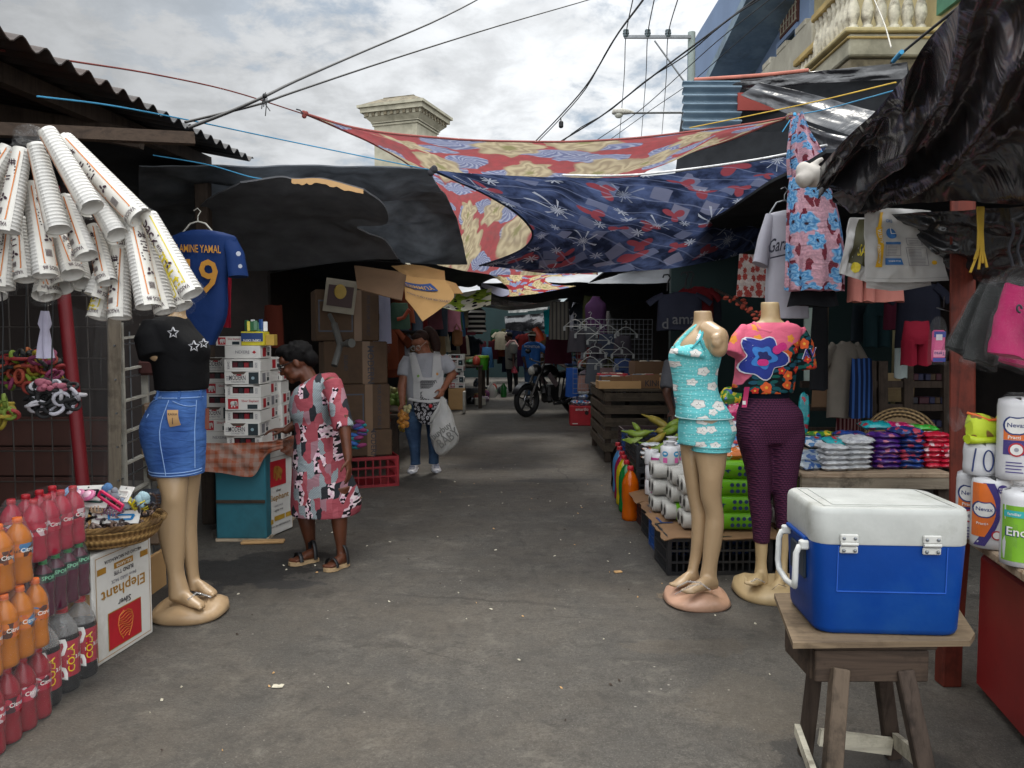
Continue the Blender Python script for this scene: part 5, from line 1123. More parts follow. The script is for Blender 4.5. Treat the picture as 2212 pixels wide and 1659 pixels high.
def slat_crate(name,label,c,w,d,h,rz,mat,group,cat='crate',nr=4,nv=9):
    rt=thing(name,label,cat,c,group); M=Matrix.Rotation(rz,3,'Z'); c=V(c); q=lambda x,y,z:c+M@V((x,y,z)); mb=MB(mat)
    for s in (-1,1):
        for t in (-1,1): mb.box(q(s*(w/2-.015),t*(d/2-.015),h/2),(.03,.03,h),.004,M)
    for sd in range(4):
        L,off=(w,d) if sd%2==0 else (d,w); A=Matrix.Rotation(PI/2*sd,3,'Z')
        for k in range(nr): 
            z=h*(.04+.92*k/(nr-1)); mb.box(c+M@A@V((0,-off/2+.008,z)),(L-.01,.014,.03 if k in (0,nr-1) else .014),0,M@A)
        for k in range(nv): x=-L/2+L*(k+.5)/nv; mb.box(c+M@A@V((x,-off/2+.011,h/2)),(.010,.010,h*.9),0,M@A)
    mb.build('sides',rt); MB(mat).box(q(0,0,.012),(w-.02,d-.02,.02),0,M).build('bottom',rt); return rt
CR=basic('crate_red',C('#8c1420'),.45,.12,4,dirt='#4a0c12'); CB=basic('crate_black',C('#16171a'),.5,.2,5,dirt='#2f2d2a'); CBL=basic('crate_blue',C('#133a72'),.45,.15,4); CBR=basic('crate_maroon',C('#2b1517'),.5,.2,4)
slat_crate('plastic_crate','red plastic crate holding up the brown boxes',(-1.52,7.72,0),.66,.5,.30,RZ,CR,'plastic crates')
mb=MB(rgb('#2a7a80',.7)); rr=random.Random(13); p=P(772,945,7.1)
for i in range(14): mb.use(rgb(['#1f7a80','#7a2a55','#2a5a9a','#5a3a7a'][i%4],.8)); mb.ell(p+V((rr.uniform(-.05,.06),rr.uniform(-.03,.03),-.09+.018*i)),(.05,.03,.022),10,6,Matrix.Rotation(rr.uniform(-.4,.4),3,'Y'))
one(mb,'yarn_bundle','bundle of teal and purple yarn beside the stooping woman','yarn')
mb=MB(rgb('#4a4945',.6)); mb.tube([P(722,700,6.9),P(735,745,6.8),P(722,790,6.7)],.03,8); mb.tube([P(735,745,6.8),P(752,742,6.75)],.022,8); mb.tube([P(750,742,6.75),P(760,741,6.7)],[.035,.04],10); mb.tube([P(722,700,6.9),P(712,680,7)],.02,8); one(mb,'fan_stand','grey plastic fan bracket before the brown boxes','bracket')
# hanging goods in the dark behind the cartons
one(garment(MB(plaincloth('dark_orange_cloth',C('#4a1d12'),0)),P(590,660,6.6),.16,.36,'strip',.2),'orange_garment','dark orange garment hanging in the gloom behind the cartons','garment')
mb=MB(rgb('#8a8272',.7)); M=Matrix.Rotation(R(8),3,'Y'); mb.box(P(735,640,7.4),(.3,.01,.32),0,M); mb.use(rgb('#3a2422')).box(P(735,640,7.39),(.24,.01,.2),0,M); mb.use(rgb('#a88a3a')).ell(P(735,630,7.38),(.06,.004,.07)); one(mb,'poster','dim calendar poster hanging under the canopy','poster')
# ---------- right stalls: walls and roofs
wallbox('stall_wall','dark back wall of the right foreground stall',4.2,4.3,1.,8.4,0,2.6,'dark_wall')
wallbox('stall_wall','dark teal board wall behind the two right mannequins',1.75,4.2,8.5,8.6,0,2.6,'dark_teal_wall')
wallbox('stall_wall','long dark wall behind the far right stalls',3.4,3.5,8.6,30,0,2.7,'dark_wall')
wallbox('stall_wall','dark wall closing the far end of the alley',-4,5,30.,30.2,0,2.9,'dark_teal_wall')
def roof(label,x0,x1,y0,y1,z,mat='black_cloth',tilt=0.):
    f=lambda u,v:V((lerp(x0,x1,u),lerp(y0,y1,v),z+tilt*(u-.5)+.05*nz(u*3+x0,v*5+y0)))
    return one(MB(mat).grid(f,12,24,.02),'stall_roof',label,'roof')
roof('black sheet roof over the right stall behind the awning',1.75,5.4,4.35,9,2.52)
roof('black sheet roof over the far right stalls',1.3,5.4,9.05,27,2.5,tilt=.15)
roof('black sheet roof over the far left stalls',-4.2,-1.25,8.2,27,2.42,tilt=-.15)
roof('dark roof over the left cigarette stall',-4.6,-2.4,5.,8.,2.75)
# ---------- counter on the right
rt=thing('red_counter','worn red painted counter with a rough wooden top at the right edge','counter',(2.3,2.4,0))
e0=P(2084,1152,3.12); e1=P(2212,1236,2.58); ed=(e1-e0); far=e0; near=e0+ed*2.6; near.z=far.z
mb=MB('wood_deck'); zt=far.z
def slab(o,z0,z1): return [V((far.x+o,far.y,z0)),V((near.x+o,near.y,z0)),V((3.2,near.y,z0)),V((3.2,far.y+.2,z0)),V((far.x+o,far.y,z1)),V((near.x+o,near.y,z1)),V((3.2,near.y,z1)),V((3.2,far.y+.2,z1))]
def slab2(o,z0,z1): s=slab(o,z0,z1); return [s[0],s[1],s[2],s[3],s[4],s[5],s[6],s[7]]
mb.hexa([p for p in (lambda s:[s[1],s[2],s[3],s[0],s[5],s[6],s[7],s[4]])(slab(0,zt-.035,zt))],.006); mb.build('top',rt)
mb=MB(basic('red_paint_worn',C('#7c1a1a'),.42,.3,1.6,.15,10,dirt='#2e1512')); s=slab(.05,0,zt-.037); mb.hexa([s[1],s[2],s[3],s[0],s[5],s[6],s[7],s[4]],.05); mb.build('panel',rt)
mb=MB('wood_red'); mb.bar(V((far.x-.01,far.y+.06,0)),V((far.x+.01,far.y+.05,zt-.04)),.06,.05); mb.box((far.x-.02,far.y+.05,.14),(.08,.07,.28),.005); mb.build('leg',rt)
one(MB('wood_red').hexa([P(2050,1110,4.)*1,P(2107,1110,4.),P(2107,1110,4.15),P(2050,1110,4.15),P(2052,430,4.),P(2108,430,4.),P(2108,430,4.15),P(2052,430,4.15)],.008),'red_post','red brown timber post at the corner of the right stall','post')
# ---------- cooler on its stool
rt=thing('cool_box','blue cool box with a white ribbed lid standing on a wooden stool','cooler',(1.17,2.57,.522))
cw,cdp,ch=.478,.345,.405; RC=R(-4); 
def rr_ring(w,d,z,r,cx=0,cy=0,n=6):
    o=[]
    for (sx,sy,a0) in ((1,1,0),(-1,1,90),(-1,-1,180),(1,-1,270)):
        for k in range(n): a=R(a0+90*k/(n-1)); o.append(V((cx+sx*(w/2-r)+r*cos(a),cy+sy*(d/2-r)+r*sin(a),z)))
    return o
BLUE=basic('cooler_blue',C('#01357c'),.45,.12,3.,.15,45,spec=.2,dirt='#17447e'); CWH=basic('cooler_white',C('#a8a9a4'),.5,.12,7,.2,40,dirt='#84847a')
mb=MB(BLUE); mb.loft([rr_ring(cw*k,cdp*k2,z,.045) for k,k2,z in ((.88,.86,0),(.92,.9,.006),(.94,.92,.02),(.985,.98,.28),(.985,.98,.30))]); b=mb.build('body',rt,False)
mb=MB(CWH); mb.loft([rr_ring(cw*k,cdp*k,z,.05) for k,z in ((.99,.29),(1.0,.296),(1.0,.385),(.985,.40),(.96,.405))]); mb.build('lid',rt,False)
mb=MB(CWH)
for k in range(19): mb.box((.01,-.115+k*.0135,.4065),(.36,.0075,.004),.0015)
mb.box((0,-.142,.406),(.40,.004,.004)); mb.box((0,.142,.406),(.40,.004,.004)); mb.box((-.2,0,.406),(.004,.28,.004)); mb.box((.2,0,.406),(.004,.28,.004)); mb.build('lid_ribs',rt,False)
yf=-cdp/2*.975
def fy(z): return -cdp/2*lerp(.92,.98,min(1,z/.28))
mb=MB(basic('cooler_blue_edge',C('#1d4fa6'),.4))
for (a,bq) in (((-.165,.14),(.165,.14)),((.165,.14),(.165,.285)),((-.165,.285),(-.165,.14))):
    mb.bar(V((a[0],fy(a[1])-.001,a[1])),V((bq[0],fy(bq[1])-.001,bq[1])),.003,.003)
mb.build('panel_line',rt,False)
for hx in (-.135,.115):
    mb=MB(basic('hinge_white',C('#b5b4ae'),.4)); mb.box((hx,-cdp/2-.004,.312),(.055,.008,.026),.003); mb.box((hx,-cdp/2-.002,.275),(.055,.008,.022),.003); mb.tube([V((hx-.026,-cdp/2-.007,.294)),V((hx+.026,-cdp/2-.007,.294))],.006,8); h=mb.build('hinge',rt,False)
    for sx in (-.017,.017):
        for z in (.312,.274): MB('steel').ell((hx+sx,-cdp/2-.009,z),(.0055,.004,.0055),10,6).build('screw',h,False)
mb=MB(basic('handle_white',C('#c2c2be'),.4)); xs=-cw/2-.004
mb.tube([V((xs,-.10,.265)),V((xs-.022,-.10,.262)),V((xs-.03,-.10,.24)),V((xs-.032,-.1,.16)),V((xs-.03,-.09,.13)),V((xs-.03,0,.12)),V((xs-.03,.09,.13)),V((xs-.032,.1,.16)),V((xs-.03,.10,.24)),V((xs-.022,.10,.262)),V((xs,.10,.265))],.010,10); mb.box((xs-.006,-.1,.27),(.03,.026,.03),.005); mb.box((xs-.006,.1,.27),(.03,.026,.03),.005); mb.build('handle',rt,False)
MB(BLUE).tube([V((-cw/2-.004,-.1,.288)),V((-cw/2-.004,.1,.288))],.008,8).build('grip_recess',rt,False)
MB(rgb('#1d2733')).box((-cw/2+.003,0,.2),(.012,.15,.1),.004).build('handle_hollow',rt,False)  # dark slab stands in for the shaded hollow behind the handle
rt.location=(1.198,2.53,.522); rt.rotation_euler=(0,0,RC)
wood('wood_leg','#3d332a','#5c4f42',2); wood('wood_stool','#564839','#75644f',0,1.3,'#3f3226')
rt=thing('wooden_stool','rough wooden stool with splayed legs under the blue cool box','stool',(1.15,2.55,0))
def zp(px,py,z): return G(px,py,z)
zs=.52
mb=MB('wood_stool'); o=[zp(1713,1389,zs),zp(2096,1384,zs),zp(2106,1368,zs),P(2040,1300,2.85),P(1672,1312,2.78)]
o[3].z=zs;o[4].z=zs
mb.add(o+[p-V((0,0,.018)) for p in o],[(0,1,2,3,4),(9,8,7,6,5)]+[(i,i+5,(i+1)%5+5,(i+1)%5) for i in range(5)]); mb.build('top',rt)
mb=MB('wood_dark_x'); p0=P(1745,1400,2.34);p1=P(2012,1400,2.34); y0=2.34
mb.box(((p0.x+p1.x)/2+.02,y0+.14,.494),(p1.x-p0.x,.28,.014),.003); mb.use('wood_dark_x').box(((p0.x+p1.x)/2+.01,y0+.012,.434),(p1.x-p0.x-.03,.022,.10),.004); mb.use('wood_dark_x').box(((p0.x+p1.x)/2+.01,y0+.26,.434),(p1.x-p0.x-.03,.022,.10),.004); mb.box((p0.x+.03,y0+.136,.434),(.022,.22,.098)); mb.box((p1.x-.03,y0+.136,.434),(.022,.22,.098)); mb.build('apron',rt)
legs=[((1812,1470,2.33),(1795,1700,2.25),.052,'wood_leg'),((1958,1475,2.34),(2010,1720,2.26),.052,'wood_dark'),((1765,1405,2.58),(1735,1660,2.62),.045,'wood_dark'),((1908,1470,2.56),(1930,1640,2.6),.05,'wood_dark')]
for a,b_,w,m in legs:
    A=P(*a);B_=P(*b_); d=(B_-A); B2=A+d*(A.z/(A.z-B_.z)); A2=A-d*.12; MB(m).bar(A2,B2,w,w*.8,.004).build('leg',rt)
mb=MB('wood_white'); mb.bar(P(1770,1592,2.55),P(1925,1612,2.55),.07*.8,.018,up=V((0,1,0))); mb.bar(P(1722,1575,2.5),P(1760,1680,2.2),.035,.018,up=V((1,0,0))); mb.bar(P(1935,1600,2.55),P(1985,1640,2.3),.05,.018,up=V((1,0,0))); mb.build('brace',rt)
# ---------- paper packs on the counter
def heart(a):
    t=a-PI/2; return (2-2*sin(a)+sin(a)*math.sqrt(abs(cos(a)))/(sin(a)+1.4))*.25 if 0 else 1.
PAPER=basic('paper_pack',C('#c6c5c6'),.35,.04,8,.3,22); OR=rgb('#d0661c'); PU=rgb('#33246b'); HB=rgb('#1f3168')
def rollpack(name,label,c,w,d,h,rz,front,cat='paper pack',grp='paper packs on the counter',mat=None):
    rt=thing(name,label,cat,c,grp); M=Matrix.Rotation(rz,3,'Z'); c=V(c); mb=MB(mat or PAPER)
    def ring(k,z,wob=0.): 
        return [c+M@V((p.x*(1+wob*nz(p.x*20,p.y*20,z*30)),p.y*(1+wob*nz(p.y*20,z*30,p.x*9)),p.z)) for p in rr_ring(w*k,d*k,z,min(w,d)*.38,n=7)]
    mb.loft([ring(.8,0),ring(.97,.006),ring(1,.03,.02),ring(1,h*.33,.02),ring(.985,h*.5,.02),ring(1,h*.66,.02),ring(1,h-.03,.03),ring(.95,h-.006,.05),ring(.6,h+.003,.1),ring(.2,h-.006)])
    mb.build('roll',rt)
    if front:
        m=MB(OR)
        def f(x,y,o=.0025):
            q=min(w,d)*.38; ax=abs(x)-(w/2-q)
            yy=-d/2 if ax<0 else -d/2+q-math.sqrt(max(0,q*q-ax*ax)); return c+M@V((x,yy-o,h/2+y))
        front(m,f,w,h); m.build('print',rt)
    m=MB('clear_bag'); rr=random.Random(int(c.x*999)); 
    m.loft([ring(1.015,.004),ring(1.02,h*.5,.02),ring(1.015,h-.01,.02)],cap=False); m.loft([ring(k,h+z,.3) for k,z in ((1.0,-.01),(.6,.01),(.25,.02))],cap=False); m.build('film',rt); return rt
def nev(m,f,w,h,x=0.,y=0.,s=1.):
    m.use(HB).blob(lambda a,b:f(a,b,.003),x,y,lambda a:s*(.034+.007*abs(cos(a))-.006*(sin(a)>.9)),20,3); m.use(WHITE).blob(lambda a,b:f(a,b,.004),x,y,lambda a:s*(.029+.006*abs(cos(a))-.006*(sin(a)>.9)),20,3); m.use(HB).text('Nevax',.022*s,lambda a,b:f(x+a,y+b,.005),s*.058)
def fr_big(m,f,w,h):
    m.use(PU).grid(lambda u,v:f(lerp(-.005,.032,u)-.05+.05*sin(v*2.6),lerp(-.12,.12,v),.0015),3,10); m.use(OR).grid(lambda u,v:f(lerp(-.062,-.02+.035*sin(v*PI),u),lerp(-.085,.118,v),.002),6,10); nev(m,f,w,h,-.024,.02,.95)
    m.use(WHITE).text('Practi+',.014,lambda a,b:f(a-.028,b-.035,.004)); m.use(PU).blob(lambda a,b:f(a,b,.003),.034,.1,lambda a:.017,14,2); m.use(WHITE).text('DOBLE',.008,lambda a,b:f(a+.034,b+.102,.004)); m.text('HOJA',.008,lambda a,b:f(a+.034,b+.093,.004)); m.use(RED).blob(lambda a,b:f(a,b,.003),.02,-.075,lambda a:.018,14,2); m.use(WHITE).blob(lambda a,b:f(a,b,.004),.02,-.075,lambda a:.013,14,2)
def fr_tall(m,f,w,h):
    m.use(OR).grid(lambda u,v:f(lerp(-.04,.04,u),lerp(0,.055,v),.0015),6,3); m.use(PU).grid(lambda u,v:f(lerp(-.04,.04,u),lerp(-.055,-.001,v),.0015),6,3); nev(m,f,w,h,0,.055,1.05); m.use(WHITE).text('Practi',.018,lambda a,b:f(a-.006,b+.01,.004)); m.use(RED).text('+',.03,lambda a,b:f(a+.03,b+.01,.004))
    m.use(RED).blob(lambda a,b:f(a,b,.003),.002,-.035,lambda a:.026,16,2); m.use(WHITE).blob(lambda a,b:f(a,b,.004),.002,-.035,lambda a:.020,16,2); m.use(rgb('#8a8890')); m.blob(lambda a,b:f(a,b,.005),.002,-.035,lambda a:.008,8)
    m.use(PU); [m.rect(lambda a,b:f(a,b,.003),-.03,-.085-.012*k,.02+.006*(k%2),-.081-.012*k,3) for k in range(4)]
def fr_enc(m,f,w,h):
    m.use(rgb('#6ea31c')).grid(lambda u,v:f(lerp(-.065,.065,u),lerp(-.11,.085,v),.0015),8,6); m.use(rgb('#2aa0a0')).grid(lambda u,v:f(lerp(-.06,.0,u),lerp(.045,.068,v),.003),4,2); m.use(WHITE).text('familiar',.014,lambda a,b:f(a-.03,b+.056,.004)); m.use(rgb('#18325c')).text('Encanto',.046,lambda a,b:f(a+.014,b-.008,.0035),.14); m.use(WHITE).text('Encanto',.042,lambda a,b:f(a+.014,b-.006,.0045),.132)
zc=e0.z+.001
def onc(px,Y): q=P(px,1100,Y); return V((q.x,Y,zc))
rollpack('paper_pack','large white paper pack with orange and purple print on the counter edge',onc(2140,2.92),.135,.15,.27,R(-30),fr_big)
rollpack('paper_pack','narrow paper pack with small heart print behind the large one',onc(2095,3.06),.10,.12,.265,R(-32),fr_tall)
rollpack('paper_pack','green printed paper pack at the right picture edge on the counter',onc(2214,2.68),.145,.15,.265,R(-34),fr_enc)
rollpack('paper_pack','hidden white paper pack behind the green printed one',onc(2200,3.0),.15,.15,.27,R(-4),None)
p=onc(2116,2.96); p.z=zc+.272
def fr10(m,f,w,h):
    m.use(HB); m.tube([f(-.02,.045,.003),f(-.026,0,.003),f(-.03,-.045,.003)],.0028,5); m.tube([f(.022+.016*cos(a)*1.,.0+.04*sin(a),.003) for a in [i*2*PI/18+1.4 for i in range(19)]],.0028,5)
rollpack('toilet_roll','wrapped white roll with the number 10 in marker, on top of the packs',p,.125,.125,.125,R(-30),fr10,'toilet roll')
p=onc(2190,2.86); p.z=zc+.272; rollpack('paper_roll','tall white kitchen roll with heart logo on top of the packs at the right',p,.13,.13,.305,R(-34),fr_tall,'kitchen roll')
# lime shoe
SHH=.30
def shoe(rt,c,L,rz,mu,ms,SHH=.30):
    M=Matrix.Rotation(rz,3,'Z'); c=V(c); q=lambda x,y,z:c+M@V((x,y,z))
    rings=[]
    for t,hw,h0,h1 in ((-.5,.55,.2,.75),(-.46,.8,.05,1.),(-.3,.85,0,.98),(-.12,.8,.02,.85),(.05,.85,.02,.7),(.25,1.,.02,.5),(.4,.85,.04,.38),(.48,.5,.08,.28),(.5,.2,.12,.2)):
        rings.append([q(t*L,L*.17*hw*cos(a),L*SHH*lerp(h0,h1,.5+.5*sin(a))) for a in [i*2*PI/14 for i in range(14)]])
    MB(mu).loft(rings).build('upper',rt)
    mb=MB(ms); mb.loft([[q(t*L,L*.18*hw*cos(a),.018*L/.25*(sin(a))+.012) for a in [i*2*PI/12 for i in range(12)]] for t,hw in ((-.52,.4),(-.48,.85),(-.2,.85),(.2,1.02),(.42,.85),(.52,.3))]); mb.build('sole',rt)
def lime():
    t=NT('lime_mesh'); co=t.co('Object',(60,60,60),(0,0,.8)); s=t.sep(co); w=t.math('MULTIPLY',t.math('SINE',(s,0)),t.math('SINE',t.math('ADD',(s,2),(s,1)))); c=t.mix(t.step(w,.35,.5),C('#b3c433'),C('#7a5a30')); t.P(c,.6,0,.3); return fin(t)
lime()
p=onc(2122,2.92); p.z=zc+.40; rt=thing('sport_shoe','lime yellow sport shoe with orange collar on the numbered roll','shoe',p); p=onc(2150,2.95); p.z=zc+.40; shoe(rt,p,.25,R(8),'lime_mesh',rgb('#a9ba1e'),.46)
mb=MB(rgb('#d8642a')); mb.tube([p+V((-.12,0,.112)),p+V((-.11,-.03,.108)),p+V((-.06,-.036,.088)),p+V((-.02,-.036,.09)),p+V((.03,-.03,.11))],.005,6); mb.use(rgb('#c9cf1e')).tube([p+V((-.03,-.036,.095)),p+V((0.02,-.03,.125)),p+V((.06,-.0,.13))],.006,6); mb.build('collar',rt)
c=P(2088,905,2.95); mb=MB('clear_bag'); rr=random.Random(3)
mb.loft([[c+V((-.05*k/4+.0,.02*sin(a)*(1+k*.2),.0))+V((0,.015*cos(a*2+k),(.012+.010*k)*cos(a)*(1+.5*nz(a,k,2)))) for a in [i*2*PI/10 for i in range(10)]] for k in range(5)],cap=False); one(mb,'film_twist','crumpled clear film tail beside the lime shoe','film')
# ---------- bagged garments hanging above the counter
def bagged(label,tp,bt,wpx,Y,mat,seed,grp,ink=None):
    rt=thing('bagged_garment',label,'bagged garment',P(*tp,Y),grp)
    a=P(*tp,Y);b=P(*bt,Y-.06); w=wpx*ZS(Y)
    z=(b-a).normalized(); x=V((0,1,0)).cross(z).normalized()*-1; 
    def ring(t,k,dd,n=22): 
        c=a.lerp(b,t); return [c+x*(w/2*k*cos(q)*(1+.12*nz(cos(q)*2+seed,t*5,seed)))+V((0,dd*sin(q)*(1+.5*nz(cos(q)*3,t*4+seed,2)),.01*nz(q,t*5,seed))) for q in [i*2*PI/n for i in range(n)]]
    MB(mat).loft([ring(t,lerp(.55,1.,t**.7),.02+.02*t) for t in [i/8 for i in range(9)]]).build('garment',rt)
    MB('clear_bag').loft([ring(t,lerp(.3,1.12,max(0,min(1,(t+.13)/.9))**.6),.03+.025*t) for t in [-.12,-.05,.05,.2,.35,.5,.65,.8,.95,1.04,1.07]],cap=False).build('bag',rt)
    if ink:
        m=MB(INK); n_=V((0,-1,0)); 
        for (u,v,s) in ink: m.tube([a.lerp(b,v)+x*(w*u+s*cos(q)*.7)+V((0,-.055,s*sin(q))) for q in [i*5.2/12 for i in range(13)]],.004,5)
        m.build('print',rt)
GC=plaincloth('charcoal_cloth',C('#2b2c2b'),0,.2,.8,.3,20); MG=plaincloth('magenta_cloth',C('#9c1250'),0,.15,.7,.3,20)
bagged('bagged charcoal garment hanging nearest the red post',(2132,622),(2075,762),64,3.05,GC,1.,'bagged garments over the counter')
bagged('second bagged charcoal garment, blue stripe, left of the magenta one',(2150,620),(2112,782),64,2.95,GC,2.,'bagged garments over the counter')
bagged('bagged magenta garment with dark print at the right edge',(2196,618),(2180,770),92,2.75,MG,3.,'bagged garments over the counter',[(-.12,.35,.012),(.2,.35,.014),(.2,.6,.03)])
bagged('lower bagged magenta garment under the printed one',(2225,625),(2200,790),86,2.85,MG,4.,'bagged garments over the counter')
mb=MB('clear_bag'); f=coons(pts((2150,600,3.1),(2185,575,3.),(2215,560,2.9)),pts((2120,622,3.05),(2165,615,2.9),(2230,612,2.8)),pts((2120,622,3.05),(2150,600,3.1)),pts((2230,612,2.8),(2215,560,2.9))); mb.grid(rippled(f,.08,7,5,1.,V((0,-1,.3))),18,14); one(mb,'clear_bag','crumpled clear plastic over the hanging magenta garments','plastic bag')
rt=thing('diaper_pack','clear bag with a pink and blue printed pad packet hanging by the red post','packet',P(2026,740,4.0)); c=P(2026,735,3.95)
mb=MB('clear_bag'); mb.loft([[c+V((hw*cos(a)*1.1,.02*k*sin(a),z+.006*nz(a*2,z*30))) for a in [i*2*PI/14 for i in range(14)]] for z,hw,k in ((.12,.012,.5),(.10,.03,.6),(.07,.04,1),(.02,.043,1.2),(-.06,.045,1.2),(-.115,.046,1),(-.125,.04,.3))],cap=False); mb.build('bag',rt)
mb=MB(rgb('#c24a7c',.4)); mb.box(c+V((0,-.005,-.03)),(.068,.022,.165),.01); f=plane(c+V((0,-.018,-.03)),(1,0,0),(0,0,1)); mb.use(rgb('#2a3a8a')).rect(f,-.03,.045,.03,.075); mb.rect(f,-.032,-.08,.032,-.06); mb.use(rgb('#c8c4cc')).rect(lambda x,y:f(x,y)+V((0,-.001,0)),-.02,.03,.012,.06); mb.use(rgb('#d88aa8')).rect(f,-.03,-.055,.03,-.02); mb.use(HB).text('Terso',.026,lambda x,y:f(-x,-y-.037)+V((0,-.002,0)),.055); mb.build('packet',rt)
mb=MB('steel'); q=P(2040,640,4.1); mb.tube([q,q+V((0,0,-.06)),q+V((-.04,0,-.06)),q+V((.03,0,-.08))],.003,5); one(mb,'wire_hook','thin wire hook above the pad packet','hook')
# ---------- hanging clothes on the right
TEE=plaincloth('tee_white',C('#a7a6ae'),.25,.08,.85,.3,8)
rt=thing('white_shirt','long white t-shirt with dark script lettering hanging behind the floral dress','shirt',P(1690,570,5.0))
mb=MB(TEE); pxloft(mb,[(455,1690,1706,.06),(463,1662,1728,.1),(480,1658,1735,.13),(560,1657,1738,.15),(640,1655,1742,.16),(688,1660,1745,.16)],5.0,40,2.4,(.12,2.6,2.,4.)); mb.build('body',rt)
MB(TEE).tube([P(1666,470,5.),P(1652,520,4.97),P(1642,572,4.95)],[.06,.07,.075],14,flat=.5).build('sleeve',rt)
f=plane(P(1684,529,4.905),(1,0,.22),(0,0,1)); mb=MB(rgb('#1d1f2c')); mb.text('Garag',.12,f,.16,.35); mb.rect(f,-.06,-.075,.04,-.065); mb.build('lettering',rt)
one(hanger(MB('steel'),P(1694,458,5.02),.2),'clothes_hanger','wire hanger holding the white t-shirt','hanger')
def lb(mb,rows,Y,fold,n=60,p=2.2): return pxloft(mb,rows,Y,n,p,fold,6)
rt=thing('floral_dress','pink dress with large blue flowers hanging by the black awning','dress',P(1757,520,4.7))
t=MB('floral_dress_print'); 
def dress(mb,rows,Y,ph):
    rv=[(V((r[0],r[1],r[2]))) for r in rows]; rings=[]
    for j in range(41):
        q=interp(rv,j/40); a=P(q.y,q.x,Y);b=P(q.z,q.x,Y); c=(a+b)/2; hw=(b.x-a.x)/2; ring=[]
        for i in range(90):
            s=2*PI*i/90; k=j/40
            ring.append(c+V((hw*cos(s),(.10*sin(s)+.022*(.3+k)*sin(s*9+1.5*sin(s*2)+ph)),.006*sin(9*s))))
        rings.append(ring)
    return mb.loft(rings)
dress(t,[(384,1708,1780),(430,1703,1800),(500,1701,1815),(570,1700,1819),(628,1698,1819)],4.7,.4).build('skirt',rt)
dress(MB('floral_dress_print'),[(252,1716,1726),(290,1708,1745),(335,1703,1775),(384,1706,1785)],4.8,1.).build('bodice',rt)
mb=garment(MB(plaincloth('charcoal_garment',C('#17181b'),0)),P(1772,650,5.2),.13,.6,'strip',.3,.07,.3,3.); one(mb,'dark_garment','long dark garment hanging behind the printed mannequin shirt','garment')
mb=garment(MB(plaincloth('black_knit',C('#101114'),0)),P(1757,612,4.75),.3,.14,'skirt',.1,.06,.4,2.); one(mb,'black_garment','black garment peeking out under the floral dress','garment')
# woven sacks
SK=plaincloth('sack_white',C('#b9b7b4'),.2,.05,.6,.25,16)
def sack(label,top,bot,lef,rig,Yseed,deco):
    rt=thing('woven_sack',label,'sack',top[0],'woven feed sacks hung below the awning'); f=coons(top,bot,lef,rig); g=rippled(f,.03,4,3,Yseed,V((0,-1,0))); MB(SK).grid(g,30,30,.006).build('sheet',rt)
    deco(rt,lambda u,v,o=.005:g(u,v)+V((0,-o,0)))
def d1(rt,g):
    m=MB(rgb('#3d3a1c',.6)); m.grid(lambda u,v:g(.2+.75*u+.1*v,.22+.75*v,.004),10,10); m.use(rgb('#c2b02a')); m.text('SACOS',.1,lambda x,y:g(.75+x*3,.45+y*2.6,.008),.2); m.blob(lambda x,y:g(.8+x*3,.8+y*2.6,.008),0,0,lambda a:.04); m.blob(lambda x,y:g(.45+x*3,.17+y*2.,.008),0,0,lambda a:.045,10); m.build('print',rt)
def d2(rt,g):
    S=lambda x,y,o=.006:g(x,y,o); m=MB(rgb('#cf9f10',.6)); m.grid(lambda u,v:S(.14+.1*u+.05*v,.2+.55*v),4,10); m.grid(lambda u,v:S(.21+.06*u+.06*v,.75+.2*v),4,4); m.use(WHITE); m.text('AGRICORP',.05,lambda x,y:S(.19-y*1.2,.38+x*1.2,.009),.22); m.text('ALISTA',.07,lambda x,y:S(.24-y*1.2,.62+x*1.2,.009),.17)
    b=rgb('#2a5f96',.6); m.use(b); m.blob(lambda x,y:S(x,y,.006),.42,.66,lambda a:.072*(1+.0*a),20); m.use(WHITE).rect(lambda x,y:S(x,y,.009),.415,.66,.425,.74); m.rect(lambda x,y:S(x,y,.009),.42,.655,.49,.663); m.use(b)
    m.rect(S,.29,.235,.52,.325,4); m.rect(S,.30,.51,.52,.54,4); m.use(GREYINK)
    for (x0,y0,x1,y1) in ((.30,.36,.52,.505),(.58,.22,.83,.47),(.6,.5,.8,.6)):
        for q in ((x0,y0,x1,y0+.006),(x0,y1-.006,x1,y1),(x0,y0+.006,x0+.006,y1-.006),(x1-.006,y0+.006,x1,y1-.006)): m.rect(S,*q,4)
        k=y0+.02
        while k<y1-.02: m.rect(lambda x,y:S(x,y,.007),x0+.03,k,x1-.03-.04*((k*97)%1),k+.006,3); k+=.02
    m.use(WHITE).text('2264-9728',.03,lambda x,y:S(.42+x,.285+y,.009),.16); m.use(rgb('#cf9f10',.6)).blob(lambda x,y:S(x,y,.006),.89,.26,lambda a:.03,10); m.use(b).text('GRS',.06,lambda x,y:S(.42+x,.83+y,.006),.12); m.use(rgb('#8a8a88')).rect(S,.0,.045,1.,.05,12); m.build('print',rt)
sack('white and olive sack with yellow lettering, left of the whiter sack',pts((1836,470,4.35),(1900,470,4.3)),pts((1813,590,4.35),(1880,612,4.3)),pts((1813,590,4.35),(1836,470,4.35)),pts((1880,612,4.3),(1900,470,4.3)),1.,d1)
sack('white sack with yellow band and blue printed boxes below the awning',pts((1868,452,4.2),(1930,450,4.2),(2010,455,4.15)),pts((1869,608,4.2),(1950,610,4.18),(2050,606,4.15)),pts((1869,608,4.2),(1868,452,4.2)),pts((2050,606,4.15),(2010,455,4.15)),5.,d2)
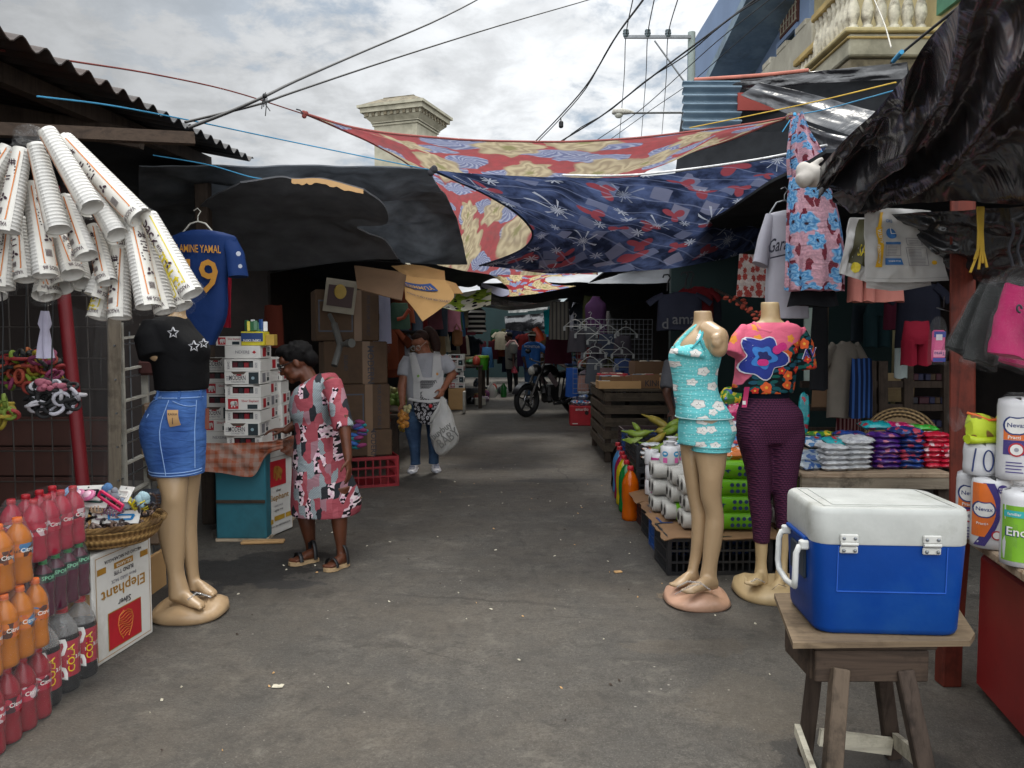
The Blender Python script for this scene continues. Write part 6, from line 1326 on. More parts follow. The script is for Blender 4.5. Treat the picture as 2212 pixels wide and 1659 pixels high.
sack('plain grey sack hem showing under the white sack',pts((1870,560,4.3),(2000,560,4.25)),pts((1872,622,4.3),(1940,628,4.28),(2012,616,4.25)),pts((1872,622,4.3),(1870,560,4.3)),pts((2012,616,4.25),(2000,560,4.25)),9.,lambda a,b:None)
PK=plaincloth('pink_cloth',C('#b9776c'),.1)
mb=garment(MB(PK),P(1862,560,4.75),.16,.26,'shorts',.1,.05,.2,2.); one(mb,'pink_shorts','pink shorts hanging under the olive sack','shorts')
mb=garment(MB(PK),P(1915,575,4.8),.2,.22,'skirt',-.1,.05,.2,4.); one(mb,'pink_skirt','pink skirt with dark trim hanging beside the pink shorts','skirt')
for (l,px,py,Y,w,h,k,col,sd) in [('dark navy t-shirt hanging inside the right stall',1985,610,5.0,.26,.42,'tee','#12141f',1),('crimson shorts hanging left of the pad packet',1980,695,4.8,.17,.27,'shorts','#6d0f22',2),('pale grey strip of cloth hanging inside the right stall',1950,640,5.2,.08,.55,'strip','#8c9694',3),('maroon shirt hanging behind the navy one',1940,620,5.5,.2,.3,'tee','#3f1020',4),('dark teal trousers hanging deep in the right stall',1895,655,6.2,.25,.35,'pants','#14272b',5),('slate garment hanging deep in the right stall',1860,660,6.4,.22,.3,'strip','#20282e',6)]:
    one(garment(MB(plaincloth('g_'+col[1:],C(col),0)),P(px,py,Y),w,h,k,.15*sd-.4,.06,.22,sd*1.7),'hanging_garment',l,'garment')
# inside the right stall
rt=thing('wooden_board_frame','tan wooden board with rivets standing beside the mannequin','board',P(1780,760,5.6)); mb=MB('kraft_dark'); mb.hexa([P(1752,880,5.6),P(1788,880,5.6),P(1788,880,5.64),P(1752,880,5.64),P(1770,638,5.6),P(1790,638,5.6),P(1790,638,5.64),P(1770,638,5.64)],.004); mb.build('panel',rt)
for py in (700,760,838): MB('steel').ell(P(1775,py,5.59),.008,8,6).build('rivet',rt)
one(MB(rgb('#a9b9b0',.7)).grid(lambda u,v:P(lerp(1738,1768,u),lerp(830,665,v),6.6),2,2,.02),'pale_board','pale mint board seen behind the mannequin sleeve','board')
mb=garment(MB(plaincloth('g_greybeige',C('#6d675f'),0)),P(1825,738,5.6),.25,.55,'tee',.3,.08,.25,3.); one(mb,'hanging_garment','grey beige shirt hung on a post inside the right stall','garment')
mb=garment(MB(plaincloth('g_bluestripe',C('#101f3c'),0,stripe=(0,190.,'#2a4a80'))),P(1862,775,5.45),.15,.42,'strip',-.2,.06,.3,5.); one(mb,'striped_cloth','blue striped cloth hung over the grey beige shirt','cloth')
one(garment(MB(plaincloth('g_redstripe',C('#4a1a20'),0,stripe=(0,220.,'#8a6a68'))),P(1835,845,5.8),.2,.3,'strip',.2,.06,.3,7.),'striped_cloth','dull red striped cloth below the blue one','cloth')
mb=MB('plywood'); mb.grid(lambda u,v:P(lerp(1868,1975,u),lerp(868,806,v),6.2),4,4,.03); one(mb,'plywood_panel','plywood panel at the back of the right stall','panel')
rt=thing('shelf_rack','dark timber rack with boxes at the back of the right stall','rack',P(1990,900,5.9)); mb=MB('wood_dark')
for px in (1880,1905,1960,2045): mb.bar(P(px,1010,5.9),P(px,780,5.9),.07,.05)
for py in (830,880,930,985): mb.bar(P(1730,py,5.92),P(2060,py,5.92),.05,.05)
mb.build('frame',rt); rr=random.Random(31); 
for k in range(24): MB(rgb(rr.choice(['#3a1620','#1d1f3a','#3a2a1a','#26242c','#4a1a22']),.5)).box(P(1972+rr.uniform(-2,2)+12*(k//4),[822,872,922,978][k%4]-8,5.95),(.04,.1,.05),.004).build('box',rt)
c=P(1942,962,5.3); mb=MB('wicker_big'); M=Matrix.Rotation(R(-35),3,'Y')@Matrix.Rotation(R(60),3,'X'); mb.loft([[c+M@V((r*cos(a),r*sin(a),z)) for a in [i*2*PI/40 for i in range(40)]] for r,z in ((.05,.0),(.14,.01),(.2,.05),(.24,.12),(.23,.13),(.18,.07))]); one(mb,'wicker_basket','large wicker basket tipped up at the back of the right stall','basket')
# ---------- detergent table
rt=thing('sale_table','rough timber table holding the detergent bags','table',(2.3,4.9,0)); ztab=.655
x0=P(1728,1020,4.6).x; x1=P(2052,1020,4.6).x
mb=MB('wood_deck')
for k in range(5): mb.box(((x0+x1)/2,4.66+.2*k,ztab-.015),(x1-x0,.19,.03),.004)
mb.build('top',rt); mb=MB('wood_grey'); mb.box(((x0+x1)/2,4.585,ztab-.055),(x1-x0,.03,.09),.004); mb.build('front_beam',rt)
for px in (1745,1882,2040): MB('wood_dark').box((P(px,1040,4.63).x,4.64,ztab/2-.03),(.09,.06,ztab-.05),.004).build('leg',rt)
for px in (1745,2040): MB('wood_dark').box((P(px,1040,4.63).x,5.45,ztab/2-.03),(.08,.06,ztab-.05),.004).build('leg',rt)
mb=MB('wood_dark_x'); mb.box(((x0+x1)/2,4.66,.2),(x1-x0,.03,.08)); mb.build('stretcher',rt)
def bagmat(name,a,b,c_):
    t=NT(name); co=t.n('ShaderNodeVectorMath',operation='ADD'); t.set(co,0,t.co('Object')); oi=t.n('ShaderNodeObjectInfo'); t.set(co,1,t.math('MULTIPLY',(oi,5),9.)); n=t.n('ShaderNodeTexVoronoi',{'Vector':co,'Scale':36.,'Randomness':1.}); s=t.n('ShaderNodeSeparateColor'); t.l(n,'Color',s,0); c=t.mix(t.step((s,0),.6,.64),C(a),C(b)); c=t.mix(t.step((s,1),.86,.88),c,C(c_)); t.P(c,.28,0,.6); t.bump((t.noise(co,24,4,.6),0),.6,.015); return fin(t)
BM={'white':bagmat('bag_white','#b9bbbd','#c6c8c9','#a4a6ab'),'purple':bagmat('bag_purple','#3b1a66','#4a2478','#b0637a'),'navy':bagmat('bag_navy','#12265c','#1c3a7c','#a8374a'),'red':bagmat('bag_red','#a3142c','#b52038','#c9b4b8'),'teal':bagmat('bag_teal','#128a92','#1c9aa0','#a82a3a'),'pink':bagmat('bag_pink','#b01d58','#c2306c','#c6a8b2'),'green':bagmat('bag_green','#2f8a2a','#3aa03a','#b02a3a'),'clear':bagmat('bag_clear','#8f9aa4','#2a4f86','#b2b8bc'),'orange':bagmat('bag_orange','#c2661c','#d0d0cc','#1d2a6a'),'multi':bagmat('bag_multi','#2f6a9a','#c2c4c8','#b0302a'),'lime':bagmat('bag_lime','#3a7a2a','#c9b42a','#1d4a8a')}
def pillow(mb,c,w,d,h,M,seed=0.,n=12):
    c=V(c)
    for s in (1,-1):
        mb.grid(lambda u,v:c+M@V(((u-.5)*w*(1+.04*nz(v*5,seed)),(v-.5)*d*(1+.04*nz(u*5,seed,3)),s*(h/2)*(max(0,1-(2*u-1)**4)*max(0,1-(2*v-1)**4))**.5*(1+.25*nz(u*4+seed,v*4,seed+s))+.006*nz(u*6,v*6,seed))),n,n)
    return mb
bproto={}
def putbag(k,c,label,sz=(.165,.14,.034),rz=0.,tilt=0.,grp='detergent bags piled on the timber table',nm='detergent_bag'):
    key=(k,sz)
    if key not in bproto: bproto[key]=[pillow(MB(BM[k]),(0,0,0),*sz,Matrix.Identity(3),hash(k)%7 if 0 else len(bproto)*1.3).build(nm,world=False),0]
    o=bproto[key][0]
    if bproto[key][1]: o=o.copy(); COL.objects.link(o)
    bproto[key][1]=1; o.location=c; o.rotation_euler=(tilt,rr.uniform(-.04,.04),rz); tag(o,label,'bag',grp)
def column(k,px,Y,n,word,dz=.031,sz=(.165,.14,.036),x=None):
    q=P(px,1000,Y)
    for j in range(n): putbag(k,(q.x+rr.uniform(-.008,.008),Y+rr.uniform(-.008,.008),ztab+.02+j*dz),'%s detergent bag, %s in the %s'%(k,ORD[j],word),sz,rr.uniform(-.08,.08))
column('white',1797,4.68,5,'left white pile'); column('white',1846,4.70,6,'right white pile by the purple pile'); column('purple',1905,4.74,7,'purple pile'); column('navy',1958,4.76,7,'navy pile between purple and red'); column('red',2014,4.78,7,'red pile beside the red post')
column('purple',2003,4.66,1,'row under the red pile') if 0 else None
column('red',2042,4.76,5,'narrow red pile behind the post',sz=(.12,.14,.034))
qz=lambda px,Y,z:V((P(px,900,Y).x,Y,z))
for k,px,Y,z,l,rz in [('navy',1835,4.95,.84,'navy and red bag lying on the rear white bags',.2),('teal',1890,5.0,.895,'teal detergent bag on top at the back',-.1),('pink',1940,5.02,.885,'pink bag on top behind the navy pile',.1),('green',1990,5.02,.875,'green bag on top at the back right',-.15),('navy',1955,4.76,.885,'topmost navy and red bag of the navy pile',.25),('multi',1765,4.95,.79,'blue and white bag behind the clear bags',.1),('lime',1775,5.1,.82,'green bag behind the blue and white one',.2),('clear',1752,4.72,.69,'clear bag with blue print at the left end of the table',.3),('clear',1757,4.75,.735,'upper clear bag at the left end of the table',-.2),('teal',1815,4.75,.82,'teal bag resting on the white piles',.1),('red',1850,4.95,.80,'red bag behind the white piles',0),('white',1850,4.72,.84,'single white bag on top of the right white pile',.15),('white',1800,5.0,.7,'white bag at the back behind the white piles',0),('purple',1905,4.98,.8,'purple bag at the back behind the purple pile',.1),('navy',1950,5.0,.8,'navy bag at the back behind the navy pile',.1),('red',2010,5.0,.8,'red bag at the back behind the red pile',.1)]:
    putbag(k,qz(px,Y,z),l,(.18,.15,.05),rz,rr.uniform(-.1,.25))
# ---------- crates, paper rolls, plantains
GR='plastic crates under the paper packs'
xL=.95
for i,(y,m,cn) in enumerate([(4.86,CB,'black'),(5.24,CBL,'blue'),(5.62,CB,'black'),(6.0,CBR,'maroon')]):
    slat_crate('plastic_crate','%s plastic crate, %s from the teal mannequin, in the lower row'%(cn,['nearest','second','third','fourth'][i]),(xL+.33+.01*i,y,0),.62 if i else .66,.37,.235,R(2),m,GR,nr=4,nv=16 if i==0 else 12)
slat_crate('plastic_crate','black crate standing right of the nearest one behind the mannequin legs',(xL+1.0,4.90,0),.6,.37,.235,0,CB,GR,nr=4,nv=14)
for i,(y,m,cn,z,l) in enumerate([(6.42,CB,'black',0,'bottom'),(6.44,CB,'black',.24,'middle'),(6.46,CB,'black',.48,'top'),(6.82,CBR,'maroon',0,'bottom'),(6.83,CBR,'maroon',.24,'middle'),(6.84,CB,'dark',.48,'top'),(7.2,CBL,'blue',0,'bottom'),(7.21,CBL,'blue',.24,'middle'),(7.22,CBL,'blue',.48,'top'),(7.6,CB,'black',0,'bottom'),(7.6,CB,'black',.24,'middle'),(7.6,CBR,'maroon',.48,'top')]):
    slat_crate('plastic_crate','%s %s crate of the %s stack under the plantains'%(l,cn,['nearest','second','third','farthest'][i//3]),(xL+.37+.02*(i//3),y,z*.8),.6,.37,.19,0,m,GR,nr=4,nv=10)
rr=random.Random(17)
for i,(y0,y1,x0_,x1_) in enumerate([(4.63,5.0,.93,1.68),(4.98,5.36,.94,1.5),(5.34,5.72,.95,1.5),(5.7,6.15,.93,1.5),(4.72,5.06,1.72,2.25)]):
    one(MB('kraft').grid(lambda u,v:V((lerp(x0_,x1_,u)-.02*nz(v*3,i),lerp(y0,y1,v),.243+.012*nz(u*3+i,v*3)-.03*max(0,.08-u)*5)),12,8,.006),'cardboard_sheet','cardboard sheet on the %s crate of the lower row'%['nearest','second','third','fourth','right hand'][i],'cardboard','cardboard sheets on the crates')
def tpack(label,x,y,z,L,green=True,rz=0.):
    """four rolls long, two deep, lying with the roll ends towards the street"""
    rt=thing('toilet_paper_pack',label,'paper pack',(x,y,z),'toilet paper packs on the crates'); h,d=.113,.22; M=Matrix.Rotation(rz,3,'Z'); c=V((x,y,z)); q=lambda a,b,e:c+M@V((a,b,e))
    for k in (0,1):
        cy=(k-.5)*.108; mb=MB('roll_white'); A=M@Matrix.Rotation(PI/2,3,'Y')
        mb.lathe([(.018,.004),(.02,0),(.048,-.0),(.0525,.006),(.054,.02),(.054,L-.02),(.048,L)],20,q(0,cy,.0565),A); r=mb.build('roll',rt)
        MB(rgb('#37342f',.9)).lathe([(.026,-.002),(.001,-.001)],14,q(-.0005,cy,.0565),A,cap=True).build('core',r)
    if green:
        mb=MB(basic('pack_green',C('#5f9c12'),.3,.06,6,.2,20)); 
        def ring(t,s=1.): return [q(t,s*(p.x),.0565+s*p.y) for p in rr_ring(.226,.116,0,.05)]
        mb.loft([ring(L*.16),ring(L*.2,1.012),ring(L*.6,1.012),ring(L*.98,1.012)],cap=False); b=mb.build('wrapper',rt)
        f=lambda u,v,o=.003:q(u,-.115-o,.0565+v); m=MB(rgb('#152c5a')); m.text('Encanto',.034,lambda a,b_:f(L*.28-b_,a),.1); m.use(WHITE).text('Encanto',.031,lambda a,b_:f(L*.28-b_,a,.004),.094); m.use(rgb('#152c5a')).text('4',.05,lambda a,b_:f(L*.5-b_,a)); 
        for a in (.66,.74,.82,.90):
            for s in (-1,1): m.blob(f,L*a,s*.02,lambda t:.013,8)
        m.use(WHITE).rect(f,L*.86,-.02,L*.95,.015) if L<.4 else None; m.build('print',b)
    else:
        mb=MB('shrink_film'); mb.loft([[q(t,s*p.x,.0565+s*p.y) for p in rr_ring(.226,.116,0,.05)] for t,s in ((.0,.97),(.02,1.01),(L,1.01))],cap=False); mb.build('film',rt)
    return rt
basic('roll_white',C('#a5a29b'),.9,.12,14,.4,50)
xp=1.085
for j in range(4): tpack('green wrapped roll pack, %s of the front pile behind the mannequin legs'%ORD[j],xp+[0,.015,.0,.05][j],4.90+.01*j,.25+j*.106,.46)
for j in range(3): tpack('clear wrapped roll pack, %s of the second pile'%ORD[j],xp-.06+.015*(j%2)+.02*j,5.15,.25+j*.117,.42,j<2)
for j in range(3): tpack('clear wrapped roll pack, %s of the third pile nearest the street'%ORD[j],xp-.10,5.39,.25+j*.117,.42,False)
for j in range(3): tpack('green wrapped roll pack, %s of the pile behind the purple leggings'%ORD[j],xp+.62,4.95,.25+j*.117,.42)
c=V((1.38,5.0,.25+4*.107)); putbag('orange',c+V((.12,0,.03)),'orange and blue printed paper pack on top of the green packs',(.3,.2,.09),.1,0,'toilet paper packs on the crates','paper_pack')
rolls=[(1408,5.95,3,['#c9c7c6']*5,'plain white stack nearest the street'),(1422,5.72,3,['#b0327a','#c9c7c6','#b0327a','#a02a70'],'pink printed stack'),(1440,5.60,3,['#2a6a9a','#3a7aa8','#2a6a9a','#3a7aa8'],'blue printed stack'),(1460,5.62,3,['#1c7fb0','#c9c7c6','#a81f38','#1c7fb0'],'red and blue stack')]
for px,Y,n,cols,l in rolls:
    x=P(px,1000,Y).x
    for j in range(n):
        rt=thing('toilet_roll','wrapped roll, %s in the %s'%(ORD[j],l),'toilet roll',(x,Y,.25+j*.118),'stacks of single toilet rolls'); a=V((x+rr.uniform(-.005,.005),Y,.25+j*.118))
        MB('paper_pack').lathe([(.02,0),(.05,0),(.055,.006),(.056,.06),(.055,.108),(.05,.114),(.022,.113),(.02,.10)],18,a).build('roll',rt)
        if cols[j]!='#c9c7c6':
            m=MB(rgb(cols[j],.35)); m.lathe([(.0565,.02),(.0572,.025),(.0572,.085),(.0565,.09)],18,a,cap=False); m.use(WHITE); fn=lambda u,v:a+V((.0585*sin(u/.0585-.35),-.0585*cos(u/.0585-.35),.055+v)); m.text(['Vuer','cai','to','mo'][j%4],.04,fn); m.build('wrap',rt)
def heartroll(px,py,Y,label,hh=.13):
    a=P(px,py,Y); rt=thing('toilet_roll',label,'toilet roll',a,'heart printed rolls above the packs'); MB('paper_pack').lathe([(.02,0),(.06,0),(.066,.008),(.067,hh*.6),(.066,hh-.008),(.055,hh),(.03,hh-.002),(.03,hh+.02),(.05,hh+.03),(.02,hh+.032)],20,a).build('roll',rt)
    m=MB(rgb('#2f8ab8')); fn=lambda u,v:a+V((.0685*sin(u/.0685),-.0685*cos(u/.0685),hh*.5+v))
    for u in (-.05,.035): m.use(rgb('#2f8ab8')); m.blob(fn,u,.012,lambda t:.019+.004*abs(cos(t)),12,2); m.use(rgb('#c25a92')).rect(fn,u-.015,-.05,u+.018,-.015,2); m.use(WHITE).rect(lambda p,q:fn(p,q)+V((0,-.0015,0)),u-.011,.008,u+.011,.02,2)
    m.build('print',rt)
heartroll(1447,1002,5.35,'heart printed roll pack standing on the clear packs left of the mannequin')
heartroll(1476,1000,5.5,'heart printed roll pack half behind the teal shorts')
heartroll(1452,975,5.75,'white roll top peeking over the heart printed pack',.08)
# plantains
def plantain(label,a,b,sag,r,Y0,col):
    r*=1.22; p0,p1=P(a[0],a[1]-7,a[2]),P(b[0],b[1]-7,b[2]); m=p0.lerp(p1,.5)+V((0,-.03,-sag)); rt=[]
    pts_=[interp([p0,p0.lerp(m,.55)+V((0,0,.004)),m,m.lerp(p1,.5),p1],i/12) for i in range(13)]
    rad=[.006,.010,.016,.7*r+.004,.9*r,r,r,r,.97*r,.85*r,.6*r,.3*r,.008]
    return one(MB(col).tube(pts_,rad,5),'plantain',label,'plantain','plantains heaped on the crates')
PG=basic('plantain_green',C('#6b8128'),.5,.25,9,.1,20,dirt='#5c5a22'); PY=basic('plantain_ripe',C('#8a7a2c'),.55,.3,10,.1,20,dirt='#2f2615')
for l,a,b,s,r,c in [('yellowing plantain pointing up left at the top of the heap',(1386,902,7.1),(1462,945,6.9),-.02,.034,PY),('green plantain at the far left pointing to the street',(1342,938,6.7),(1412,938,6.6),.03,.03,PG),('lowest left plantain on the crate edge',(1344,957,6.6),(1388,952,6.5),.02,.024,PG),('small plantain tip standing up at the left',(1366,920,6.8),(1384,940,6.7),0,.02,PG),('ripe blackened plantain in the middle',(1395,963,6.5),(1440,940,6.5),.02,.03,PY),('long green plantain in front below the ripe one',(1378,962,6.35),(1440,968,6.3),.03,.03,PG),('green plantain at the bottom front',(1388,982,6.3),(1447,960,6.25),.03,.03,PG),('green plantain on the right, upper',(1432,935,6.6),(1476,910,6.6),.0,.032,PG),('green plantain on the right, second',(1425,950,6.55),(1470,925,6.5),.0,.032,PG),('green plantain on the right, third',(1430,965,6.45),(1480,942,6.4),.01,.032,PG),('brown tipped plantain behind the ripe one',(1412,940,6.7),(1446,935,6.7),.0,.032,PY),('green plantain near the teal shorts',(1445,962,6.4),(1485,958,6.4),.01,.032,PG),('lowest right plantain over the rolls',(1400,993,6.25),(1450,985,6.2),.02,.026,PG)]: plantain(l,a,b,s,r,0,c)
for j,(px,py) in enumerate([(1402,986),(1400,978),(1404,969),(1406,960)]): putbag('orange' if j%2==0 else 'white',P(px,py,6.3),'white and orange packet, %s in the pile below the plantains'%ORD[j],(.15,.12,.03),.2,0,'packets under the plantains','packet')
# coloured drink bottles
for i,(px,py,c,l) in enumerate([(1361,1120,'liquid_deep_orange','orange'),(1353,1102,'liquid_green','green'),(1347,1087,'liquid_yellow','yellow'),(1343,1075,'liquid_magenta','magenta'),(1338,1060,'liquid_blue','light blue'),(1334,1048,'liquid_cola','dark cola')]):
    g=G(px,py+3); rt=thing('drink_bottle','large %s drink bottle in the row beside the crates'%l,'bottle',g,'coloured drink bottles by the crates'); bottle(rt,g,.44,.068,c,'paint_a51824',None)
# ---------- wooden stall with cardboard boxes
rt=thing('slatted_stand','weathered slatted wooden stand holding cardboard boxes','stand',(1.6,9.6,0)); x0,x1,y0,y1=1.10,2.35,9.05,10.6
wood('wood_stand','#393229','#554b3f',0)
mb=MB('wood_stand')
for k in range(5): z=.18+.15*k; mb.box(((x0+x1)/2,y0,z),(x1-x0,.03,.10),.003)
for k in range(5): z=.18+.15*k; mb.box((x0,(y0+y1)/2,z),(.03,y1-y0-.04,.10),.003)
mb.build('slats',rt)
for x in (x0+.04,x1-.04):
    for y in (y0+.05,y1-.05): MB('wood_dark').box((x,y,.42),(.07,.07,.84),.004).build('leg',rt)
mb=MB('wood_stand').box(((x0+x1)/2,(y0+y1)/2,.86),(x1-x0+.04,y1-y0+.04,.03),.004); mb.build('top',rt)
rr=random.Random(41)
for l,px,py,Y,w,d,h,rz,m,tx in [('cardboard box full of wrapped goods on the stand, left',1330,852,9.3,.42,.35,.14,.1,'kraft',''),('flat cardboard tray at the front of the stand',1335,862,9.15,.5,.25,.09,.05,'kraft_light',''),('cardboard box with a crown print at the right of the stand',1408,862,9.25,.5,.3,.16,-.05,'kraft','KING'),('upper cardboard box on the stand',1395,822,9.6,.36,.3,.16,.1,'kraft_dark',''),('red box in the tray on the stand',1322,838,9.5,.35,.25,.16,0,RED,''),('small cardboard box right front of the stand',1447,862,9.1,.26,.22,.13,0,'kraft_light','')]:
    c=P(px,py,Y); c.z=max(.88,c.z-h*.2) if 'upper' not in l else 1.03
    M=Matrix.Rotation(rz,3,'Z'); mb=MB(m); 
    for sx in (-1,1): mb.box(c+M@V((sx*(w/2-.005),0,h/2)),(.01,d,h),0,M); mb.box(c+M@V((0,sx*(d/2-.005),h/2)),(w-.02,.01,h),0,M)
    mb.box(c+V((0,0,.006)),(w-.02,d-.02,.01),0,M)
    for k in range(7): mb.use(rgb(rr.choice(['#8a8578','#5a3a2a','#7a2a2a','#9a927f','#3a4a5a']),.5)); mb.box(c+M@V((rr.uniform(-.4,.4)*w,rr.uniform(-.35,.35)*d,h*.8)),(w*.22,d*.3,h*.5),.01,M)
    if tx: mb.use(INK).text(tx,.1,lambda x,y:c+M@V((x,-d/2-.004,h*.35+y)),w*.4)
    one(mb,'cardboard_box',l,'cardboard box','boxes on the slatted stand')
rt=thing('wire_grid','white wire grid panel hung with clip hangers above the boxes','wire panel',(1.5,10.9,.9)); mb=MB(basic('grid_wire',C('#63666a'),.5))
gx0,gx1=P(1238,800,11.2).x,P(1408,800,11.2).x; gz0,gz1=P(1300,850,11.2).z,P(1300,690,11.2).z
for k in range(19): x=lerp(gx0,gx1,k/18); mb.tube([V((x,11.2,gz0)),V((x,11.2,gz1))],.004,4)
for k in range(16): z=lerp(gz0,gz1,k/15); mb.tube([V((gx0,11.195,z)),V((gx1,11.195,z))],.004,4)
mb.build('grid',rt)
HW=basic('hanger_grey',C('#6a6c6a'),.4); first=None
for i,(px,py) in enumerate([(1242,702),(1275,698),(1266,718),(1312,714),(1292,732),(1285,760),(1320,752),(1352,718),(1345,762),(1275,782),(1310,786),(1350,790)]):
    c=P(px,py,10.9-.03*i)
    if first is None: first=one(hanger(MB(HW),c,.3).box(c+V((-.15,-.01,-.05)),(.03,.02,.06)).box(c+V((.15,-.01,-.05)),(.03,.02,.06)),'clip_hanger','grey clip hanger, farthest left of the upper ones on the grid','hanger','clip hangers on the wire grid'); f0=c
    else: o=dup(first,first.location+(c-f0),0.,'grey clip hanger on the wire grid, %s row, %s along'%(['upper','second','second','second','third','third','third','upper','third','lowest','lowest','lowest'][i],['first','second','first','second','first','second','third','last','fourth','first','second','third'][i]))
for i,(px,py,col,k,h) in enumerate([(1272,705,'#3a3c40','skirt',.3),(1310,722,'#2a2f3c','skirt',.32),(1292,742,'#27242a','shorts',.28),(1345,725,'#343036','skirt',.3),(1285,775,'#3f4248','skirt',.35),(1345,775,'#2c3a5a','shorts',.34),(1312,795,'#5a4a4a','skirt',.3),(1246,715,'#2c2a2e','skirt',.3)]):
    one(garment(MB(plaincloth('g_'+col[1:],C(col),0)),P(px,py,11.05-.02*i),.26,h,k,0,.05,.2,i),'hanging_garment','%s on the wire grid, %s'%({'skirt':'dim skirt','shorts':'dim shorts'}[k],['at the upper left','in the upper middle','in the middle','at the upper right','at the lower left','blue at the lower right','at the bottom','at the far left edge'][i]),'garment')
# clothes hanging over the stand
for l,px,py,Y,w,h,k,col,sd in [('dark beaded top hanging from a black hanger over the stand',1468,632,7.4,.42,.36,'tee','#2a2c38',1),('dull red t-shirt hanging beside the beaded top',1508,620,7.5,.3,.42,'tee','#5a161a',2),('dark green garment hem below the red t-shirt',1500,680,7.7,.34,.16,'skirt','#12483c',3),('slate garment hanging right of the red t-shirt',1536,628,7.7,.22,.3,'strip','#2a2a34',4)]:
    one(garment(MB(plaincloth('g_'+col[1:],C(col),0)),P(px,py,Y),w,h,k,.1*sd-.2,.07,.2,sd),'hanging_garment',l,'garment')
mb=MB(rgb('#4a4a4c',.6)); 
for (tx,px,py) in (('d',1437,700),('ama',1478,690)): f=plane(P(px,py,7.28),(1,0,0),(0,0,1)); mb.text(tx,.14,f)
one(mb,'bead_lettering','pale beaded lettering across the dark tops over the stand','lettering')
for px,py,l in [(1441,602,'left'),(1480,597,'middle'),(1492,596,'right')]:
    q=P(px,py,7.4); one(MB('wire_black').tube([q+V((0,0,-.12)),q+V((.01,0,-.03)),q+V((.03,0,.01)),q+V((.01,0,.04)),q+V((-.03,0,.035)),q+V((-.04,0,.01))],.008,6),'hanger_hook','black hanger hook against the pale tarp, the %s one of three'%l,'hook')
f=coons(pts((1290,606,9.5),(1400,578,9.2),(1590,545,8.6)),pts((1270,612,9.3),(1420,612,9.),(1560,600,8.7)),pts((1270,612,9.3),(1290,606,9.5)),pts((1560,600,8.7),(1590,545,8.6)))
one(MB(plaincloth('pale_tarp',C('#a9adb2'),.6,.1,.5)).grid(rippled(f,.04,6,3,2.),30,12),'pale_tarp','pale translucent tarp strip behind the hanger hooks','tarp')
mb=MB('prawn_print'); f=coons(pts((1597,548,6.4),(1655,552,6.3)),pts((1590,640,6.4),(1660,644,6.3)),pts((1590,640,6.4),(1597,548,6.4)),pts((1660,644,6.3),(1655,552,6.3))); one(mb.grid(rippled(f,.03,5,3,2,V((0,-1,0))),12,14,.004),'printed_cloth','pale cloth with red prawn print hanging left of the white shirt','cloth')
mb=MB('wood_dark'); q=[P(1545,625,7.2),P(1600,655,6.7),P(1660,700,6.1)]; mb.tube([interp(q,i/10) for i in range(11)],.015,6); mb.use(rgb('#b5503c',.8)); rr=random.Random(4)
for i in range(26): mb.ell(interp(q,.25+.03*i)+V((rr.uniform(-.03,.03),0,rr.uniform(-.03,.03))),(.03,.015,.02),8,5,rrot(rr))
mb.use('black_cloth'); one(mb,'garland','pole wound with coral scrunchies sloping behind the mannequins','scrunchies')
# goods behind the mannequins
rr=random.Random(77)
for i,(px,py,Y,k,s) in enumerate([(1585,860,5.6,'lime',(.2,.12,.16)),(1600,890,5.5,'pink',(.2,.12,.12)),(1580,900,5.55,'clear',(.2,.14,.12)),(1592,925,5.5,'multi',(.22,.14,.12)),(1575,945,5.5,'navy',(.2,.14,.1)),(1598,955,5.45,'multi',(.2,.14,.1)),(1578,972,5.4,'clear',(.2,.14,.1)),(1735,900,5.6,'teal',(.08,.05,.34))]):
    putbag(k,P(px,py,Y),'%s printed packet between the two right mannequins, %s'%({'lime':'green','clear':'clear','multi':'blue and red','navy':'navy','pink':'pink','teal':'teal'}[k],['topmost','second from top','third from top','fourth from top','fifth from top','sixth from top','lowest','behind the purple leggings'][i]),s,rr.uniform(-.3,.3),0,'printed packets behind the mannequins','printed_packet')
one(MB('wood_deck').box((1.75,5.6,.61),(1.0,.7,.04),.004).box((1.3,5.3,.3),(.06,.06,.58)).box((2.2,5.3,.3),(.06,.06,.58)),'plank_table','plank table behind the right mannequins under the packets','table')
# ---------- people and mannequins
def flat2d(t,rot=0.,sc=(1,1,1),loc=(0,0,0)):
    return t.co('Object',sc,(PI/2,0,rot),loc)
def skinmat(name,a,b,rough=.5):
    t=NT(name); n=t.noise(t.co('Object'),14,4); c=t.ramp((n,0),[(.3,C(a)),(.7,C(b))]); t.P(c,rough,0,.35,Subsurface_Weight=.08,Subsurface_Scale=.02); t.bump((t.noise(t.co('Object'),90,3),0),.12,.003); return fin(t)
SKD=skinmat('skin_dark','#4a2818','#5d3523'); SKM=skinmat('skin_brown','#7d4e37','#93604a'); SKB=skinmat('skin_far','#3d261c','#4e3226')
MQ=basic('mannequin_beige',C('#a88d6c'),.34,.10,2.5,.08,30,dirt='#8a7050'); MQP=basic('mannequin_peach',C('#bb937b'),.36,.08,4,.08,25,dirt='#8f7058'); MQY=basic('mannequin_sand',C('#b29a72'),.42,.08,3,dirt='#8d7753')
HAIR=basic('hair_black',C('#0a0808'),.8,.3,30,.5,120,spec=.15); HAIRB=basic('hair_brown',C('#2a1a14'),.7,.4,40,.6,140,spec=.2); HAIRG=basic('hair_grey',C('#2e2826'),.6,.4,40,.6,140)
def frame(f,u=V((0,0,1))):
    f=V(f).normalized(); r=f.cross(u).normalized(); u2=r.cross(f); return Matrix((r,f,u2)).transposed()
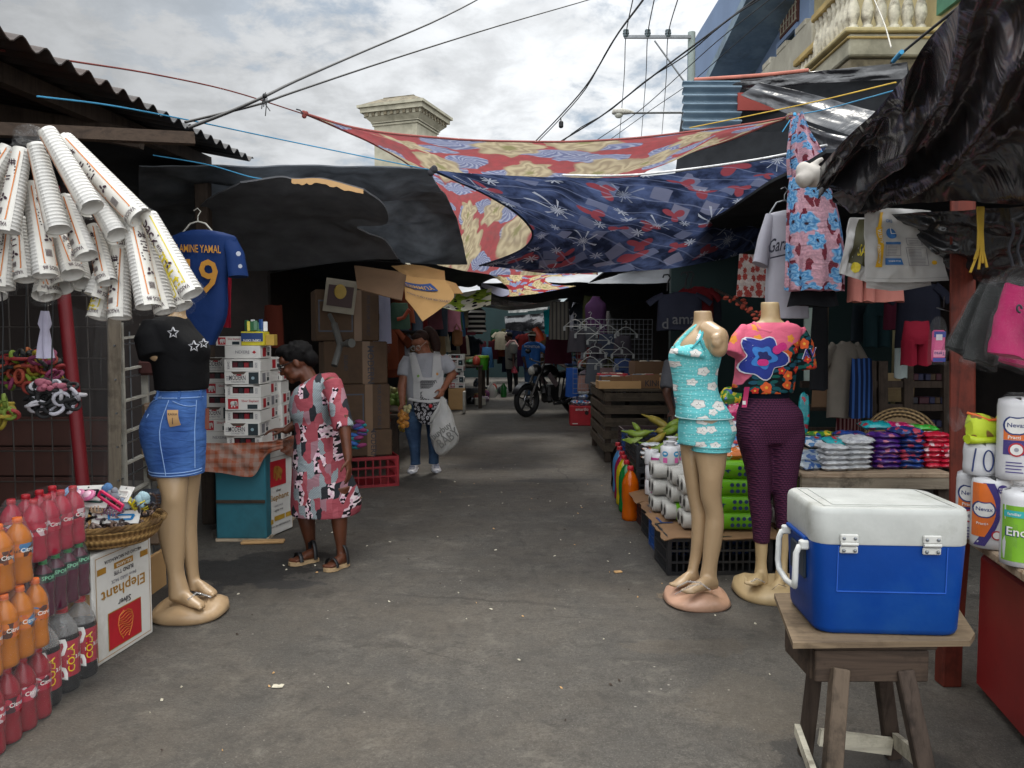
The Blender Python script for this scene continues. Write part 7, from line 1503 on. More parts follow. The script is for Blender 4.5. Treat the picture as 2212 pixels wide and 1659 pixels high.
def head(mb,c,M,s=1.):
    q=lambda x,y,z:V(c)+M@V((x,y,z))*s
    E=lambda p,r:mb.ell(q(*p),tuple(k*s for k in r),14,10,M)
    E((0,-.01,.03),(.075,.097,.095)); E((0,.03,-.035),(.062,.066,.075)); E((0,.07,-.092),(.026,.022,.02)); E((0,.062,.05),(.06,.035,.035))
    cap(mb,q(0,.092,.012),q(0,.113,-.024),.009*s,.014*s,8)
    for k in (-1,1): E((k*.013,.1,-.03),(.011,.012,.009)); E((k*.036,.068,-.02),(.022,.022,.02)); E((k*.077,-.012,-.005),(.009,.02,.031)); E((k*.032,.088,.034),(.022,.010,.006)); E((k*.045,.03,-.07),(.025,.045,.025))
    E((0,.092,-.056),(.022,.011,.006)); E((0,.09,-.067),(.019,.011,.007))
def eyes(rt,c,M,s=1.):
    mb=MB(rgb('#b9b2aa',.3)); q=lambda x,y,z:V(c)+M@V((x,y,z))*s
    for k in (-1,1):
        mb.use(rgb('#b9b2aa',.3)).ell(q(k*.031,.083,.013),(.013*s,.009*s,.007*s),10,6,M); mb.use(rgb('#120c0a',.2)).ell(q(k*.031,.0895,.012),(.0055*s,.004*s,.0055*s),8,6,M)
    return mb.build('eyes',rt)
def hand(mb,w,d,n,s=1.,curl=.5,thumb=1):
    """w wrist, d direction of the fingers, n palm normal"""
    w=V(w);d=V(d).normalized();n=V(n); n=(n-d*n.dot(d)).normalized(); x=d.cross(n)
    R3=Matrix((x,d,n)).transposed()
    mb.ell(w+d*.048*s,(.038*s,.052*s,.017*s),12,8,R3)
    for i,(o,L) in enumerate(((-.029,.062),(-.010,.075),(.010,.07),(.028,.055))):
        p=w+d*.088*s+x*o*s; a=curl*(.7+.12*i); dd=d; 
        for k,l in enumerate((.45,.32,.23)):
            dd=(dd*cos(a)+n*sin(a)).normalized() if k or curl>.1 else dd; e=p+dd*L*l*s; cap(mb,p,e,(.0085-.001*k)*s,(.008-.001*k)*s,7); p=e; a=curl
            n2=n
    p=w+d*.025*s-x*.030*s*thumb; e=p+(d*.6-x*.55*thumb+n*.35).normalized()*.038*s; cap(mb,p,e,.012*s,.0095*s,8); cap(mb,e,e+(d*.85-x*.1*thumb+n*.45).normalized()*.03*s,.0095*s,.008*s,8)
def base_slab(rt,mat,rows):
    """rows: list of (py, xl, xr, Y, depth)"""
    mb=MB(mat); rings=[]
    for py,xl,xr,Y,dp,z in rows:
        a=P(xl,py,Y);b=P(xr,py,Y); c=(a+b)/2; hw=(b.x-a.x)/2
        rings.append([V((c.x+hw*math.copysign(abs(cos(t))**.8,cos(t)),Y+dp/2*math.copysign(abs(sin(t))**.8,sin(t)),z+.012*sin(3*t)*(z>.02))) for t in [i*2*PI/36 for i in range(36)]])
    mb.loft(rings); return mb
def px(p,Y,dy=0.): return P(p[0],p[1],Y+dy)
def foot(mb,heel,toe,h,w,M=None):
    heel=V(heel);toe=V(toe); d=toe-heel; x=V((d.y,-d.x,0)).normalized()
    mb.loft([[heel+d*t+x*w*k*cos(a)+V((0,0,max(0,h*q*(.5+.5*sin(a))))) for a in [i*2*PI/14 for i in range(14)]] for t,k,q in ((-.06,.3,.5),(0,.6,.9),(.2,.7,1.),(.45,.8,.85),(.7,1.,.55),(.9,.85,.36),(1.,.4,.25))])
    for i in range(5): mb.ell(heel+d*(.98-.035*i)+x*w*(.55-.28*i)+V((0,0,.014)),(.016-.0018*i,.02,.012),8,6)
# --- teal pyjama mannequin
def pyjama():
    t=NT('cloud_pyjama'); co=flat2d(t); n=t.noise(t.co('Object'),4,3); base=t.mix(t.step((n,0),.35,.65),C('#57a9ad'),C('#6fc2c3'))
    d=t.n('ShaderNodeTexVoronoi',{'Vector':co,'Scale':48.,'Randomness':.7},voronoi_dimensions='2D'); c=t.mix(t.step((d,'Distance'),.17,.12),base,C('#a5d6d6'))
    cw_=t.n('ShaderNodeMapping',{'Scale':(.8,1.15,1)}); t.set(cw_,0,co); q,a,s=petals(t,cw_,10.5,.25,5,.03,.75); c=t.mix(t.step(q,1.12,1.08),c,C('#8a9aa0')); c=t.mix(t.step(q,1.02,.98),c,C('#d5d2cc'))
    cl=t.n('ShaderNodeMapping',{'Location':(0,-.012,0)}); t.set(cl,0,cw_); 
    f=t.math('MULTIPLY',t.step(q,.42,.36),t.step(t.math('SINE',t.math('MULTIPLY',a,3.)),.7,.95)); c=t.mix(f,c,C('#5a5558'))
    m=t.co('Object',(3,3,34)); w=t.noise(m,1.2,3,.5,.6); t.bump((w,0),.5,.02); return cloth_out(t,c,0,.85)
pyjama()
Y=4.2
rt=thing('mannequin','headless female mannequin in teal cloud print pyjamas with a broken arm stump','mannequin',G(1508,1290))
sk=MB(MQ)
pxloft(sk,[(672,1499,1537,.09),(682,1499,1538,.095),(700,1497,1542,.11),(712,1485,1552,.2),(724,1474,1556,.30),(742,1458,1556,.32),(765,1452,1552,.30),(795,1458,1545,.26),(840,1464,1540,.24),(880,1468,1562,.28),(925,1472,1577,.30),(960,1474,1568,.27)],Y,24,2.1)
cap(sk,P(1530,716,Y-.1),P(1551,728,Y-.17),.06,.055); cap(sk,P(1551,728,Y-.17),P(1552,752,Y-.18),.056,.05)
for i in range(5): sk.ell(P(1548+5*cos(i*1.3),736+8*sin(i*1.3),Y-.22),.022,8,6)
pxloft(sk,[(940,1499,1576,.17,-.06),(968,1499,1571,.165,-.06),(1010,1507,1566,.15,-.06),(1035,1511,1560,.14,-.06),(1074,1514,1558,.125,-.05),(1111,1524,1563,.11,-.05),(1136,1523,1563,.11,-.05),(1176,1520,1558,.10,-.05),(1215,1517,1550,.085,-.05),(1243,1512,1548,.08,-.05),(1262,1508,1550,.08,-.05)],Y,18,2.1)
pxloft(sk,[(940,1469,1510,.17,.09),(968,1470,1510,.165,.09),(1010,1476,1508,.15,.08),(1074,1486,1516,.12,.08),(1111,1493,1526,.11,.07),(1159,1494,1524,.105,.07),(1201,1491,1515,.085,.07),(1229,1486,1508,.075,.06),(1250,1484,1508,.08,.06)],Y,18,2.1)
foot(sk,P(1545,1262,Y-.05)-V((0,0,.03)),P(1480,1272,Y-.17)-V((0,0,.03)),.09,.042); foot(sk,P(1505,1252,Y+.07)-V((0,0,.02)),P(1455,1262,Y-.02)-V((0,0,.02)),.085,.04)
fused(sk,MQ,.008,5,.5).build('body',rt)
base_slab(rt,MQP,[(1300,1442,1570,Y,.36,0),(1296,1434,1574,Y,.38,.012),(1280,1440,1570,Y,.36,.04),(1266,1462,1556,Y,.26,.062),(1260,1480,1540,Y,.15,.068)]).build('base',rt)
g=MB('cloud_pyjama')
pxloft(g,[(748,1453,1560,.30),(765,1447,1556,.335),(780,1447,1553,.33),(806,1452,1548,.30),(841,1456,1549,.275),(868,1460,1560,.29),(880,1462,1569,.31),(890,1461,1574,.325),(900,1461,1581,.335)],Y,64,2.2,(.035,2.5,9.,2.),8)
g.tube([P(1463,752,Y-.05),P(1476,731,Y-.06),P(1492,714,Y-.06),P(1505,704,Y-.03),P(1515,702,Y+.03)],[.035,.022,.018,.016,.016],10,flat=.6)
g.tube([P(1520,760,Y-.14),P(1513,735,Y-.15),P(1520,712,Y-.1),P(1536,700,Y-.05),P(1540,698,Y+.02)],[.05,.035,.026,.02,.018],10,flat=.5)
g.tube([P(1455,757,Y-.09),P(1485,757,Y-.155),P(1512,758,Y-.16),P(1548,772,Y-.10)],[.02,.045,.045,.02],10,flat=.5)
vs,fs=remesh(g,.007,4); gg=MB('cloud_pyjama').add(vs,fs,True); gg.use(rgb('#3f9aa2',.85)).tube([P(1458,752,Y-.02),P(1470,752,Y-.12),P(1495,752,Y-.175),P(1510,736,Y-.18),P(1520,716,Y-.13),P(1537,699,Y-.06)],.006,6); gg.tube([P(1522,757,Y-.18),P(1514,734,Y-.18),P(1520,712,Y-.13)],.006,6); h_=pxring(900,1461,1581,Y,.337,40,2.2); gg.use(rgb('#a9d2d2',.9)).tube(h_+h_[:1],.004,5); gg.build('tank_top',rt)
g=MB('cloud_pyjama')
pxloft(g,[(888,1469,1564,.26),(901,1469,1575,.285),(925,1467,1587,.32),(945,1467,1584,.31),(958,1468,1578,.3)],Y,48,2.2,(.03,2.5,14.,5.),6)
pxloft(g,[(930,1496,1584,.2,-.055),(955,1496,1580,.2,-.06),(974,1497,1575,.2,-.06)],Y,32,2.1,(.04,2.5,14.,1.),6); pxloft(g,[(930,1467,1508,.2,.09),(958,1467,1508,.2,.09)],Y,24,2.1,(.04,2.5,14.,1.),6)
vs,fs=remesh(g,.007,3); gg=MB('cloud_pyjama').add(vs,fs,True); gg.use(rgb('#62b0b2',.9))
for h_ in (pxring(972,1496,1576,Y-.06,.206,30,2.1),pxring(963,1496,1577,Y-.06,.208,30,2.1),pxring(956,1466,1509,Y+.09,.205,24,2.1)): gg.tube(h_+h_[:1],.005,5)
gg.build('shorts',rt)
mb=MB('clear_plastic'); mb.tube([P(1462,1268,Y-.16),P(1485,1256,Y-.2),P(1512,1258,Y-.2),P(1535,1275,Y-.2)],.005,6,flat=.3); mb.tube([P(1458,1284,Y-.17),P(1490,1266,Y-.2),P(1515,1262,Y-.2)],.004,6); mb.build('tape',rt)
# --- leggings mannequin
def leggings():
    t=NT('plum_leggings'); s=t.sep(t.co('Object')); k=t.math('MULTIPLY',t.math('ADD',(s,0),t.math('MULTIPLY',(s,1),.6)),420.); row=t.math('FLOOR',t.math('MULTIPLY',(s,2),75.)); w=t.math('SINE',t.math('ADD',k,t.math('MULTIPLY',row,PI))); v=t.math('SINE',t.math('MULTIPLY',(s,2),75*2*PI)); h=t.math('ADD',w,v)
    c=t.mix(t.step(h,-1.6,1.),C('#24112a'),C('#5a2c44')); n=t.noise(t.co('Object'),3,3); c=t.mix(t.math('MULTIPLY',(n,0),.35),c,C('#2a1428')); t.bump(h,.35,.006); return cloth_out(t,c,0,.8)
leggings()
Y=4.36
rt=thing('mannequin','headless mannequin in a tropical crop shirt and plum textured leggings','mannequin',G(1650,1285))
sk=MB(MQY)
pxloft(sk,[(653,1644,1682,.095),(662,1644,1683,.1),(690,1643,1686,.11),(700,1625,1700,.16),(720,1612,1722,.2),(760,1606,1712,.24),(800,1608,1700,.22),(850,1610,1698,.22),(890,1600,1724,.26)],Y,24,2.1)
for rows in ([(1150,1630,1660,.09,.0),(1187,1632,1657,.085),(1215,1633,1655,.085),(1240,1630,1658,.09,-.01),(1258,1626,1658,.10,-.02)],[(1120,1680,1706,.09,.02),(1173,1682,1703,.085,.02),(1215,1680,1700,.085,.02),(1250,1674,1700,.1,.0),(1268,1672,1700,.1,-.01)]): pxloft(sk,rows,Y,16,2.1)
foot(sk,P(1650,1256,Y+.03)-V((0,0,.02)),P(1620,1262,Y-.19)-V((0,0,.01)),.085,.042); foot(sk,P(1690,1266,Y+.03)-V((0,0,.02)),P(1672,1278,Y-.19)-V((0,0,.02)),.085,.044)
cap(sk,P(1632,895,Y),P(1645,1165,Y),.05,.035); cap(sk,P(1692,895,Y),P(1692,1140,Y+.02),.05,.035); v1,f1=remesh(sk,.008,4)
MB(MQY).add(v1,f1,True).build('body',rt)
base_slab(rt,MQY,[(1300,1590,1735,Y-.03,.42,0),(1296,1585,1738,Y-.03,.44,.015),(1276,1590,1735,Y-.03,.42,.05),(1262,1606,1722,Y,.3,.07)]).build('base',rt)
g=MB('plum_leggings')
pxloft(g,[(836,1608,1700,.23),(856,1606,1700,.24),(886,1595,1728,.28),(912,1592,1733,.285),(935,1593,1734,.255),(955,1598,1732,.22)],Y,40,2.2,None,6)
pxloft(g,[(880,1602,1655,.16),(915,1593,1660,.235),(948,1594,1658,.24),(990,1605,1663,.2),(1035,1615,1664,.17),(1074,1617,1663,.145),(1103,1621,1666,.14),(1131,1625,1664,.13),(1172,1628,1661,.11)],Y,32,2.1,(.02,2.5,25.,3.),8)
pxloft(g,[(880,1660,1722,.16),(915,1656,1733,.235),(948,1657,1735,.245),(990,1661,1727,.21),(1046,1664,1719,.17),(1080,1671,1716,.15),(1117,1676,1710,.13),(1142,1678,1708,.12)],Y+.01,32,2.1,(.025,2.5,25.,6.),8)
vs,fs=remesh(g,.008,9); MB('plum_leggings').add(vs,fs,True).build('leggings',rt)
mb=MB(plaincloth('navy_band',C('#0c0f1d'),0)); pxloft(mb,[(828,1606,1702,.238),(858,1605,1701,.246)],Y,32,2.2); mb.build('waistband',rt)
def tropic():
    t=NT('tropic_shirt'); co=flat2d(t); u=t.sep(t.co('Object')); q,a,s=petals(t,co,17.,.42,5,.06,.8); cl=t.n('ShaderNodeMapping',{'Rotation':(0,0,.7),'Scale':(1,2.6,1),'Location':(.3,.1,0)}); t.set(cl,0,co); q2,a2,s2=petals(t,cl,15.,.46,2,.06,.9)
    dark=t.mix(t.step(q2,1.04,.94),C('#0d1416'),t.mix((s2,0),C('#124a40'),C('#1f4a5c'))); fl=t.mix(t.step((s,1),.4,.5),C('#b83026'),C('#c9562c')); fl=t.mix(t.step(q,.35,.2),fl,C('#d99a3a')); keep=t.step((s,0),.30,.32); dark=t.mix(t.math('MULTIPLY',t.step(q,1.04,.96),keep),dark,fl)
    pink=t.mix(t.math('MULTIPLY',t.step(q,1.04,.96),t.step((s,0),.62,.64)),C('#d0627a'),C('#d58a3a'))
    n=t.noise(co,7,3); k=t.math('ADD',t.math('ADD',t.math('MULTIPLY',(u,2),1.),t.math('MULTIPLY',(u,0),-.75)),t.math('MULTIPLY_ADD',(n,0),.1,-.05))
    c=t.mix(t.step(k,TRK-.004,TRK+.004),dark,pink); w=t.noise(t.co('Object',(6,6,12)),2,3,.5,.5); t.bump((w,0),.5,.02); return cloth_out(t,c,0,.8)
cz=P(1650,775,Y).z-G(1650,1285).z; cx=P(1650,775,Y).x-G(1650,1285).x
TRK=cz-.75*cx-.01
tropic()
g=MB('tropic_shirt')
pxloft(g,[(697,1628,1704,.15),(703,1612,1722,.2),(718,1600,1730,.24),(745,1594,1722,.28),(770,1592,1717,.30),(812,1589,1715,.30),(840,1583,1712,.29),(848,1584,1711,.285)],Y,56,2.2,(.03,2.,5.,8.),7)
g.tube([P(1615,712,Y),P(1598,735,Y-.02),P(1588,768,Y-.04)],[.055,.062,.07],16,flat=.75); g.tube([P(1722,712,Y),P(1737,745,Y-.01),P(1743,798,Y-.03)],[.055,.065,.068],16,flat=.75)
vs,fs=remesh(g,.007,3)
gg=MB('tropic_shirt').add(vs,fs,True); gg.use(rgb('#d0627a',.85)).tube([P(1628,698,Y-.03)+V((0,0,0)),P(1640,712,Y-.09),P(1662,718,Y-.11),P(1688,712,Y-.09),P(1702,697,Y-.03)],.012,8)
gg.build('crop_shirt',rt)
# plain printed bloom in the middle of the shirt, seated on its front
import bisect
def front_of(vs):
    def f(x,z,o=.004):
        best=None
        for v in vs:
            dd=(v.x-x)**2+(v.z-z)**2
            if dd<.00022 and (best is None or v.y<best): best=v.y
        return V((x,(best if best is not None else Y-.13)-o,z))
    return f
fr_=front_of(vs); c0=P(1650,772,Y-.15); sh_mats=[('#c9c4cc',1.06,0),('#1b2c7e',1.,.002),('#2f6fb4',.55,.004),('#141d54',.3,.006)]
mb=MB(rgb('#1b2c7e',.85))
for col,k,o in sh_mats: mb.use(rgb(col,.85)).blob(lambda x,y:fr_(c0.x+x,c0.z+y,.003+o),0,0,lambda a:k*(.108+.020*cos(5*a+.6)+.012*cos(3*a)),40,5)
mb.use(rgb('#b8246e',.85)).blob(lambda x,y:fr_(c0.x+.085+x,c0.z+.05+y,.011),0,0,lambda a:.032+.012*cos(2*a-1.),20,3); mb.blob(lambda x,y:fr_(c0.x-.005+x,c0.z-.028+y,.011),0,0,lambda a:.024+.006*cos(2*a),16,2); mb.build('bloom_print',rt)
mb=MB(rgb('#3a2a7e',.8)); f=plane(P(1748,764,Y-.098),(1,.35,.15),(0,0,1)); mb.use(rgb('#c9c4cc',.85)).text('AV',.075,f); mb.use(rgb('#3a2a7e',.8)).text('AV',.066,lambda x,y:f(x,y)+V((0,-.003,0))); mb.build('sleeve_lettering',rt)
mb=MB(rgb('#b02058',.6)); mb.grid(lambda u,v:P(lerp(1608,1619,u)-6*v,lerp(836,880,v),Y-.135+.01*sin(v*3)),3,8,.002); mb.use(WHITE).grid(lambda u,v:P(lerp(1604,1611,u),lerp(866,874,v),Y-.138),1,1); mb.build('price_tag',rt)
mb=MB('clear_plastic'); mb.tube([P(1612,1262,Y-.17),P(1635,1250,Y-.2),P(1652,1258,Y-.15)],.005,6,flat=.3); mb.tube([P(1660,1280,Y-.17),P(1682,1262,Y-.2),P(1700,1268,Y-.15)],.005,6,flat=.3); mb.build('tape',rt)
# --- denim skirt mannequin
def denim(name,a,b):
    t=NT(name); co=t.co('Object'); n=t.noise(co,3.,4,.6); f=t.noise(t.co('Object',(60,60,500)),1.,2); c=t.mix(t.step((n,0),.35,.68),C(a),C(b)); c=t.mix(t.math('MULTIPLY',(f,0),.25),c,C('#1d2c4c')); w=t.noise(t.co('Object',(4,4,15)),2.,3,.5,.8); t.bump((w,0),.55,.02); return cloth_out(t,c,0,.8)
denim('denim_blue','#2b4a85','#4f76b4'); denim('denim_jeans','#2a3c55','#4d6784')
Y=4.0
rt=thing('mannequin','headless mannequin in a black starred top and blue denim skirt','mannequin',G(410,1320))
sk=MB(MQ)
pxloft(sk,[(655,376,400,.10),(678,374,398,.11),(692,350,402,.2),(715,330,410,.28),(760,336,430,.26),(800,342,432,.23),(850,348,436,.23),(880,340,430,.22),(930,335,428,.22),(990,345,424,.20)],Y,24,2.1)
pxloft(sk,[(985,345,405,.13,-.035),(1027,340,407,.15,-.045),(1071,351,402,.14,-.06),(1100,347,401,.125,-.06),(1143,342,400,.125,-.06),(1190,352,398,.11,-.06),(1232,363,396,.095,-.06),(1263,365,404,.095,-.06),(1290,366,412,.1,-.06)],Y,18,2.1)
pxloft(sk,[(985,397,428,.13,.07),(1020,402,431,.14,.08),(1081,400,425,.125,.09),(1143,392,423,.12,.09),(1190,398,425,.11,.09),(1232,404,427,.09,.09),(1258,408,432,.09,.09),(1272,408,440,.09,.08)],Y,18,2.1)
cap(sk,P(345,705,Y-.1),P(338,765,Y-.13),.045,.04); 
foot(sk,P(372,1288,Y-.05)-V((0,0,.03)),P(440,1304,Y-.12)-V((0,0,.03)),.09,.042); foot(sk,P(412,1268,Y+.09)-V((0,0,.02)),P(466,1280,Y+.04)-V((0,0,.02)),.08,.04)
fused(sk,MQ,.008,5).build('body',rt)
base_slab(rt,MQ,[(1330,340,482,Y,.34,0),(1326,333,489,Y,.37,.015),(1308,338,486,Y,.35,.045),(1296,352,472,Y,.27,.066),(1290,370,450,Y,.17,.072)]).build('base',rt)
BK=plaincloth('black_top',C('#0e0e10'),0,.25,.85,.5,9); g=MB(BK)
pxloft(g,[(684,352,398,.2),(694,332,404,.28),(710,322,414,.33),(748,330,447,.34),(785,336,446,.32),(820,340,446,.30),(842,341,444,.29)],Y,48,2.2,(.03,2.2,7.,2.),7)
g.tube([P(338,702,Y-.08),P(326,735,Y-.12),P(334,772,Y-.14)],[.07,.08,.075],16)
vs,fs=remesh(g,.008,3); MB(BK).add(vs,fs,True).build('top',rt)
mb=MB(rgb('#b9b9bd',.35))
for sx,sy,r_,yy in ((374,719,.028,.18),(419,748,.028,.17),(440,742,.024,.12)):
    c=P(sx,sy,Y-yy); pt=[c+V((r_*(1 if k%2==0 else .45)*sin(k*PI/5),0,r_*(1 if k%2==0 else .45)*cos(k*PI/5))) for k in range(11)]; mb.tube(pt,.0035,5)
mb.build('star_studs',rt)
g=MB('denim_blue'); rows=[(838,346,440,.25),(858,340,441,.265),(890,320,441,.29),(917,309,440,.31),(945,310,440,.31),(980,319,439,.29),(1010,328,438,.275),(1022,331,437,.27)]
pxloft(g,rows,Y,48,2.2,(.012,2.2,14.,4.),7); g.build('skirt',rt)
SEAM=rgb('#7d9ac6',.9)
def sk_pt(u,py):   # u in 0..1 across the visible front of the skirt
    ps=[V((r[0],r[1],r[2])) for r in rows]; k=min(range(len(ps)-1),key=lambda i:0 if ps[i].x<=py<=ps[i+1].x else 1); t=(py-ps[k].x)/(ps[k+1].x-ps[k].x); xl=lerp(ps[k].y,ps[k+1].y,t); xr=lerp(ps[k].z,ps[k+1].z,t); d=lerp(rows[k][3],rows[k+1][3],t); c=cos(PI*(1-u)); s=(1-abs(c)**2.2)**(1/2.2) if abs(c)<1 else 0
    return P((xl+xr)/2+(xr-xl)/2*c,py,Y)+V((0,-d/2*s-.003,0))
mb=MB(SEAM)
for pth in ([(.5+.0*i,860+16*i) for i in range(11)],[(.86,862+16*i) for i in range(10)],[(i/20,1016+3*sin(i*PI/20)) for i in range(21)],[(i/20,1010+3*sin(i*PI/20)) for i in range(21)],[(i/20,856) for i in range(21)],[(i/20,842) for i in range(21)],[(.55+.05*i,862+.0*i+12*sin(i*PI/10)) for i in range(7)],[(.02+.05*i,880-4*i) for i in range(8)],[(.1,885),(.05,920),(.2,928),(.3,890),(.1,885)]): mb.tube([sk_pt(min(.985,max(.015,u)),min(1021,v)) for u,v in pth],.0025,5)
mb.build('seam',rt)
for u in (.3,.62,.93): MB('denim_blue').bar(sk_pt(u,840),sk_pt(u,860),.012,.008).build('belt_loop',rt)
mb=MB('kraft_light'); a=sk_pt(.58,880)+V((0,-.012,0)); mb.grid(lambda u,v:a+V((.055*u+.02*v*.6-.02,-.012*sin(v*3),-.085*v+.01*u*v)),4,6,.0015); mb.use(INK).text('KAIXA',.016,lambda x,y:a+V((.012+x,-.015,-.02+y))); mb.rect(lambda x,y:a+V((.018+x,-.016,-.05+y)),-.008,-.02,-.005,.012); mb.build('paper_tag',rt)
mb=MB(rgb('#6f3a26',.6)); mb.grid(lambda u,v:P(lerp(441,452,u),lerp(882,927,v),Y+.02),2,3,.002); mb.build('brown_tag',rt)
mb=MB('clear_plastic'); mb.tube([P(405,1296,Y-.14),P(425,1280,Y-.13),P(440,1284,Y-.1),P(456,1290,Y-.1)],.006,6,flat=.3); mb.build('tape',rt)
# --- stooping woman in the patterned dress
def dressmat():
    t=NT('patchwork_dress'); co=t.n('ShaderNodeMapping',{'Rotation':(0,0,.12),'Scale':(1.25,.62,1)}); t.set(co,0,flat2d(t)); v=t.n('ShaderNodeTexVoronoi',{'Vector':co,'Scale':22.,'Randomness':.95},voronoi_dimensions='2D',distance='CHEBYCHEV'); s=t.n('ShaderNodeSeparateColor'); t.l(v,'Color',s,0)
    f=flat2d(t); u=t.sep(f); st=t.math('SINE',t.math('MULTIPLY',t.math('ADD',(u,0),(u,1)),620.)); grey=t.mix(t.step(st,-.2,.4),C('#5f6a6e'),C('#969c9f'))
    pv=t.n('ShaderNodeTexVoronoi',{'Vector':f,'Scale':75.},voronoi_dimensions='2D'); ps=t.n('ShaderNodeSeparateColor'); t.l(pv,'Color',ps,0); peb=t.mix(t.step((ps,0),.62,.64),t.mix((ps,1),C('#cfc0c2'),C('#b890a0')),C('#151316'))
    c=t.ramp((s,0),[(0,C('#8b424a')),(.36,C('#964c54')),(.48,C('#8a666e')),(.56,C('#5a5d62'))],'CONSTANT'); c=t.mix(t.step((s,0),.555,.557),c,grey); c=t.mix(t.step((s,0),.73,.732),c,C('#26282c')); c=t.mix(t.step((s,0),.84,.842),c,peb)
    w=t.noise(t.co('Object',(5,5,9)),2.,3,.5,.8); t.bump((w,0),.5,.02); return cloth_out(t,c,0,.85)
dressmat()
Y=4.98
rt=thing('person','stooping woman in a red patchwork dress and black sandals by the cigarette cartons','person',G(690,1220))
sk=MB(SKD)
hc=P(640,785,Y-.0); HM=frame((-.92,-.12,-.42),V((-.25,0,1))); head(sk,hc,HM,1.)
cap(sk,hc+HM@V((0,-.03,-.06)),P(672,830,Y),.052,.06); cap(sk,P(672,830,Y),P(690,850,Y),.062,.09)
pxloft(sk,[(815,680,716,.2),(835,660,725,.33),(870,640,722,.34),(950,648,728,.3),(1040,650,745,.3),(1060,655,745,.26)],Y,20,2.1)
A1,A2,A3=P(716,832,Y-.14),P(742,905,Y-.24),P(752,992,Y-.30); cap(sk,A1,A2,.055,.044); cap(sk,A2,A3,.043,.026); hand(sk,A3,P(755,1040,Y-.34)-A3,V((-1,.2,0)),.98,.28,1)
B1,B2,B3=P(668,840,Y+.17),P(655,905,Y+.2),P(618,930,Y+.1); cap(sk,B1,B2,.05,.042); cap(sk,B2,B3,.04,.026); hand(sk,B3,V((-1,-.1,.05)),V((0,0,-1)),.95,.4,-1)
pxloft(sk,[(1050,640,684,.15,-.04),(1110,642,680,.13,-.04),(1136,648,681,.12,-.04),(1176,660,681,.085,-.03),(1192,662,681,.08,-.03),(1204,660,683,.08,-.03)],Y+.12,16,2.1)
pxloft(sk,[(1050,712,756,.15),(1110,715,751,.13),(1143,719,749,.12),(1183,727,747,.085),(1200,728,748,.08),(1212,726,749,.08)],Y-.1,16,2.1)
g1h=G(682,1206,.02); g1t=G(630,1216,.02); g2h=G(746,1216,.02); g2t=G(706,1229,.02)
foot(sk,g1h,g1t,.07,.042); foot(sk,g2h,g2t,.07,.042)
fused(sk,SKD,.0065,3).build('body',rt); eyes(rt,hc,HM)
hb=MB(HAIR); q=lambda x,y,z:hc+HM@V((x,y,z)); hb.ell(q(0,-.03,.05),(.088,.106,.084),20,14,HM); hb.ell(q(0,-.095,-.005),(.078,.05,.06),14,10,HM); hb.ell(q(0,.035,.105),(.07,.06,.04),14,8,HM)
rr=random.Random(5)
for i in range(110): 
    a,b_=rr.uniform(0,6.3),rr.uniform(-.1,1.4); hb.ell(q(.085*cos(a)*cos(b_),-.03+.10*sin(a)*cos(b_) if sin(a)<.55 else .03,.05+.082*sin(b_)),rr.uniform(.009,.016),7,5)
fused(hb,HAIR,.007,2).build('hair',rt)
mb=MB('wire_black'); 
for k in (-1,1): torus(mb,q(k*.033,.105,.012),.022,.003,HM@Matrix.Rotation(PI/2,3,'X'),14,5); mb.tube([q(k*.055,.1,.015),q(k*.078,.0,.018)],.003,5)
mb.build('glasses',rt)
g=MB('patchwork_dress')
pxloft(g,[(806,690,722,.2),(818,672,730,.32),(840,640,734,.40),(868,630,730,.42),(894,631,724,.41),(908,637,723,.385),(934,640,728,.385),(974,637,738,.40),(1013,634,752,.42),(1060,633,772,.44),(1090,633,778,.45),(1106,634,776,.45)],Y,64,2.2,(.035,2.,4.,3.),7)
g.tube([A1+V((0,0,.02)),A1.lerp(A2,.5),A2+V((0,0,-.06))],[.066,.064,.066],16); g.tube([B1+V((0,0,.02)),B1.lerp(B2,.5),B2+V((0,0,.0))],[.07,.065,.068],16)
vs,fs=remesh(g,.008,3); mb=MB('patchwork_dress').add(vs,fs,True); mb.build('dress',rt)
for h_,t_ in ((g1h,g1t),(g2h,g2t)):
    d=(t_-h_); d.z=0; x=V((d.y,-d.x,0)).normalized(); mb=MB(rgb('#a58a66',.8)); mb.loft([[h_+d*t+x*.05*k*cos(a)+V((0,0,z-.02)) for t,k,a in [((.5-.62*cos(b))*1.,.85+.15*(-cos(b)),PI/2-b*0) for b in [0]]] for z in ()]) if 0 else None
    ol=[(-.1,.0),(-.07,.6),(.1,.78),(.4,.72),(.7,1.),(.95,.85),(1.1,.3)]; pl=[h_+d*t+x*.05*k for t,k in ol]+[h_+d*t-x*.05*k for t,k in ol[::-1]]
    lo=[p-V((0,0,p.z-.004)) for p in pl]; hi=[p-V((0,0,p.z-.026)) for p in pl]; mb.loft([lo,hi],smooth=False); s=mb.build('sandal',rt)
    mb=MB(rgb('#141416',.5)); 
    for t,hh,w in ((.72,.055,.05),(.12,.115,.045)): 
        mb.tube([h_+d*t+x*w*cos(a)*1.06+V((0,0,.006+hh*sin(a)-.0)) for a in [i*PI/10 for i in range(11)]],.013,8,flat=.35)
    mb.tube([h_+d*.12+x*.045+V((0,0,.03)),h_+d*.12+x*.046+V((0,0,.1))],.012,6); mb.build('strap',s)
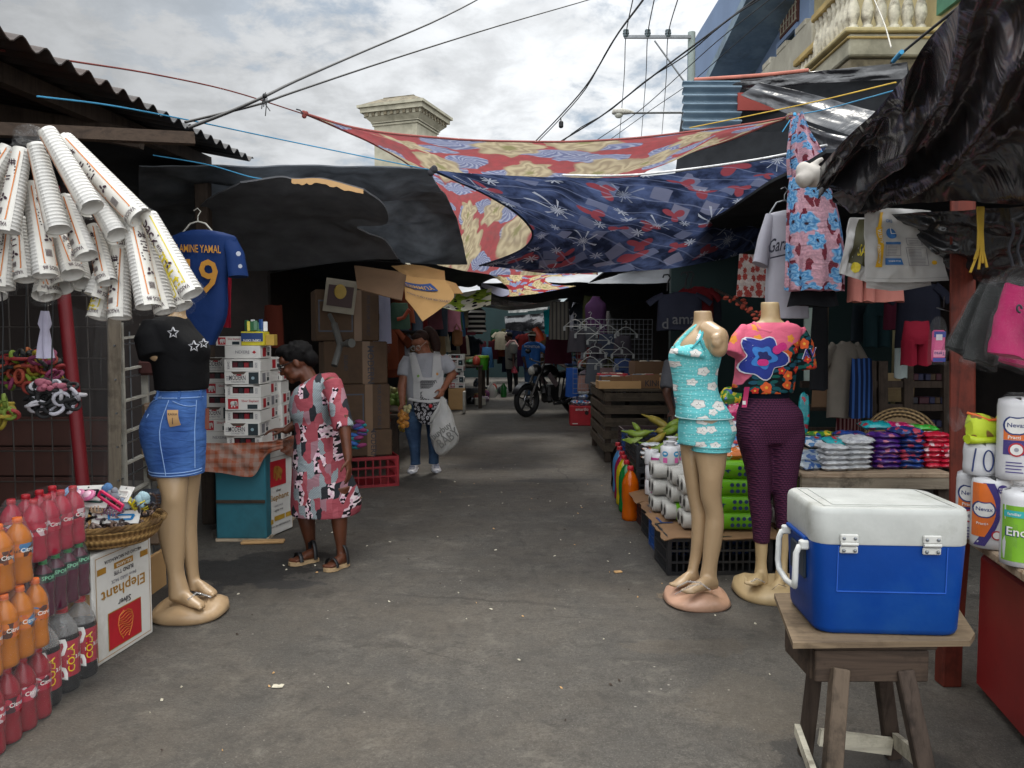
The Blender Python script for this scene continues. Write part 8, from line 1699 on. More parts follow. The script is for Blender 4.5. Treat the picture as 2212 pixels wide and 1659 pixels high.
# --- woman with apron
Y=8.3
rt=thing('person','woman in a white apron over a grey t-shirt carrying a plastic bag','person',G(915,1022))
sk=MB(SKM); hc=P(909,742,Y-.03); HM=frame((-.42,-.78,-.46),V((-.1,0,1))); head(sk,hc,HM,1.02)
cap(sk,hc+HM@V((0,-.03,-.06)),P(921,768,Y),.055,.06)
pxloft(sk,[(762,900,940,.16),(770,886,955,.2),(800,884,955,.28),(850,884,955,.3),(900,884,955,.3)],Y,18,2.1)
A=[P(880,782,Y),P(868,838,Y-.06),P(870,874,Y-.12)]; cap(sk,A[0],A[1],.062,.05); cap(sk,A[1],A[2],.048,.033); hand(sk,A[2],V((-.25,-.25,-1)),V((.6,-.5,0)),1.05,.75,-1)
B_=[P(957,778,Y),P(977,808,Y+.04),P(958,840,Y-.16)]; cap(sk,B_[0],B_[1],.06,.05); cap(sk,B_[1],B_[2],.048,.032); hand(sk,B_[2],V((-.35,-.35,-.75)),V((-.5,.5,0)),1.05,.85,1)
fused(sk,SKM,.008,3).build('body',rt); eyes(rt,hc,HM,1.02)
q=lambda x,y,z:hc+HM@V((x,y,z)); hb=MB(HAIRB); hb.ell(q(0,-.035,.05),(.085,.095,.088),18,12,HM); hb.ell(q(0,.03,.10),(.06,.05,.03),12,8,HM)
pt=[P(916,716,Y+.06),P(926,714,Y+.10),P(936,728,Y+.12),P(942,748,Y+.12),P(944,764,Y+.10)]
hb.tube([interp(pt,i/10) for i in range(11)],[.03,.04,.05,.055,.06,.06,.06,.058,.05,.04,.02],12)
for i in range(30): p=interp(pt,rr.random()); hb.ell(p+V((rr.uniform(-.05,.05),rr.uniform(-.04,.02),rr.uniform(-.05,.03))),.018,6,5)
fused(hb,HAIRB,.009,2).build('hair',rt)
mb=MB(rgb('#a9a9a4',.3)); 
for k in (-1,1): torus(mb,q(k*.035,.11,.0),.026,.0035,HM@Matrix.Rotation(PI/2,3,'X'),14,5); mb.tube([q(k*.06,.1,.005),q(k*.08,.0,.015)],.003,5)
mb.build('glasses',rt)
TG=plaincloth('tee_grey',C('#9a9ba0'),0,.1,.85,.4,10); g=MB(TG)
pxloft(g,[(762,898,942,.17),(769,884,956,.23),(785,880,962,.28),(819,878,957,.34),(850,878,957,.36),(872,880,958,.36)],Y,40,2.2,(.04,2.,5.,3.),6)
g.tube([P(884,774,Y),P(874,792,Y-.02),P(871,812,Y-.04)],[.068,.072,.07],14); g.tube([P(954,772,Y),P(966,786,Y),P(975,801,Y+.01)],[.068,.072,.07],14)
vs,fs=remesh(g,.011,3); tv=vs; MB(TG).add(vs,fs,True).build('t_shirt',rt)
AP=plaincloth('apron_white',C('#b4b3b2'),0,.06,.8,.35,9)
fr_=front_of(tv); Yt=Y
def fr2(pxx,py,o=.012):
    p=P(pxx,py,Y-.17); s=fr_(p.x,p.z,o); return V((p.x,min(s.y,Y-.06),p.z))
mb=MB(AP); 
bib=coons([fr2(893,800),fr2(908,812),fr2(925,816),fr2(940,812),fr2(956,800)],[fr2(894,868,.02),fr2(925,870,.02),fr2(958,866,.02)],[fr2(894,868,.02),fr2(893,840),fr2(893,800)],[fr2(958,866,.02),fr2(957,840),fr2(956,800)])
mb.grid(bib,18,12,.006)
for (a,b2,w) in (((888,762),(906,825),9),((942,760),(944,825),9)):
    mb.grid(lambda u,v:fr2(lerp(a[0],b2[0],v)+(u-.5)*2*w*(.75+.5*v),lerp(a[1],b2[1],v),.014+.004*sin(u*PI)),5,16,.004)
ap=mb.build('apron',rt)
mb=MB(rgb('#2d2c2f',.9))
for y0 in (821,845):
    for k in range(5):
        py=y0+2+k*3.6
        if k in (1,3): [mb.blob(lambda x,y:fr2(910+i*4,py,.026)+V((x,0,y)),0,0,lambda a:.0085,6) for i in range(9)]
        else: mb.grid(lambda u,v:fr2(lerp(909,943,u),py+lerp(-1.2,1.2,v)+1.2*sin(u*40),.026),20,1)
mb.use(rgb('#6f9a3a')).blob(lambda x,y:fr2(904,812,.03)+V((x,0,y)),0,0,lambda a:.014+.004*cos(4*a),12); mb.use(rgb('#c98a3a')).blob(lambda x,y:fr2(944,808,.03)+V((x,0,y)),0,0,lambda a:.014+.004*cos(4*a),12); mb.build('apron_print',ap)
FB=basic('apron_floral',C('#3f3e42'),.85,.1,6); 
def fbl():
    t=NT('apron_black_floral'); co=flat2d(t); q,a,s=petals(t,co,30.,.4,5,.07,.9); c=t.mix(t.step(q,1.05,.9),C('#1b1a1e'),C('#a4a1a4')); c=t.mix(t.step(q,.4,.3),c,C('#1b1a1e')); return cloth_out(t,c,0,.85)
fbl()
mb=MB('apron_black_floral'); sk2=coons(pts((890,864,Y-.20),(925,868,Y-.24),(966,862,Y-.18)),pts((896,892,Y-.2),(905,910,Y-.22),(920,917,Y-.24),(945,914,Y-.24),(968,900,Y-.18)),pts((896,892,Y-.2),(890,864,Y-.20)),pts((968,900,Y-.18),(966,862,Y-.18))); mb.grid(rippled(sk2,.03,6,3,2.,V((0,-1,0))),20,14,.006); mb.use(AP).tube([P(884,862,Y-.19),P(905,866,Y-.24),P(930,868,Y-.26),P(962,863,Y-.2)],.02,8,flat=.5); mb.use(RED).ell(P(930,877,Y-.27),(.02,.008,.02)); mb.build('skirt_panel',ap)
g=MB('denim_jeans'); pxloft(g,[(855,882,957,.3),(885,878,960,.32),(905,877,958,.3)],Y,30,2.2)
pxloft(g,[(890,876,916,.24),(930,875,910,.2),(950,880,909,.18),(970,885,908,.17),(996,887,908,.15),(1003,886,909,.15)],Y-.03,24,2.1,(.04,2.,16.,1.),6); pxloft(g,[(890,912,958,.24),(920,920,950,.2),(974,926,948,.17),(996,926,948,.15),(1001,925,949,.15)],Y+.03,24,2.1,(.04,2.,16.,5.),6)
vs,fs=remesh(g,.011,2); MB('denim_jeans').add(vs,fs,True).build('jeans',rt)
SHW=basic('sneaker_grey',C('#a3a3aa'),.6,.2,40,.2,40); 
for nm,hx,hy,tx,ty in (('left',900,1003,884,1024),('right',938,1001,946,1022)):
    h_=G(hx,hy+6,.0); t_=G(tx,ty+4,0); d=t_-h_; c=h_.lerp(t_,.5); o=thing('tmp','x','x',c) if 0 else None
    s=bpy.data.objects.new('sneaker',None); COL.objects.link(s); s.parent=rt; s.location=c-rt.location; shoe(s,c,.30,math.atan2(d.y,d.x),SHW,rgb('#b9bac0',.6)); mb=MB(rgb('#2a4a7a')); M=Matrix.Rotation(math.atan2(d.y,d.x),3,'Z'); [mb.bar(c+M@V((.0+.03*k,-.03,.085-.011*k)),c+M@V((.0+.03*k,.03,.085-.011*k)),.008,.006) for k in range(4)]; mb.use(WHITE); mb.build('laces',s)
# plastic bag she carries
rt=thing('shopping_bag','white plastic shopping bag with dark lettering in the apron woman hand','bag',P(958,975,Y-.2)); yb=Y-.24
mb=MB(film('bag_plastic',.5,(.62,.61,.58),.4,.6,12)); 
pxloft(mb,[(857,952,958,.03),(875,945,968,.06),(895,937,978,.10),(915,930,984,.16),(943,928,992,.22),(962,934,985,.22),(976,941,968,.16),(983,948,958,.05)],yb,40,2.1,(.16,2.6,9.,1.),6); mb.build('body',rt)
mb=MB('bag_plastic'); mb.tube([P(955,858,yb),P(948,880,yb-.05),P(934,902,yb-.06),P(930,912,yb-.03)],[.012,.02,.025,.01],8,flat=.4); mb.build('strap',rt)
mb=MB(rgb('#6a6966',.7)); f=plane(P(960,940,yb-.128),(.80,0,.6),(-.6,0,.80)); mb.text('buybuy',.1,lambda x,y:f(x,y+.055),.24); mb.text('BABY',.14,lambda x,y:f(x+.01,y-.05),.25); mb.build('lettering',rt)
mb=MB(rgb('#8f7a5a',.7)); [mb.ell(P(958+rr.uniform(-18,18),962+rr.uniform(-10,8),yb),(.05,.05,.045),10,8) for i in range(6)]; mb.build('contents',rt)
mb=MB(rgb('#b8791c',.5)); rr=random.Random(2); c=P(870,905,Y-.2); [mb.ell(c+V((rr.uniform(-.04,.04),rr.uniform(-.03,.03),rr.uniform(-.08,.08))),.028,8,6) for i in range(22)]; mb.use('clear_bag').ell(c,(.075,.06,.12),14,10); mb.tube([c+V((0,0,.1)),P(872,888,Y-.18)],.02,8); one(mb,'fruit_bag','clear bag of small orange fruits in the apron woman hand','bag')
mb=MB(rgb('#b5ac7a',.6)); c=P(880,884,Y-.2); [mb.ell(c+V((rr.uniform(-.03,.03),rr.uniform(-.03,.03),rr.uniform(-.04,.04))),.022,8,6) for i in range(14)]; mb.use('clear_bag').ell(c,(.055,.05,.065),14,10); one(mb,'garlic_bag','small clear bag of pale bulbs beside the orange fruits','bag')
# --- people farther off
def far_person(name,label,Yf,hd,face,torso,legs,arms,mt,mp,hairm,extra=None,skin=SKB):
    rt=thing(name,label,'person',G(hd[0],legs[0][-1][0])); sk=MB(skin); hc=P(*hd,Yf); HM=frame(face); head(sk,hc,HM,1.05); cap(sk,hc+HM@V((0,-.02,-.06)),P(torso[0][1]*.5+torso[0][2]*.5,torso[0][0]+3,Yf),.055,.06,8)
    pxloft(sk,[(t[0],lerp(t[1],t[2],.1),lerp(t[1],t[2],.9),t[3]*.85) for t in torso],Yf,14,2.1)
    for a in arms:
        p=[P(*k) for k in a]; cap(sk,p[0],p[1],.055,.045,8); cap(sk,p[1],p[2],.043,.03,8); hand(sk,p[2],(p[2]-p[1]),V((0,-.2,-1)) if abs((p[2]-p[1]).normalized().z)<.8 else V((-1,0,0)),1.05,.6)
    fused(sk,skin,.014,2).build('body',rt)
    hb=MB(hairm); q=lambda x,y,z:hc+HM@V((x,y,z)); hb.ell(q(0,-.03,.05),(.09,.1,.09),14,10,HM); hb.build('hair',rt)
    g=MB(mt); pxloft(g,torso,Yf,24,2.2,(.04,2.,5.,2.),5)
    for a in arms: p=[P(*k) for k in a]; g.tube([p[0]+V((0,0,.02)),p[0].lerp(p[1],.5),p[0].lerp(p[1],.85)],[.08,.085,.08],12)
    vs,fs=remesh(g,.015,2); MB(mt).add(vs,fs,True).build('t_shirt',rt)
    g=MB(mp)
    for l in legs: pxloft(g,l,Yf,16,2.1,None,4)
    g.build('trousers',rt); mb=MB(rgb('#1a1a1c',.6))
    for l in legs: b=G((l[-1][1]+l[-1][2])/2,l[-1][0]+2); mb.ell(V((b.x,b.y-.06,.04)),(.05,.13,.045))
    mb.build('shoes',rt)
    if extra: extra(rt,hc,HM,Yf)
    return rt
def ex1(rt,hc,HM,Yf):
    mb=MB(rgb('#b98f88',.9)); mb.tube([P(1094,748,Yf-.15),P(1102,739,Yf-.1),P(1110,738,Yf+.0),P(1118,750,Yf-.05)],[.05,.06,.06,.05],8,flat=.4); mb.build('towel',rt); MB('wire_black').tube([P(1098,773,Yf-.15),P(1108,778,Yf-.18),P(1115,772,Yf-.1)],.05,8,flat=.4).build('belt_bag',rt)
far_person('person','person in a grey t-shirt with a towel on the shoulder, far down the alley',20.5,(1099,729),(-.9,-.3,-.35),[(739,1097,1113,.2),(746,1092,1117,.3),(770,1091,1117,.34),(797,1092,1117,.34)],[[(792,1093,1107,.2),(820,1096,1107,.17),(846,1098,1106,.12)],[(792,1106,1119,.2),(820,1110,1119,.17),(846,1112,1119,.12)]],[[(1112,745,20.35),(1110,768,20.3),(1109,788,20.2)]],plaincloth('tee_beige',C('#77756d'),0),rgb('#15161a',.8),HAIR,ex1)
mb=MB(rgb('#c24a58',.4)); pxloft(mb,[(791,1108,1112,.03),(797,1106,1115,.1),(804,1105,1118,.14),(806,1107,1117,.1)],20.2,14,2.2,(.15,2,20,1.)); one(mb,'red_bag','small red plastic bag carried by the person in grey','bag')
def ex2(rt,hc,HM,Yf):
    q=lambda x,y,z:hc+HM@V((x,y,z)); mb=MB(rgb('#6a5a42',.8)); mb.ell(q(0,-.01,.075),(.1,.115,.075),16,10,HM); mb.use(rgb('#b9b4a6',.8)).tube([q(.1*sin(a),-.01-.112*cos(a),.035) for a in [(-1.2+i*.24) for i in range(11)]],.022,8); mb.use(rgb('#6a5a42',.8)).ell(q(0,.13,.04),(.07,.07,.012),12,6,HM); mb.build('cap',rt)
    mb=MB(rgb('#c2c4c8',.8)); f=plane(P(1149,749,Yf-.22),(1,0,-.05),(0,0,1)); mb.text('MONITOR',.085,f,.40); mb.build('lettering',rt)
far_person('person','man in a blue t-shirt and tan cap seen from behind, beyond the motorcycle',19.5,(1150,728),(.25,.95,-.2),[(738,1142,1160,.22),(744,1132,1169,.32),(765,1131,1168,.38),(794,1130,1167,.38)],[[(788,1131,1149,.26),(820,1133,1147,.2),(852,1135,1146,.14)],[(788,1148,1166,.26),(820,1150,1163,.2),(852,1152,1162,.14)]],[[(1165,748,19.5),(1182,760,19.3),(1197,766,19.2)],[(1134,748,19.5),(1132,775,19.4),(1136,792,19.3)]],plaincloth('tee_blue',C('#2f5c9a'),0,.1),'denim_jeans',HAIR,ex2)
far_person('person','person in a grey shirt and khaki trousers half hidden behind the teal mannequin',7.6,(1490,742),(.3,-.8,-.5),[(765,1470,1512,.22),(778,1448,1524,.32),(830,1442,1524,.36),(880,1446,1520,.34)],[[(870,1447,1484,.24),(960,1452,1480,.2),(1040,1455,1475,.16),(1048,1456,1475,.16)],[(870,1482,1518,.24),(960,1486,1514,.2),(1040,1490,1510,.16),(1048,1490,1510,.16)]],[[(1452,785,7.5),(1440,850,7.4),(1452,888,7.2)]],plaincloth('tee_dimgrey',C('#55565a'),0),rgb('#6d6050',.85),HAIR)
# ---------- middle and far alley
WC=plaincloth('sheet_white',C('#c2c3d6'),.5,.05,.8,.4,10)
f=coons(pts((800,636,8.7),(842,640,8.7)),pts((806,744,8.6),(846,742,8.6)),pts((806,744,8.6),(800,636,8.7)),pts((846,742,8.6),(842,640,8.7)))
one(MB(WC).grid(rippled(f,.03,5,2,1,V((0,-1,0))),14,18,.004),'white_cloth','bright white cloth hanging beyond the brown boxes','cloth')
mb=MB('clear_bag'); mb.ell(P(825,754,8.6),(.1,.06,.07),14,10); one(mb,'clear_bag','crumpled clear bag under the bright white cloth','plastic bag')
one(garment(MB(plaincloth('g_green',C('#3c5244'),.1)),P(862,655,9.),.24,.30,'skirt',.2,.06,.2,2.),'hanging_garment','dull green skirt hanging right of the white cloth','garment')
mb=MB(rgb('#8a3a22',.8)); mb.tube([P(858,690,8.9),P(872,686,8.9),P(884,668,8.9)],.03,8,flat=.5); one(mb,'orange_strap','rust orange strap over the dull green skirt','strap')
rt=thing('cardboard_sheet','opened brown snack carton with a blue oval logo hung as an awning','cardboard',P(930,630,7.4))
KA=basic('kraft_lit',C('#b78e58'),.8,.08,3,.2,14); mb=MB(KA)
f=coons(pts((872,594,7.2),(905,600,7.25),(962,606,7.3)),pts((876,645,6.95),(895,668,6.9),(913,694,6.85)),pts((876,645,6.95),(872,594,7.2)),pts((913,694,6.85),(950,668,7.0),(981,640,7.1),(962,606,7.3)))
mb.grid(rippled(f,.015,4,4,2.,V((0,-1,0))),16,16,.006)
f2=coons(pts((845,574,7.9),(900,572,8.0),(960,585,8.1)),pts((872,594,7.2),(905,600,7.25),(962,606,7.3)),pts((872,594,7.2),(845,574,7.9)),pts((962,606,7.3),(960,585,8.1))); mb.grid(rippled(f2,.03,5,3,4.),14,8,.006); mb.build('panel',rt)
fs=offs(f,-.012); test=f(.5,.5)-V((0,0,EH)); 
if (offs(f,.012)(.5,.5)-V((0,0,EH))).length<(fs(.5,.5)-V((0,0,EH))).length: fs=offs(f,.012)
ux=(P(962,606,7.3)-P(872,594,7.2)).length; S=lambda x,y:fs(min(1,max(0,.45+(x*.94-y*.34)/ux)),min(1,max(0,.55+(y*.94+x*.34)*1.8)))
mb=MB(rgb('#27477e',.7)); A_=lambda x,y:S(x-.02,y+.06+.9*x*x); mb.grid(lambda u,v:A_(lerp(-.15,.15,u),lerp(-.05,.05,v)),12,2); mb.use(rgb('#b78e58',.8)).text('YUMMIES',.075,lambda x,y:A_(-x,-y)+V((0,-.012,-.004)),.27); mb.use(rgb('#4a4a55',.8)).text('DEVOLVER ESTA CAJA AL VENDEDOR',.035,lambda x,y:S(.0-x,-.09-y)+V((0,-.006,0)),.40); mb.build('print',rt)
f3=coons(pts((962,605,7.4),(985,612,7.6)),pts((972,634,7.3),(1000,634,7.5)),pts((972,634,7.3),(962,605,7.4)),pts((1000,634,7.5),(985,612,7.6))); MB(KA).grid(rippled(f3,.02,3,3,1.),8,6,.006).build('flap',rt)
f=coons(pts((765,573,6.8),(850,585,6.9),(878,594,6.9)),pts((772,622,6.4),(820,636,6.4),(868,648,6.4)),pts((772,622,6.4),(765,573,6.8)),pts((868,648,6.4),(878,594,6.9)))
one(MB('kraft_dark').grid(rippled(f,.02,4,3,5.),14,8,.008),'cardboard_sheet','dark cardboard flap hanging left of the snack carton','cardboard')
f=coons(pts((960,640,11.5),(1010,630,11.8),(1062,622,12.)),pts((955,664,11.),(1000,672,11.),(1060,658,11.4)),pts((955,664,11.),(960,640,11.5)),pts((1060,658,11.4),(1062,622,12.)))
one(MB('panda_print_cloth').grid(rippled(f,.03,4,3,1.),20,10,.004),'overhead_blanket','green cloth with white and black animal print under the small red blanket','blanket')
f=coons(pts((1040,612,12.4),(1105,628,12.6)),pts((1040,618,12.2),(1080,640,12.4),(1112,632,12.6)),pts((1040,618,12.2),(1040,612,12.4)),pts((1112,632,12.6),(1105,628,12.6))); one(MB(WC).grid(f,10,4,.004),'white_cloth','white cloth edge sagging beside the green print cloth','cloth')
# overhead sheets farther back
rr=random.Random(12)
for i,(y0,y1,x0,x1,z,m,l) in enumerate([(10.6,13.2,-1.4,-.15,2.50,'black_cloth','dark sheet strung over the left half of the alley'),(13.,16.5,-.6,1.5,2.42,'black_cloth','black sheet strung beyond the small red blanket'),(17.2,20.,-1.4,1.2,2.50,'black_plastic','black plastic strung high over the far shoppers'),(21.5,25.,-1.2,1.4,2.58,'grey_plastic','grey plastic sheet strung near the far end')]):
    one(MB(m).grid(lambda u,v:V((lerp(x0,x1,u),lerp(y0,y1,v),z-.22*sin(PI*u)*sin(PI*v)+.06*nz(u*4+i,v*4,i))),24,24,.004),'overhead_sheet',l,'sheet')
f=coons(pts((1090,683,25.5),(1185,676,25.5)),pts((1092,712,25.3),(1140,716,25.3),(1184,710,25.3)),pts((1092,712,25.3),(1090,683,25.5)),pts((1184,710,25.3),(1185,676,25.5))); one(MB('black_plastic').grid(rippled(f,.06,5,3,1.,V((0,-1,0))),20,8,.004),'black_canopy','black canopy front at the far end of the alley','canopy')
for i,(a,b,c,d,m,l) in enumerate([((1096,655),(1136,652),(1098,676),(1140,674),'white_plastic','crumpled white plastic over the far black canopy, left'),((1136,654),(1188,645),(1140,672),(1182,668),'white_plastic','crumpled white plastic over the far black canopy, right')]):
    f=coons(pts((*a,25.9),(*b,25.9)),pts((*c,25.7),(*d,25.7)),pts((*c,25.7),(*a,25.9)),pts((*d,25.7),(*b,25.9))); one(MB(plaincloth('plastic_bright',C('#c4c4c0'),.6)).grid(rippled(f,.15,5,3,i,V((0,-1,0))),18,8,.004),'white_sheet',l,'plastic sheet')
TL=plaincloth('teal_bright',C('#12a0a8'),.55,.05)
f=coons(pts((1174,672,18.5),(1189,667,18.5)),pts((1177,722,18.4),(1189,722,18.4)),pts((1177,722,18.4),(1174,672,18.5)),pts((1189,722,18.4),(1189,667,18.5))); one(MB(TL).grid(rippled(f,.03,3,3,1,V((0,-1,0))),6,10,.004),'teal_cloth','bright teal cloth hanging far down the alley','cloth')
mb=garment(MB(plaincloth('curtain_stripe',C('#4a4640'),.1,stripe=(0,90.,'#2a2826'))),P(1208,652,13.5),.36,.66,'strip',0,.1,.3,2.); one(mb,'striped_cloth','grey striped curtain hanging right of the bright teal cloth','cloth')
one(garment(MB(plaincloth('g_maroon2',C('#3a1220'),0)),P(1206,728,14.5),.5,.5,'strip',0,.1,.2,3.),'maroon_cloth','maroon cloth hanging below the grey striped curtain','cloth')
mb=MB(rgb('#b2401c',.5)); mb.tube([P(1155,708,23),P(1163,724,23),P(1168,737,23)],[.1,.16,.14],10); one(mb,'orange_bundle','orange red bundle hanging near the far man in blue','bundle')
one(garment(MB(plaincloth('g_blue3',C('#23488a'),.1)),P(1236,795,12.),.2,.45,'strip',0,.05,.3,4.),'blue_cloth','blue cloth hanging beside the alley on the right','cloth')
mb=MB(rgb('#7a5a52',.8)); 
for k in range(6): mb.tube([P(1252+k*3,812,11.8),P(1250+k*4,845,11.7)],.02,6)
one(mb,'cane_bundle','bundle of dusky canes standing right of the blue cloth','bundle')
# stacks of cartons and tables far left
rr=random.Random(19)
for j in range(6):
    p=G(986,886); k=[2,0,1,2,0,1][j]; put_carton(k,p.x+rr.uniform(-.03,.03),p.y,.46+j*.118,'%s, %s in the far stack behind the apron woman'%(DES[k],ORD[j]),rr.uniform(-.1,.1),1.25)
p=G(986,886); one(MB('kraft_light').box(p+V((0,.15,.23)),(.34,.3,.45),.01),'cardboard_box','tan box under the far carton stack','cardboard box')
one(MB('white_metal').box(P(1003,868,15.2),(.05,.3,.42),.01),'white_board','pale panel right of the tan box','board')
def table(label,x0,x1,y0,y1,z):
    rt=thing('market_table',label,'table',((x0+x1)/2,(y0+y1)/2,0)); MB('wood_dark_x').box(((x0+x1)/2,(y0+y1)/2,z-.02),(x1-x0,y1-y0,.04)).build('top',rt)
    for x in (x0+.06,x1-.06):
        for y in (y0+.06,y1-.06): MB('wood_dark').box((x,y,(z-.04)/2),(.08,.08,z-.04)).build('leg',rt)
table('dark table behind the brown boxes holding vegetables',-2.3,-1.25,8.5,10.2,.62); table('dark table holding the green bucket',-1.6,-.62,16.3,18.4,.92); table('dark table far down on the left',-1.6,-.7,19.,24,.8); table('dark table on the right behind the motorcycle',1.35,2.6,12.5,17,.75); table('dark table far down on the right',1.3,2.6,18.,24,.8)
b=P(1041,785,16.6); rt=thing('green_bucket','lime green bucket with lid on a dark table far left','bucket',b); MB(rgb('#3f8a1f',.4)).lathe([(.12,-.14),(.15,.12)],16,b).build('body',rt); MB(rgb('#7aa51c',.4)).lathe([(.158,.12),(.16,.15),(.15,.17)],16,b).build('lid',rt)
for i,(px,py,Y,r_,c,l) in enumerate([(860,862,8.8,.09,'#6f8a3a','green cabbage on the vegetable table'),(848,900,8.7,.06,'#9a2f22','red tomatoes bag on the vegetable table'),(868,905,8.7,.05,'#a83a28','tomato heap by the apron woman hand'),(875,870,8.9,.08,'#8fa05a','pale green lettuce on the vegetable table'),(850,845,9.,.1,'#a09a6a','bag of onions on the vegetable table'),(880,920,8.6,.05,'#5f7a2a','chillies on the vegetable table'),(862,925,8.6,.05,'#c2a03a','yellow peppers on the vegetable table')]):
    mb=MB(rgb(c,.6)); p=P(px,py,Y)
    for k in range(16): mb.ell(p+V((rr.uniform(-1,1)*r_,rr.uniform(-1,1)*r_,rr.uniform(-.6,.6)*r_)),r_*rr.uniform(.3,.5),8,6)
    one(mb,'vegetables',l,'vegetables')
for px,py,Y,w,h,l in [(1062,858,17.8,.26,.34,'tall clear plastic bag standing on the asphalt by the table'),(1086,850,19.5,.3,.22,'grey plastic bag on the asphalt beside the shopper'),(1098,852,19,.2,.16,'small silvery bag by the shopper feet'),(1018,872,15.6,.2,.16,'dark wrapped bundle on the asphalt by the far cartons'),(1030,835,16,.22,.25,'purple white bundle under the bucket table')]:
    p=G(px,py) ; mb=MB({'t':'bag_plastic','g':'grey_plastic','s':'bag_plastic','d':'black_plastic','p':'bag_clear'}[l[0]]); mb.loft([[p+V((w*k*cos(a)*(1+.2*nz(cos(a)*2,sin(a)*2,z*6+px)),w*.8*k*sin(a),z*h)) for a in [i*2*PI/16 for i in range(16)]] for z,k in ((0,.4),(.1,.5),(.5,.5),(.8,.35),(.95,.12),(1.05,.16))]); one(mb,'plastic_bag',l,'plastic bag')
mb=MB(rgb('#1f6a2a',.3)); p=G(1088,858); mb.lathe([(.07,0),(.08,.05),(.075,.25),(.03,.33),(.03,.36)],12,p); one(mb,'green_bottle','green bottle standing by the grey shopper','bottle')
p=G(1252,920); rt=thing('red_carton','red carton with white lettering on the asphalt at the right','carton',p); MB(RED).box(p+V((.02,.15,.17)),(.36,.28,.34),.01).build('box',rt); m=MB(WHITE); fz=plane(p+V((.02,.004,.2)),(1,0,0),(0,0,1)); m.text('amarillo',.07,lambda x,y:fz(x+.02,y+.08),.22); m.rect(fz,-.14,-.17,-.05,-.155); m.use(rgb('#140d0d')).blob(fz,.1,.02,lambda a:.035,12); m.build('lettering',rt)
putbag('multi',(p.x+.03,p.y+.15,.39),'blue white packet on the red carton',(.32,.26,.12),.1,0,'packets on the red carton','packet'); putbag('clear',(p.x+.02,p.y+.15,.49),'topmost clear packet on the red carton',(.3,.24,.1),-.1,0,'packets on the red carton','packet'); putbag('white',(p.x+.02,p.y+.12,.57),'white bundle above the clear packet on the red carton',(.26,.2,.1),.2,0,'packets on the red carton','packet')
# hanging garments and goods along both sides
CN=[('maroon','#3f141c'),('navy','#141b30'),('charcoal','#1d1e21'),('rust','#5a2a18'),('olive','#35361f'),('slate','#343b44'),('plum','#38203c'),('brick red','#5f1c1c'),('tan','#6f5a40'),('pale grey','#83838a'),('dusty pink','#80505a'),('forest green','#1d3a26'),('sky blue','#3c6488'),('cream','#9a917c')]
KN={'tee':'shirt','strip':'cloth','dress':'dress','shorts':'shorts','pants':'trousers','skirt':'skirt','top':'top'}
cache={}
def hang(px,py,Y,i,label,s=1.):
    nm,cx_=CN[i%len(CN)]; kd=['tee','strip','dress','shorts','pants','top','tee','skirt'][(i*5+3)%8]; key=(kd,nm)
    if key not in cache:
        cache[key]=garment(MB(plaincloth('hg_'+nm.replace(' ','_'),C(cx_),.15)),(0,0,0),.42,.62,kd,0,.09,.22,i*1.3).build('hanging_garment',world=False); o=cache[key]
    else: o=cache[key].copy(); COL.objects.link(o)
    o.location=P(px,py,Y); o.rotation_euler=(0,0,rr.uniform(-.9,.9)); o.scale=(s,)*3; tag(o,label%(nm,KN[kd]),'garment','garments hanging down the alley')
N=0
for row in range(2):
    for k in range(15):
        Y=9.6+k*1.05+row*.4; px=CX+(-1.42+.03*k*(.9 if k>5 else .4)+rr.uniform(-.12,.05)-.25*row)*F/Y; z=[2.2,1.62][row]+rr.uniform(-.1,.1); py=735-(z-EH)*F/Y; N+=1
        hang(px,py,Y,N+rr.randint(0,6),'%s %s'+', %s in the %s left hanging row'%(['first','second','third','fourth','fifth','sixth','seventh','eighth','ninth','tenth','eleventh','twelfth','thirteenth','fourteenth','fifteenth'][k],['upper','lower'][row]),rr.uniform(.75,1.1))
for row in range(2):
    for k in range(11):
        Y=12.2+k*1.2+row*.4; px=CX+(1.38+.02*k+rr.uniform(-.08,.12)+.2*row)*F/Y; z=[2.2,1.55][row]+rr.uniform(-.1,.1); py=735-(z-EH)*F/Y; N+=1
        hang(px,py,Y,N+rr.randint(0,6),'%s %s'+', %s in the %s right hanging row'%(['first','second','third','fourth','fifth','sixth','seventh','eighth','ninth','tenth','eleventh'][k],['upper','lower'][row]),rr.uniform(.75,1.1))
for k in range(12):
    px=1070+k*12; py=714+rr.uniform(-6,8); N+=1; hang(px,py,26.5+rr.uniform(-.5,.5),N+rr.randint(0,5),'%s %s'+', %s along the far end stall'%['first','second','third','fourth','fifth','sixth','seventh','eighth','ninth','tenth','eleventh','twelfth'][k],rr.uniform(.8,1.2))
mb=garment(MB(plaincloth('chevron',C('#15151a'),.1,stripe=(2,75.,'#b0aca6'))),P(1030,662,13.4),.34,.44,'top',.2,.08,.15,2.); one(mb,'patterned_top','black and white banded top hanging on the left','garment')
mb=MB(rgb('#7a5230',.8)); mb.box(P(988,730,12.),(.16,.1,.26),.04); mb.tube([P(980,712,12),P(986,700,12),P(994,712,12)],.012,6); one(mb,'brown_handbag','tan brown handbag hanging behind the apron woman','handbag')
GC_=['#8a7a5a','#9a3a2a','#3a5a8a','#c2bdae','#6a2a5a','#3a6a3a','#b08a3a','#1c1d22','#a08a9a']
GN=['tan','red','blue','white','purple','green','mustard','black','lilac']
pr={}
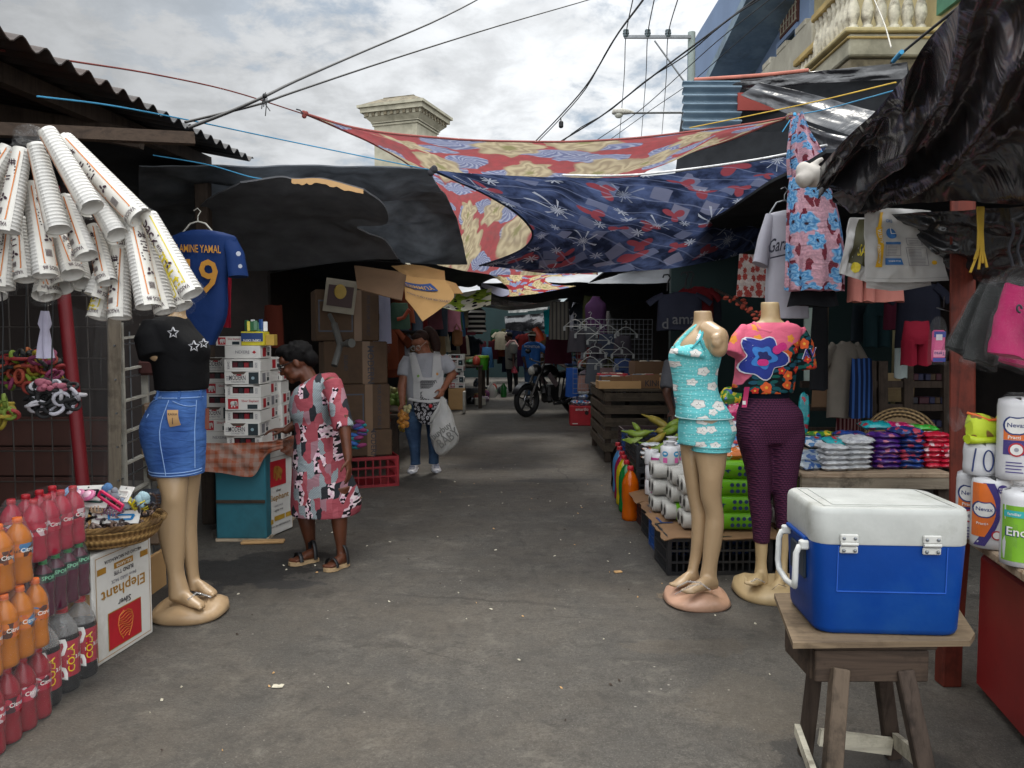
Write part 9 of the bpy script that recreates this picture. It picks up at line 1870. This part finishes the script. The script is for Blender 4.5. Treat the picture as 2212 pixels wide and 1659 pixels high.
def good(x,y,z,i,label):
    ci=i%9; kd=i%3; key=(ci,kd)
    if key not in pr:
        mb=MB(rgb(GC_[ci],.5))
        if kd==0: mb.box((0,0,.08),(.24,.18,.16),.01)
        elif kd==1: mb.lathe([(.05,0),(.08,.02),(.085,.12),(.05,.17),(.03,.2)],12)
        else: pillow(mb,(0,0,.06),.28,.2,.13,Matrix.Identity(3),i)
        pr[key]=mb.build(['small_box','jar','packet'][kd],world=False); o=pr[key]
    else: o=pr[key].copy(); COL.objects.link(o)
    o.location=(x,y,z); o.rotation_euler=(0,0,rr.uniform(-.6,.6)); tag(o,label%(GN[ci],['box','jar','packet'][kd]),['box','jar','packet'][kd],'goods on the alley tables')
NUM=['first','second','third','fourth','fifth','sixth','seventh','eighth','ninth','tenth','eleventh','twelfth','thirteenth','fourteenth','fifteenth','sixteenth']
for k in range(16): good(-.76-.1*(k%3),16.4+k*.48,.92 if k<4 else .8,k*4+1,'%s %s'+', %s along the far left tables'%NUM[k])
for k in range(16): good(1.45+.12*(k%3),12.6+k*.7,.75 if k<7 else .8,k*5+2,'%s %s'+', %s along the far right tables'%NUM[k])
for k in range(12): good(-.72-.12*(k%2)+.02*k,17.2+k*.5,.0,k*7+3,'%s %s'+', %s on the asphalt under the left tables'%NUM[k])
for k in range(14):
    px=1040+k*12.5; py=742+rr.uniform(-10,10); N+=1; hang(px,py,27+rr.uniform(-.6,.4),N+rr.randint(0,5),'%s %s'+', %s low along the far end stall'%NUM[k],rr.uniform(.9,1.4))
# ---------- motorcycle
def bike():
    w0=P(1138,862,14.5); w0.z=.315; a=V((.74,.67,0)); n=V((a.y,-a.x,0)); q=lambda t,z,s=0.:V((w0.x,w0.y,0))+a*t+n*s+V((0,0,z))
    rt=thing('motorcycle','dark motorcycle parked in the alley with its front wheel turned towards the left','motorcycle',(w0.x+.4,w0.y+.4,0)); BKM=rgb('#141417',.35); TY=rgb('#0d0d0e',.8); CH=basic('chrome',C('#8d8d90'),.25,.1,8,metal=.9)
    R3=Matrix((a,V((0,0,1)),n)).transposed()
    for t,nm in ((0,'front'),(1.28,'rear')):
        c=q(t,.315); mb=MB(TY); torus(mb,c,.265,.052,R3,36,10); o=mb.build('wheel',rt)
        mb=MB(rgb('#1d1d20',.4)); torus(mb,c,.215,.016,R3,32,8); mb.tube([c-n*.05,c+n*.05],.04,12)
        for k in range(5): an=k*2*PI/5+.3; mb.bar(c,c+a*.21*cos(an)+V((0,0,.21*sin(an))),.03,.022)
        mb.build('rim',o); mb=MB(CH); torus(mb,c+n*.055,.10,.018,R3,24,4); mb.build('brake_disc',o)
    mb=MB(rgb('#4a4744',.4)); 
    for s in (-.085,.085): mb.tube([q(0,.315,s),q(.16,.62,s)],.022,10); mb.tube([q(.16,.62,s),q(.36,1.0,s)],.028,10)
    mb.bar(q(.3,.9,-.1),q(.3,.9,.1),.05,.05); mb.build('fork',rt)
    mb=MB(BKM); mb.grid(lambda u,v:q(-.36*cos(lerp(-.1,2.0,u))*-1*(-1),.315+.36*sin(lerp(.55,2.5,u)),lerp(-.07,.07,v)) if 0 else q(.345*cos(lerp(.5,2.75,u)),.315+.345*sin(lerp(.5,2.75,u)),lerp(-.075,.075,v)),16,4,.006); mb.build('fender',rt)
    mb=MB(BKM); mb.ell(q(.24,.88),(.12,.12,.12),16,12); mb.build('headlight_shell',rt); MB(rgb('#a8a59c',.15)).ell(q(.13,.87),(.075,.075,.09),14,10).build('headlight',rt)
    mb=MB(rgb('#17171a',.4)); mb.tube([q(.42,1.08,-.36),q(.34,1.06,-.2),q(.34,1.02,0),q(.34,1.06,.2),q(.42,1.08,.36)],.014,8); mb.tube([q(.44,1.08,-.38),q(.40,1.075,-.26)],.02,8); mb.tube([q(.44,1.08,.38),q(.40,1.075,.26)],.02,8); hb=mb.build('handlebar',rt)
    for s in (-.3,.3): m=MB(BKM); m.tube([q(.38,1.07,s),q(.36,1.2,s*1.1)],.007,6); m.ell(q(.36,1.24,s*1.15),(.06,.03,.05),12,8); m.build('mirror',hb)
    mb=MB(BKM); mb.loft([[q(t,z+h*sin(b),w*cos(b)) for b in [i*2*PI/16 for i in range(16)]] for t,z,w,h in ((.36,.82,.05,.05),(.42,.86,.12,.11),(.58,.88,.14,.13),(.74,.84,.11,.09),(.82,.80,.06,.05))]); mb.build('tank',rt)
    mb=MB(rgb('#77696a',.5)); [mb.bar(q(.44,.80,s),q(.66,.58,s),.10,.02,up=n) for s in (-.15,.15)]; mb.build('side_panel',rt)
    mb=MB(rgb('#0f0f10',.7)); mb.loft([[q(t,z+h*sin(b),w*cos(b)) for b in [i*2*PI/14 for i in range(14)]] for t,z,w,h in ((.78,.80,.08,.04),(.9,.80,.12,.05),(1.2,.84,.13,.05),(1.5,.88,.1,.05),(1.58,.88,.05,.03))]); mb.build('seat',rt)
    mb=MB(rgb('#1d1c1c',.5)); mb.box(q(.62,.42),(.30,.26,.34),.04,math.atan2(a.y,a.x)); mb.tube([q(.5,.55),q(.46,.42)],.08,10); mb.build('engine',rt)
    mb=MB(BKM)
    for s in (-.06,.06): mb.tube([q(.34,.92,s),q(.44,.5,s),q(.52,.25,s),q(.85,.28,s),q(.95,.7,s)],.018,8); mb.tube([q(.36,.88,s),q(.95,.72,s),q(1.5,.82,s)],.018,8); mb.tube([q(.85,.3,s*1.8),q(1.28,.315,s*1.8)],.022,8)
    mb.tube([q(.7,.28,-.3),q(.7,.27,.3)],.014,6); mb.tube([q(.75,.3,.1),q(.95,.02,.22)],.012,6); mb.build('frame',rt)
    mb=MB(CH).tube([q(.5,.4,.12),q(.6,.22,.14),q(.9,.25,.16),q(1.4,.38,.18)],[.02,.025,.04,.045],10); mb.build('exhaust',rt)
    mb=MB(BKM); mb.grid(lambda u,v:q(1.28-.36*cos(lerp(.3,2.2,u))*-1,.315+.37*sin(lerp(.3,2.2,u)),lerp(-.07,.07,v)),10,3,.006); mb.build('rear_fender',rt)
bike()
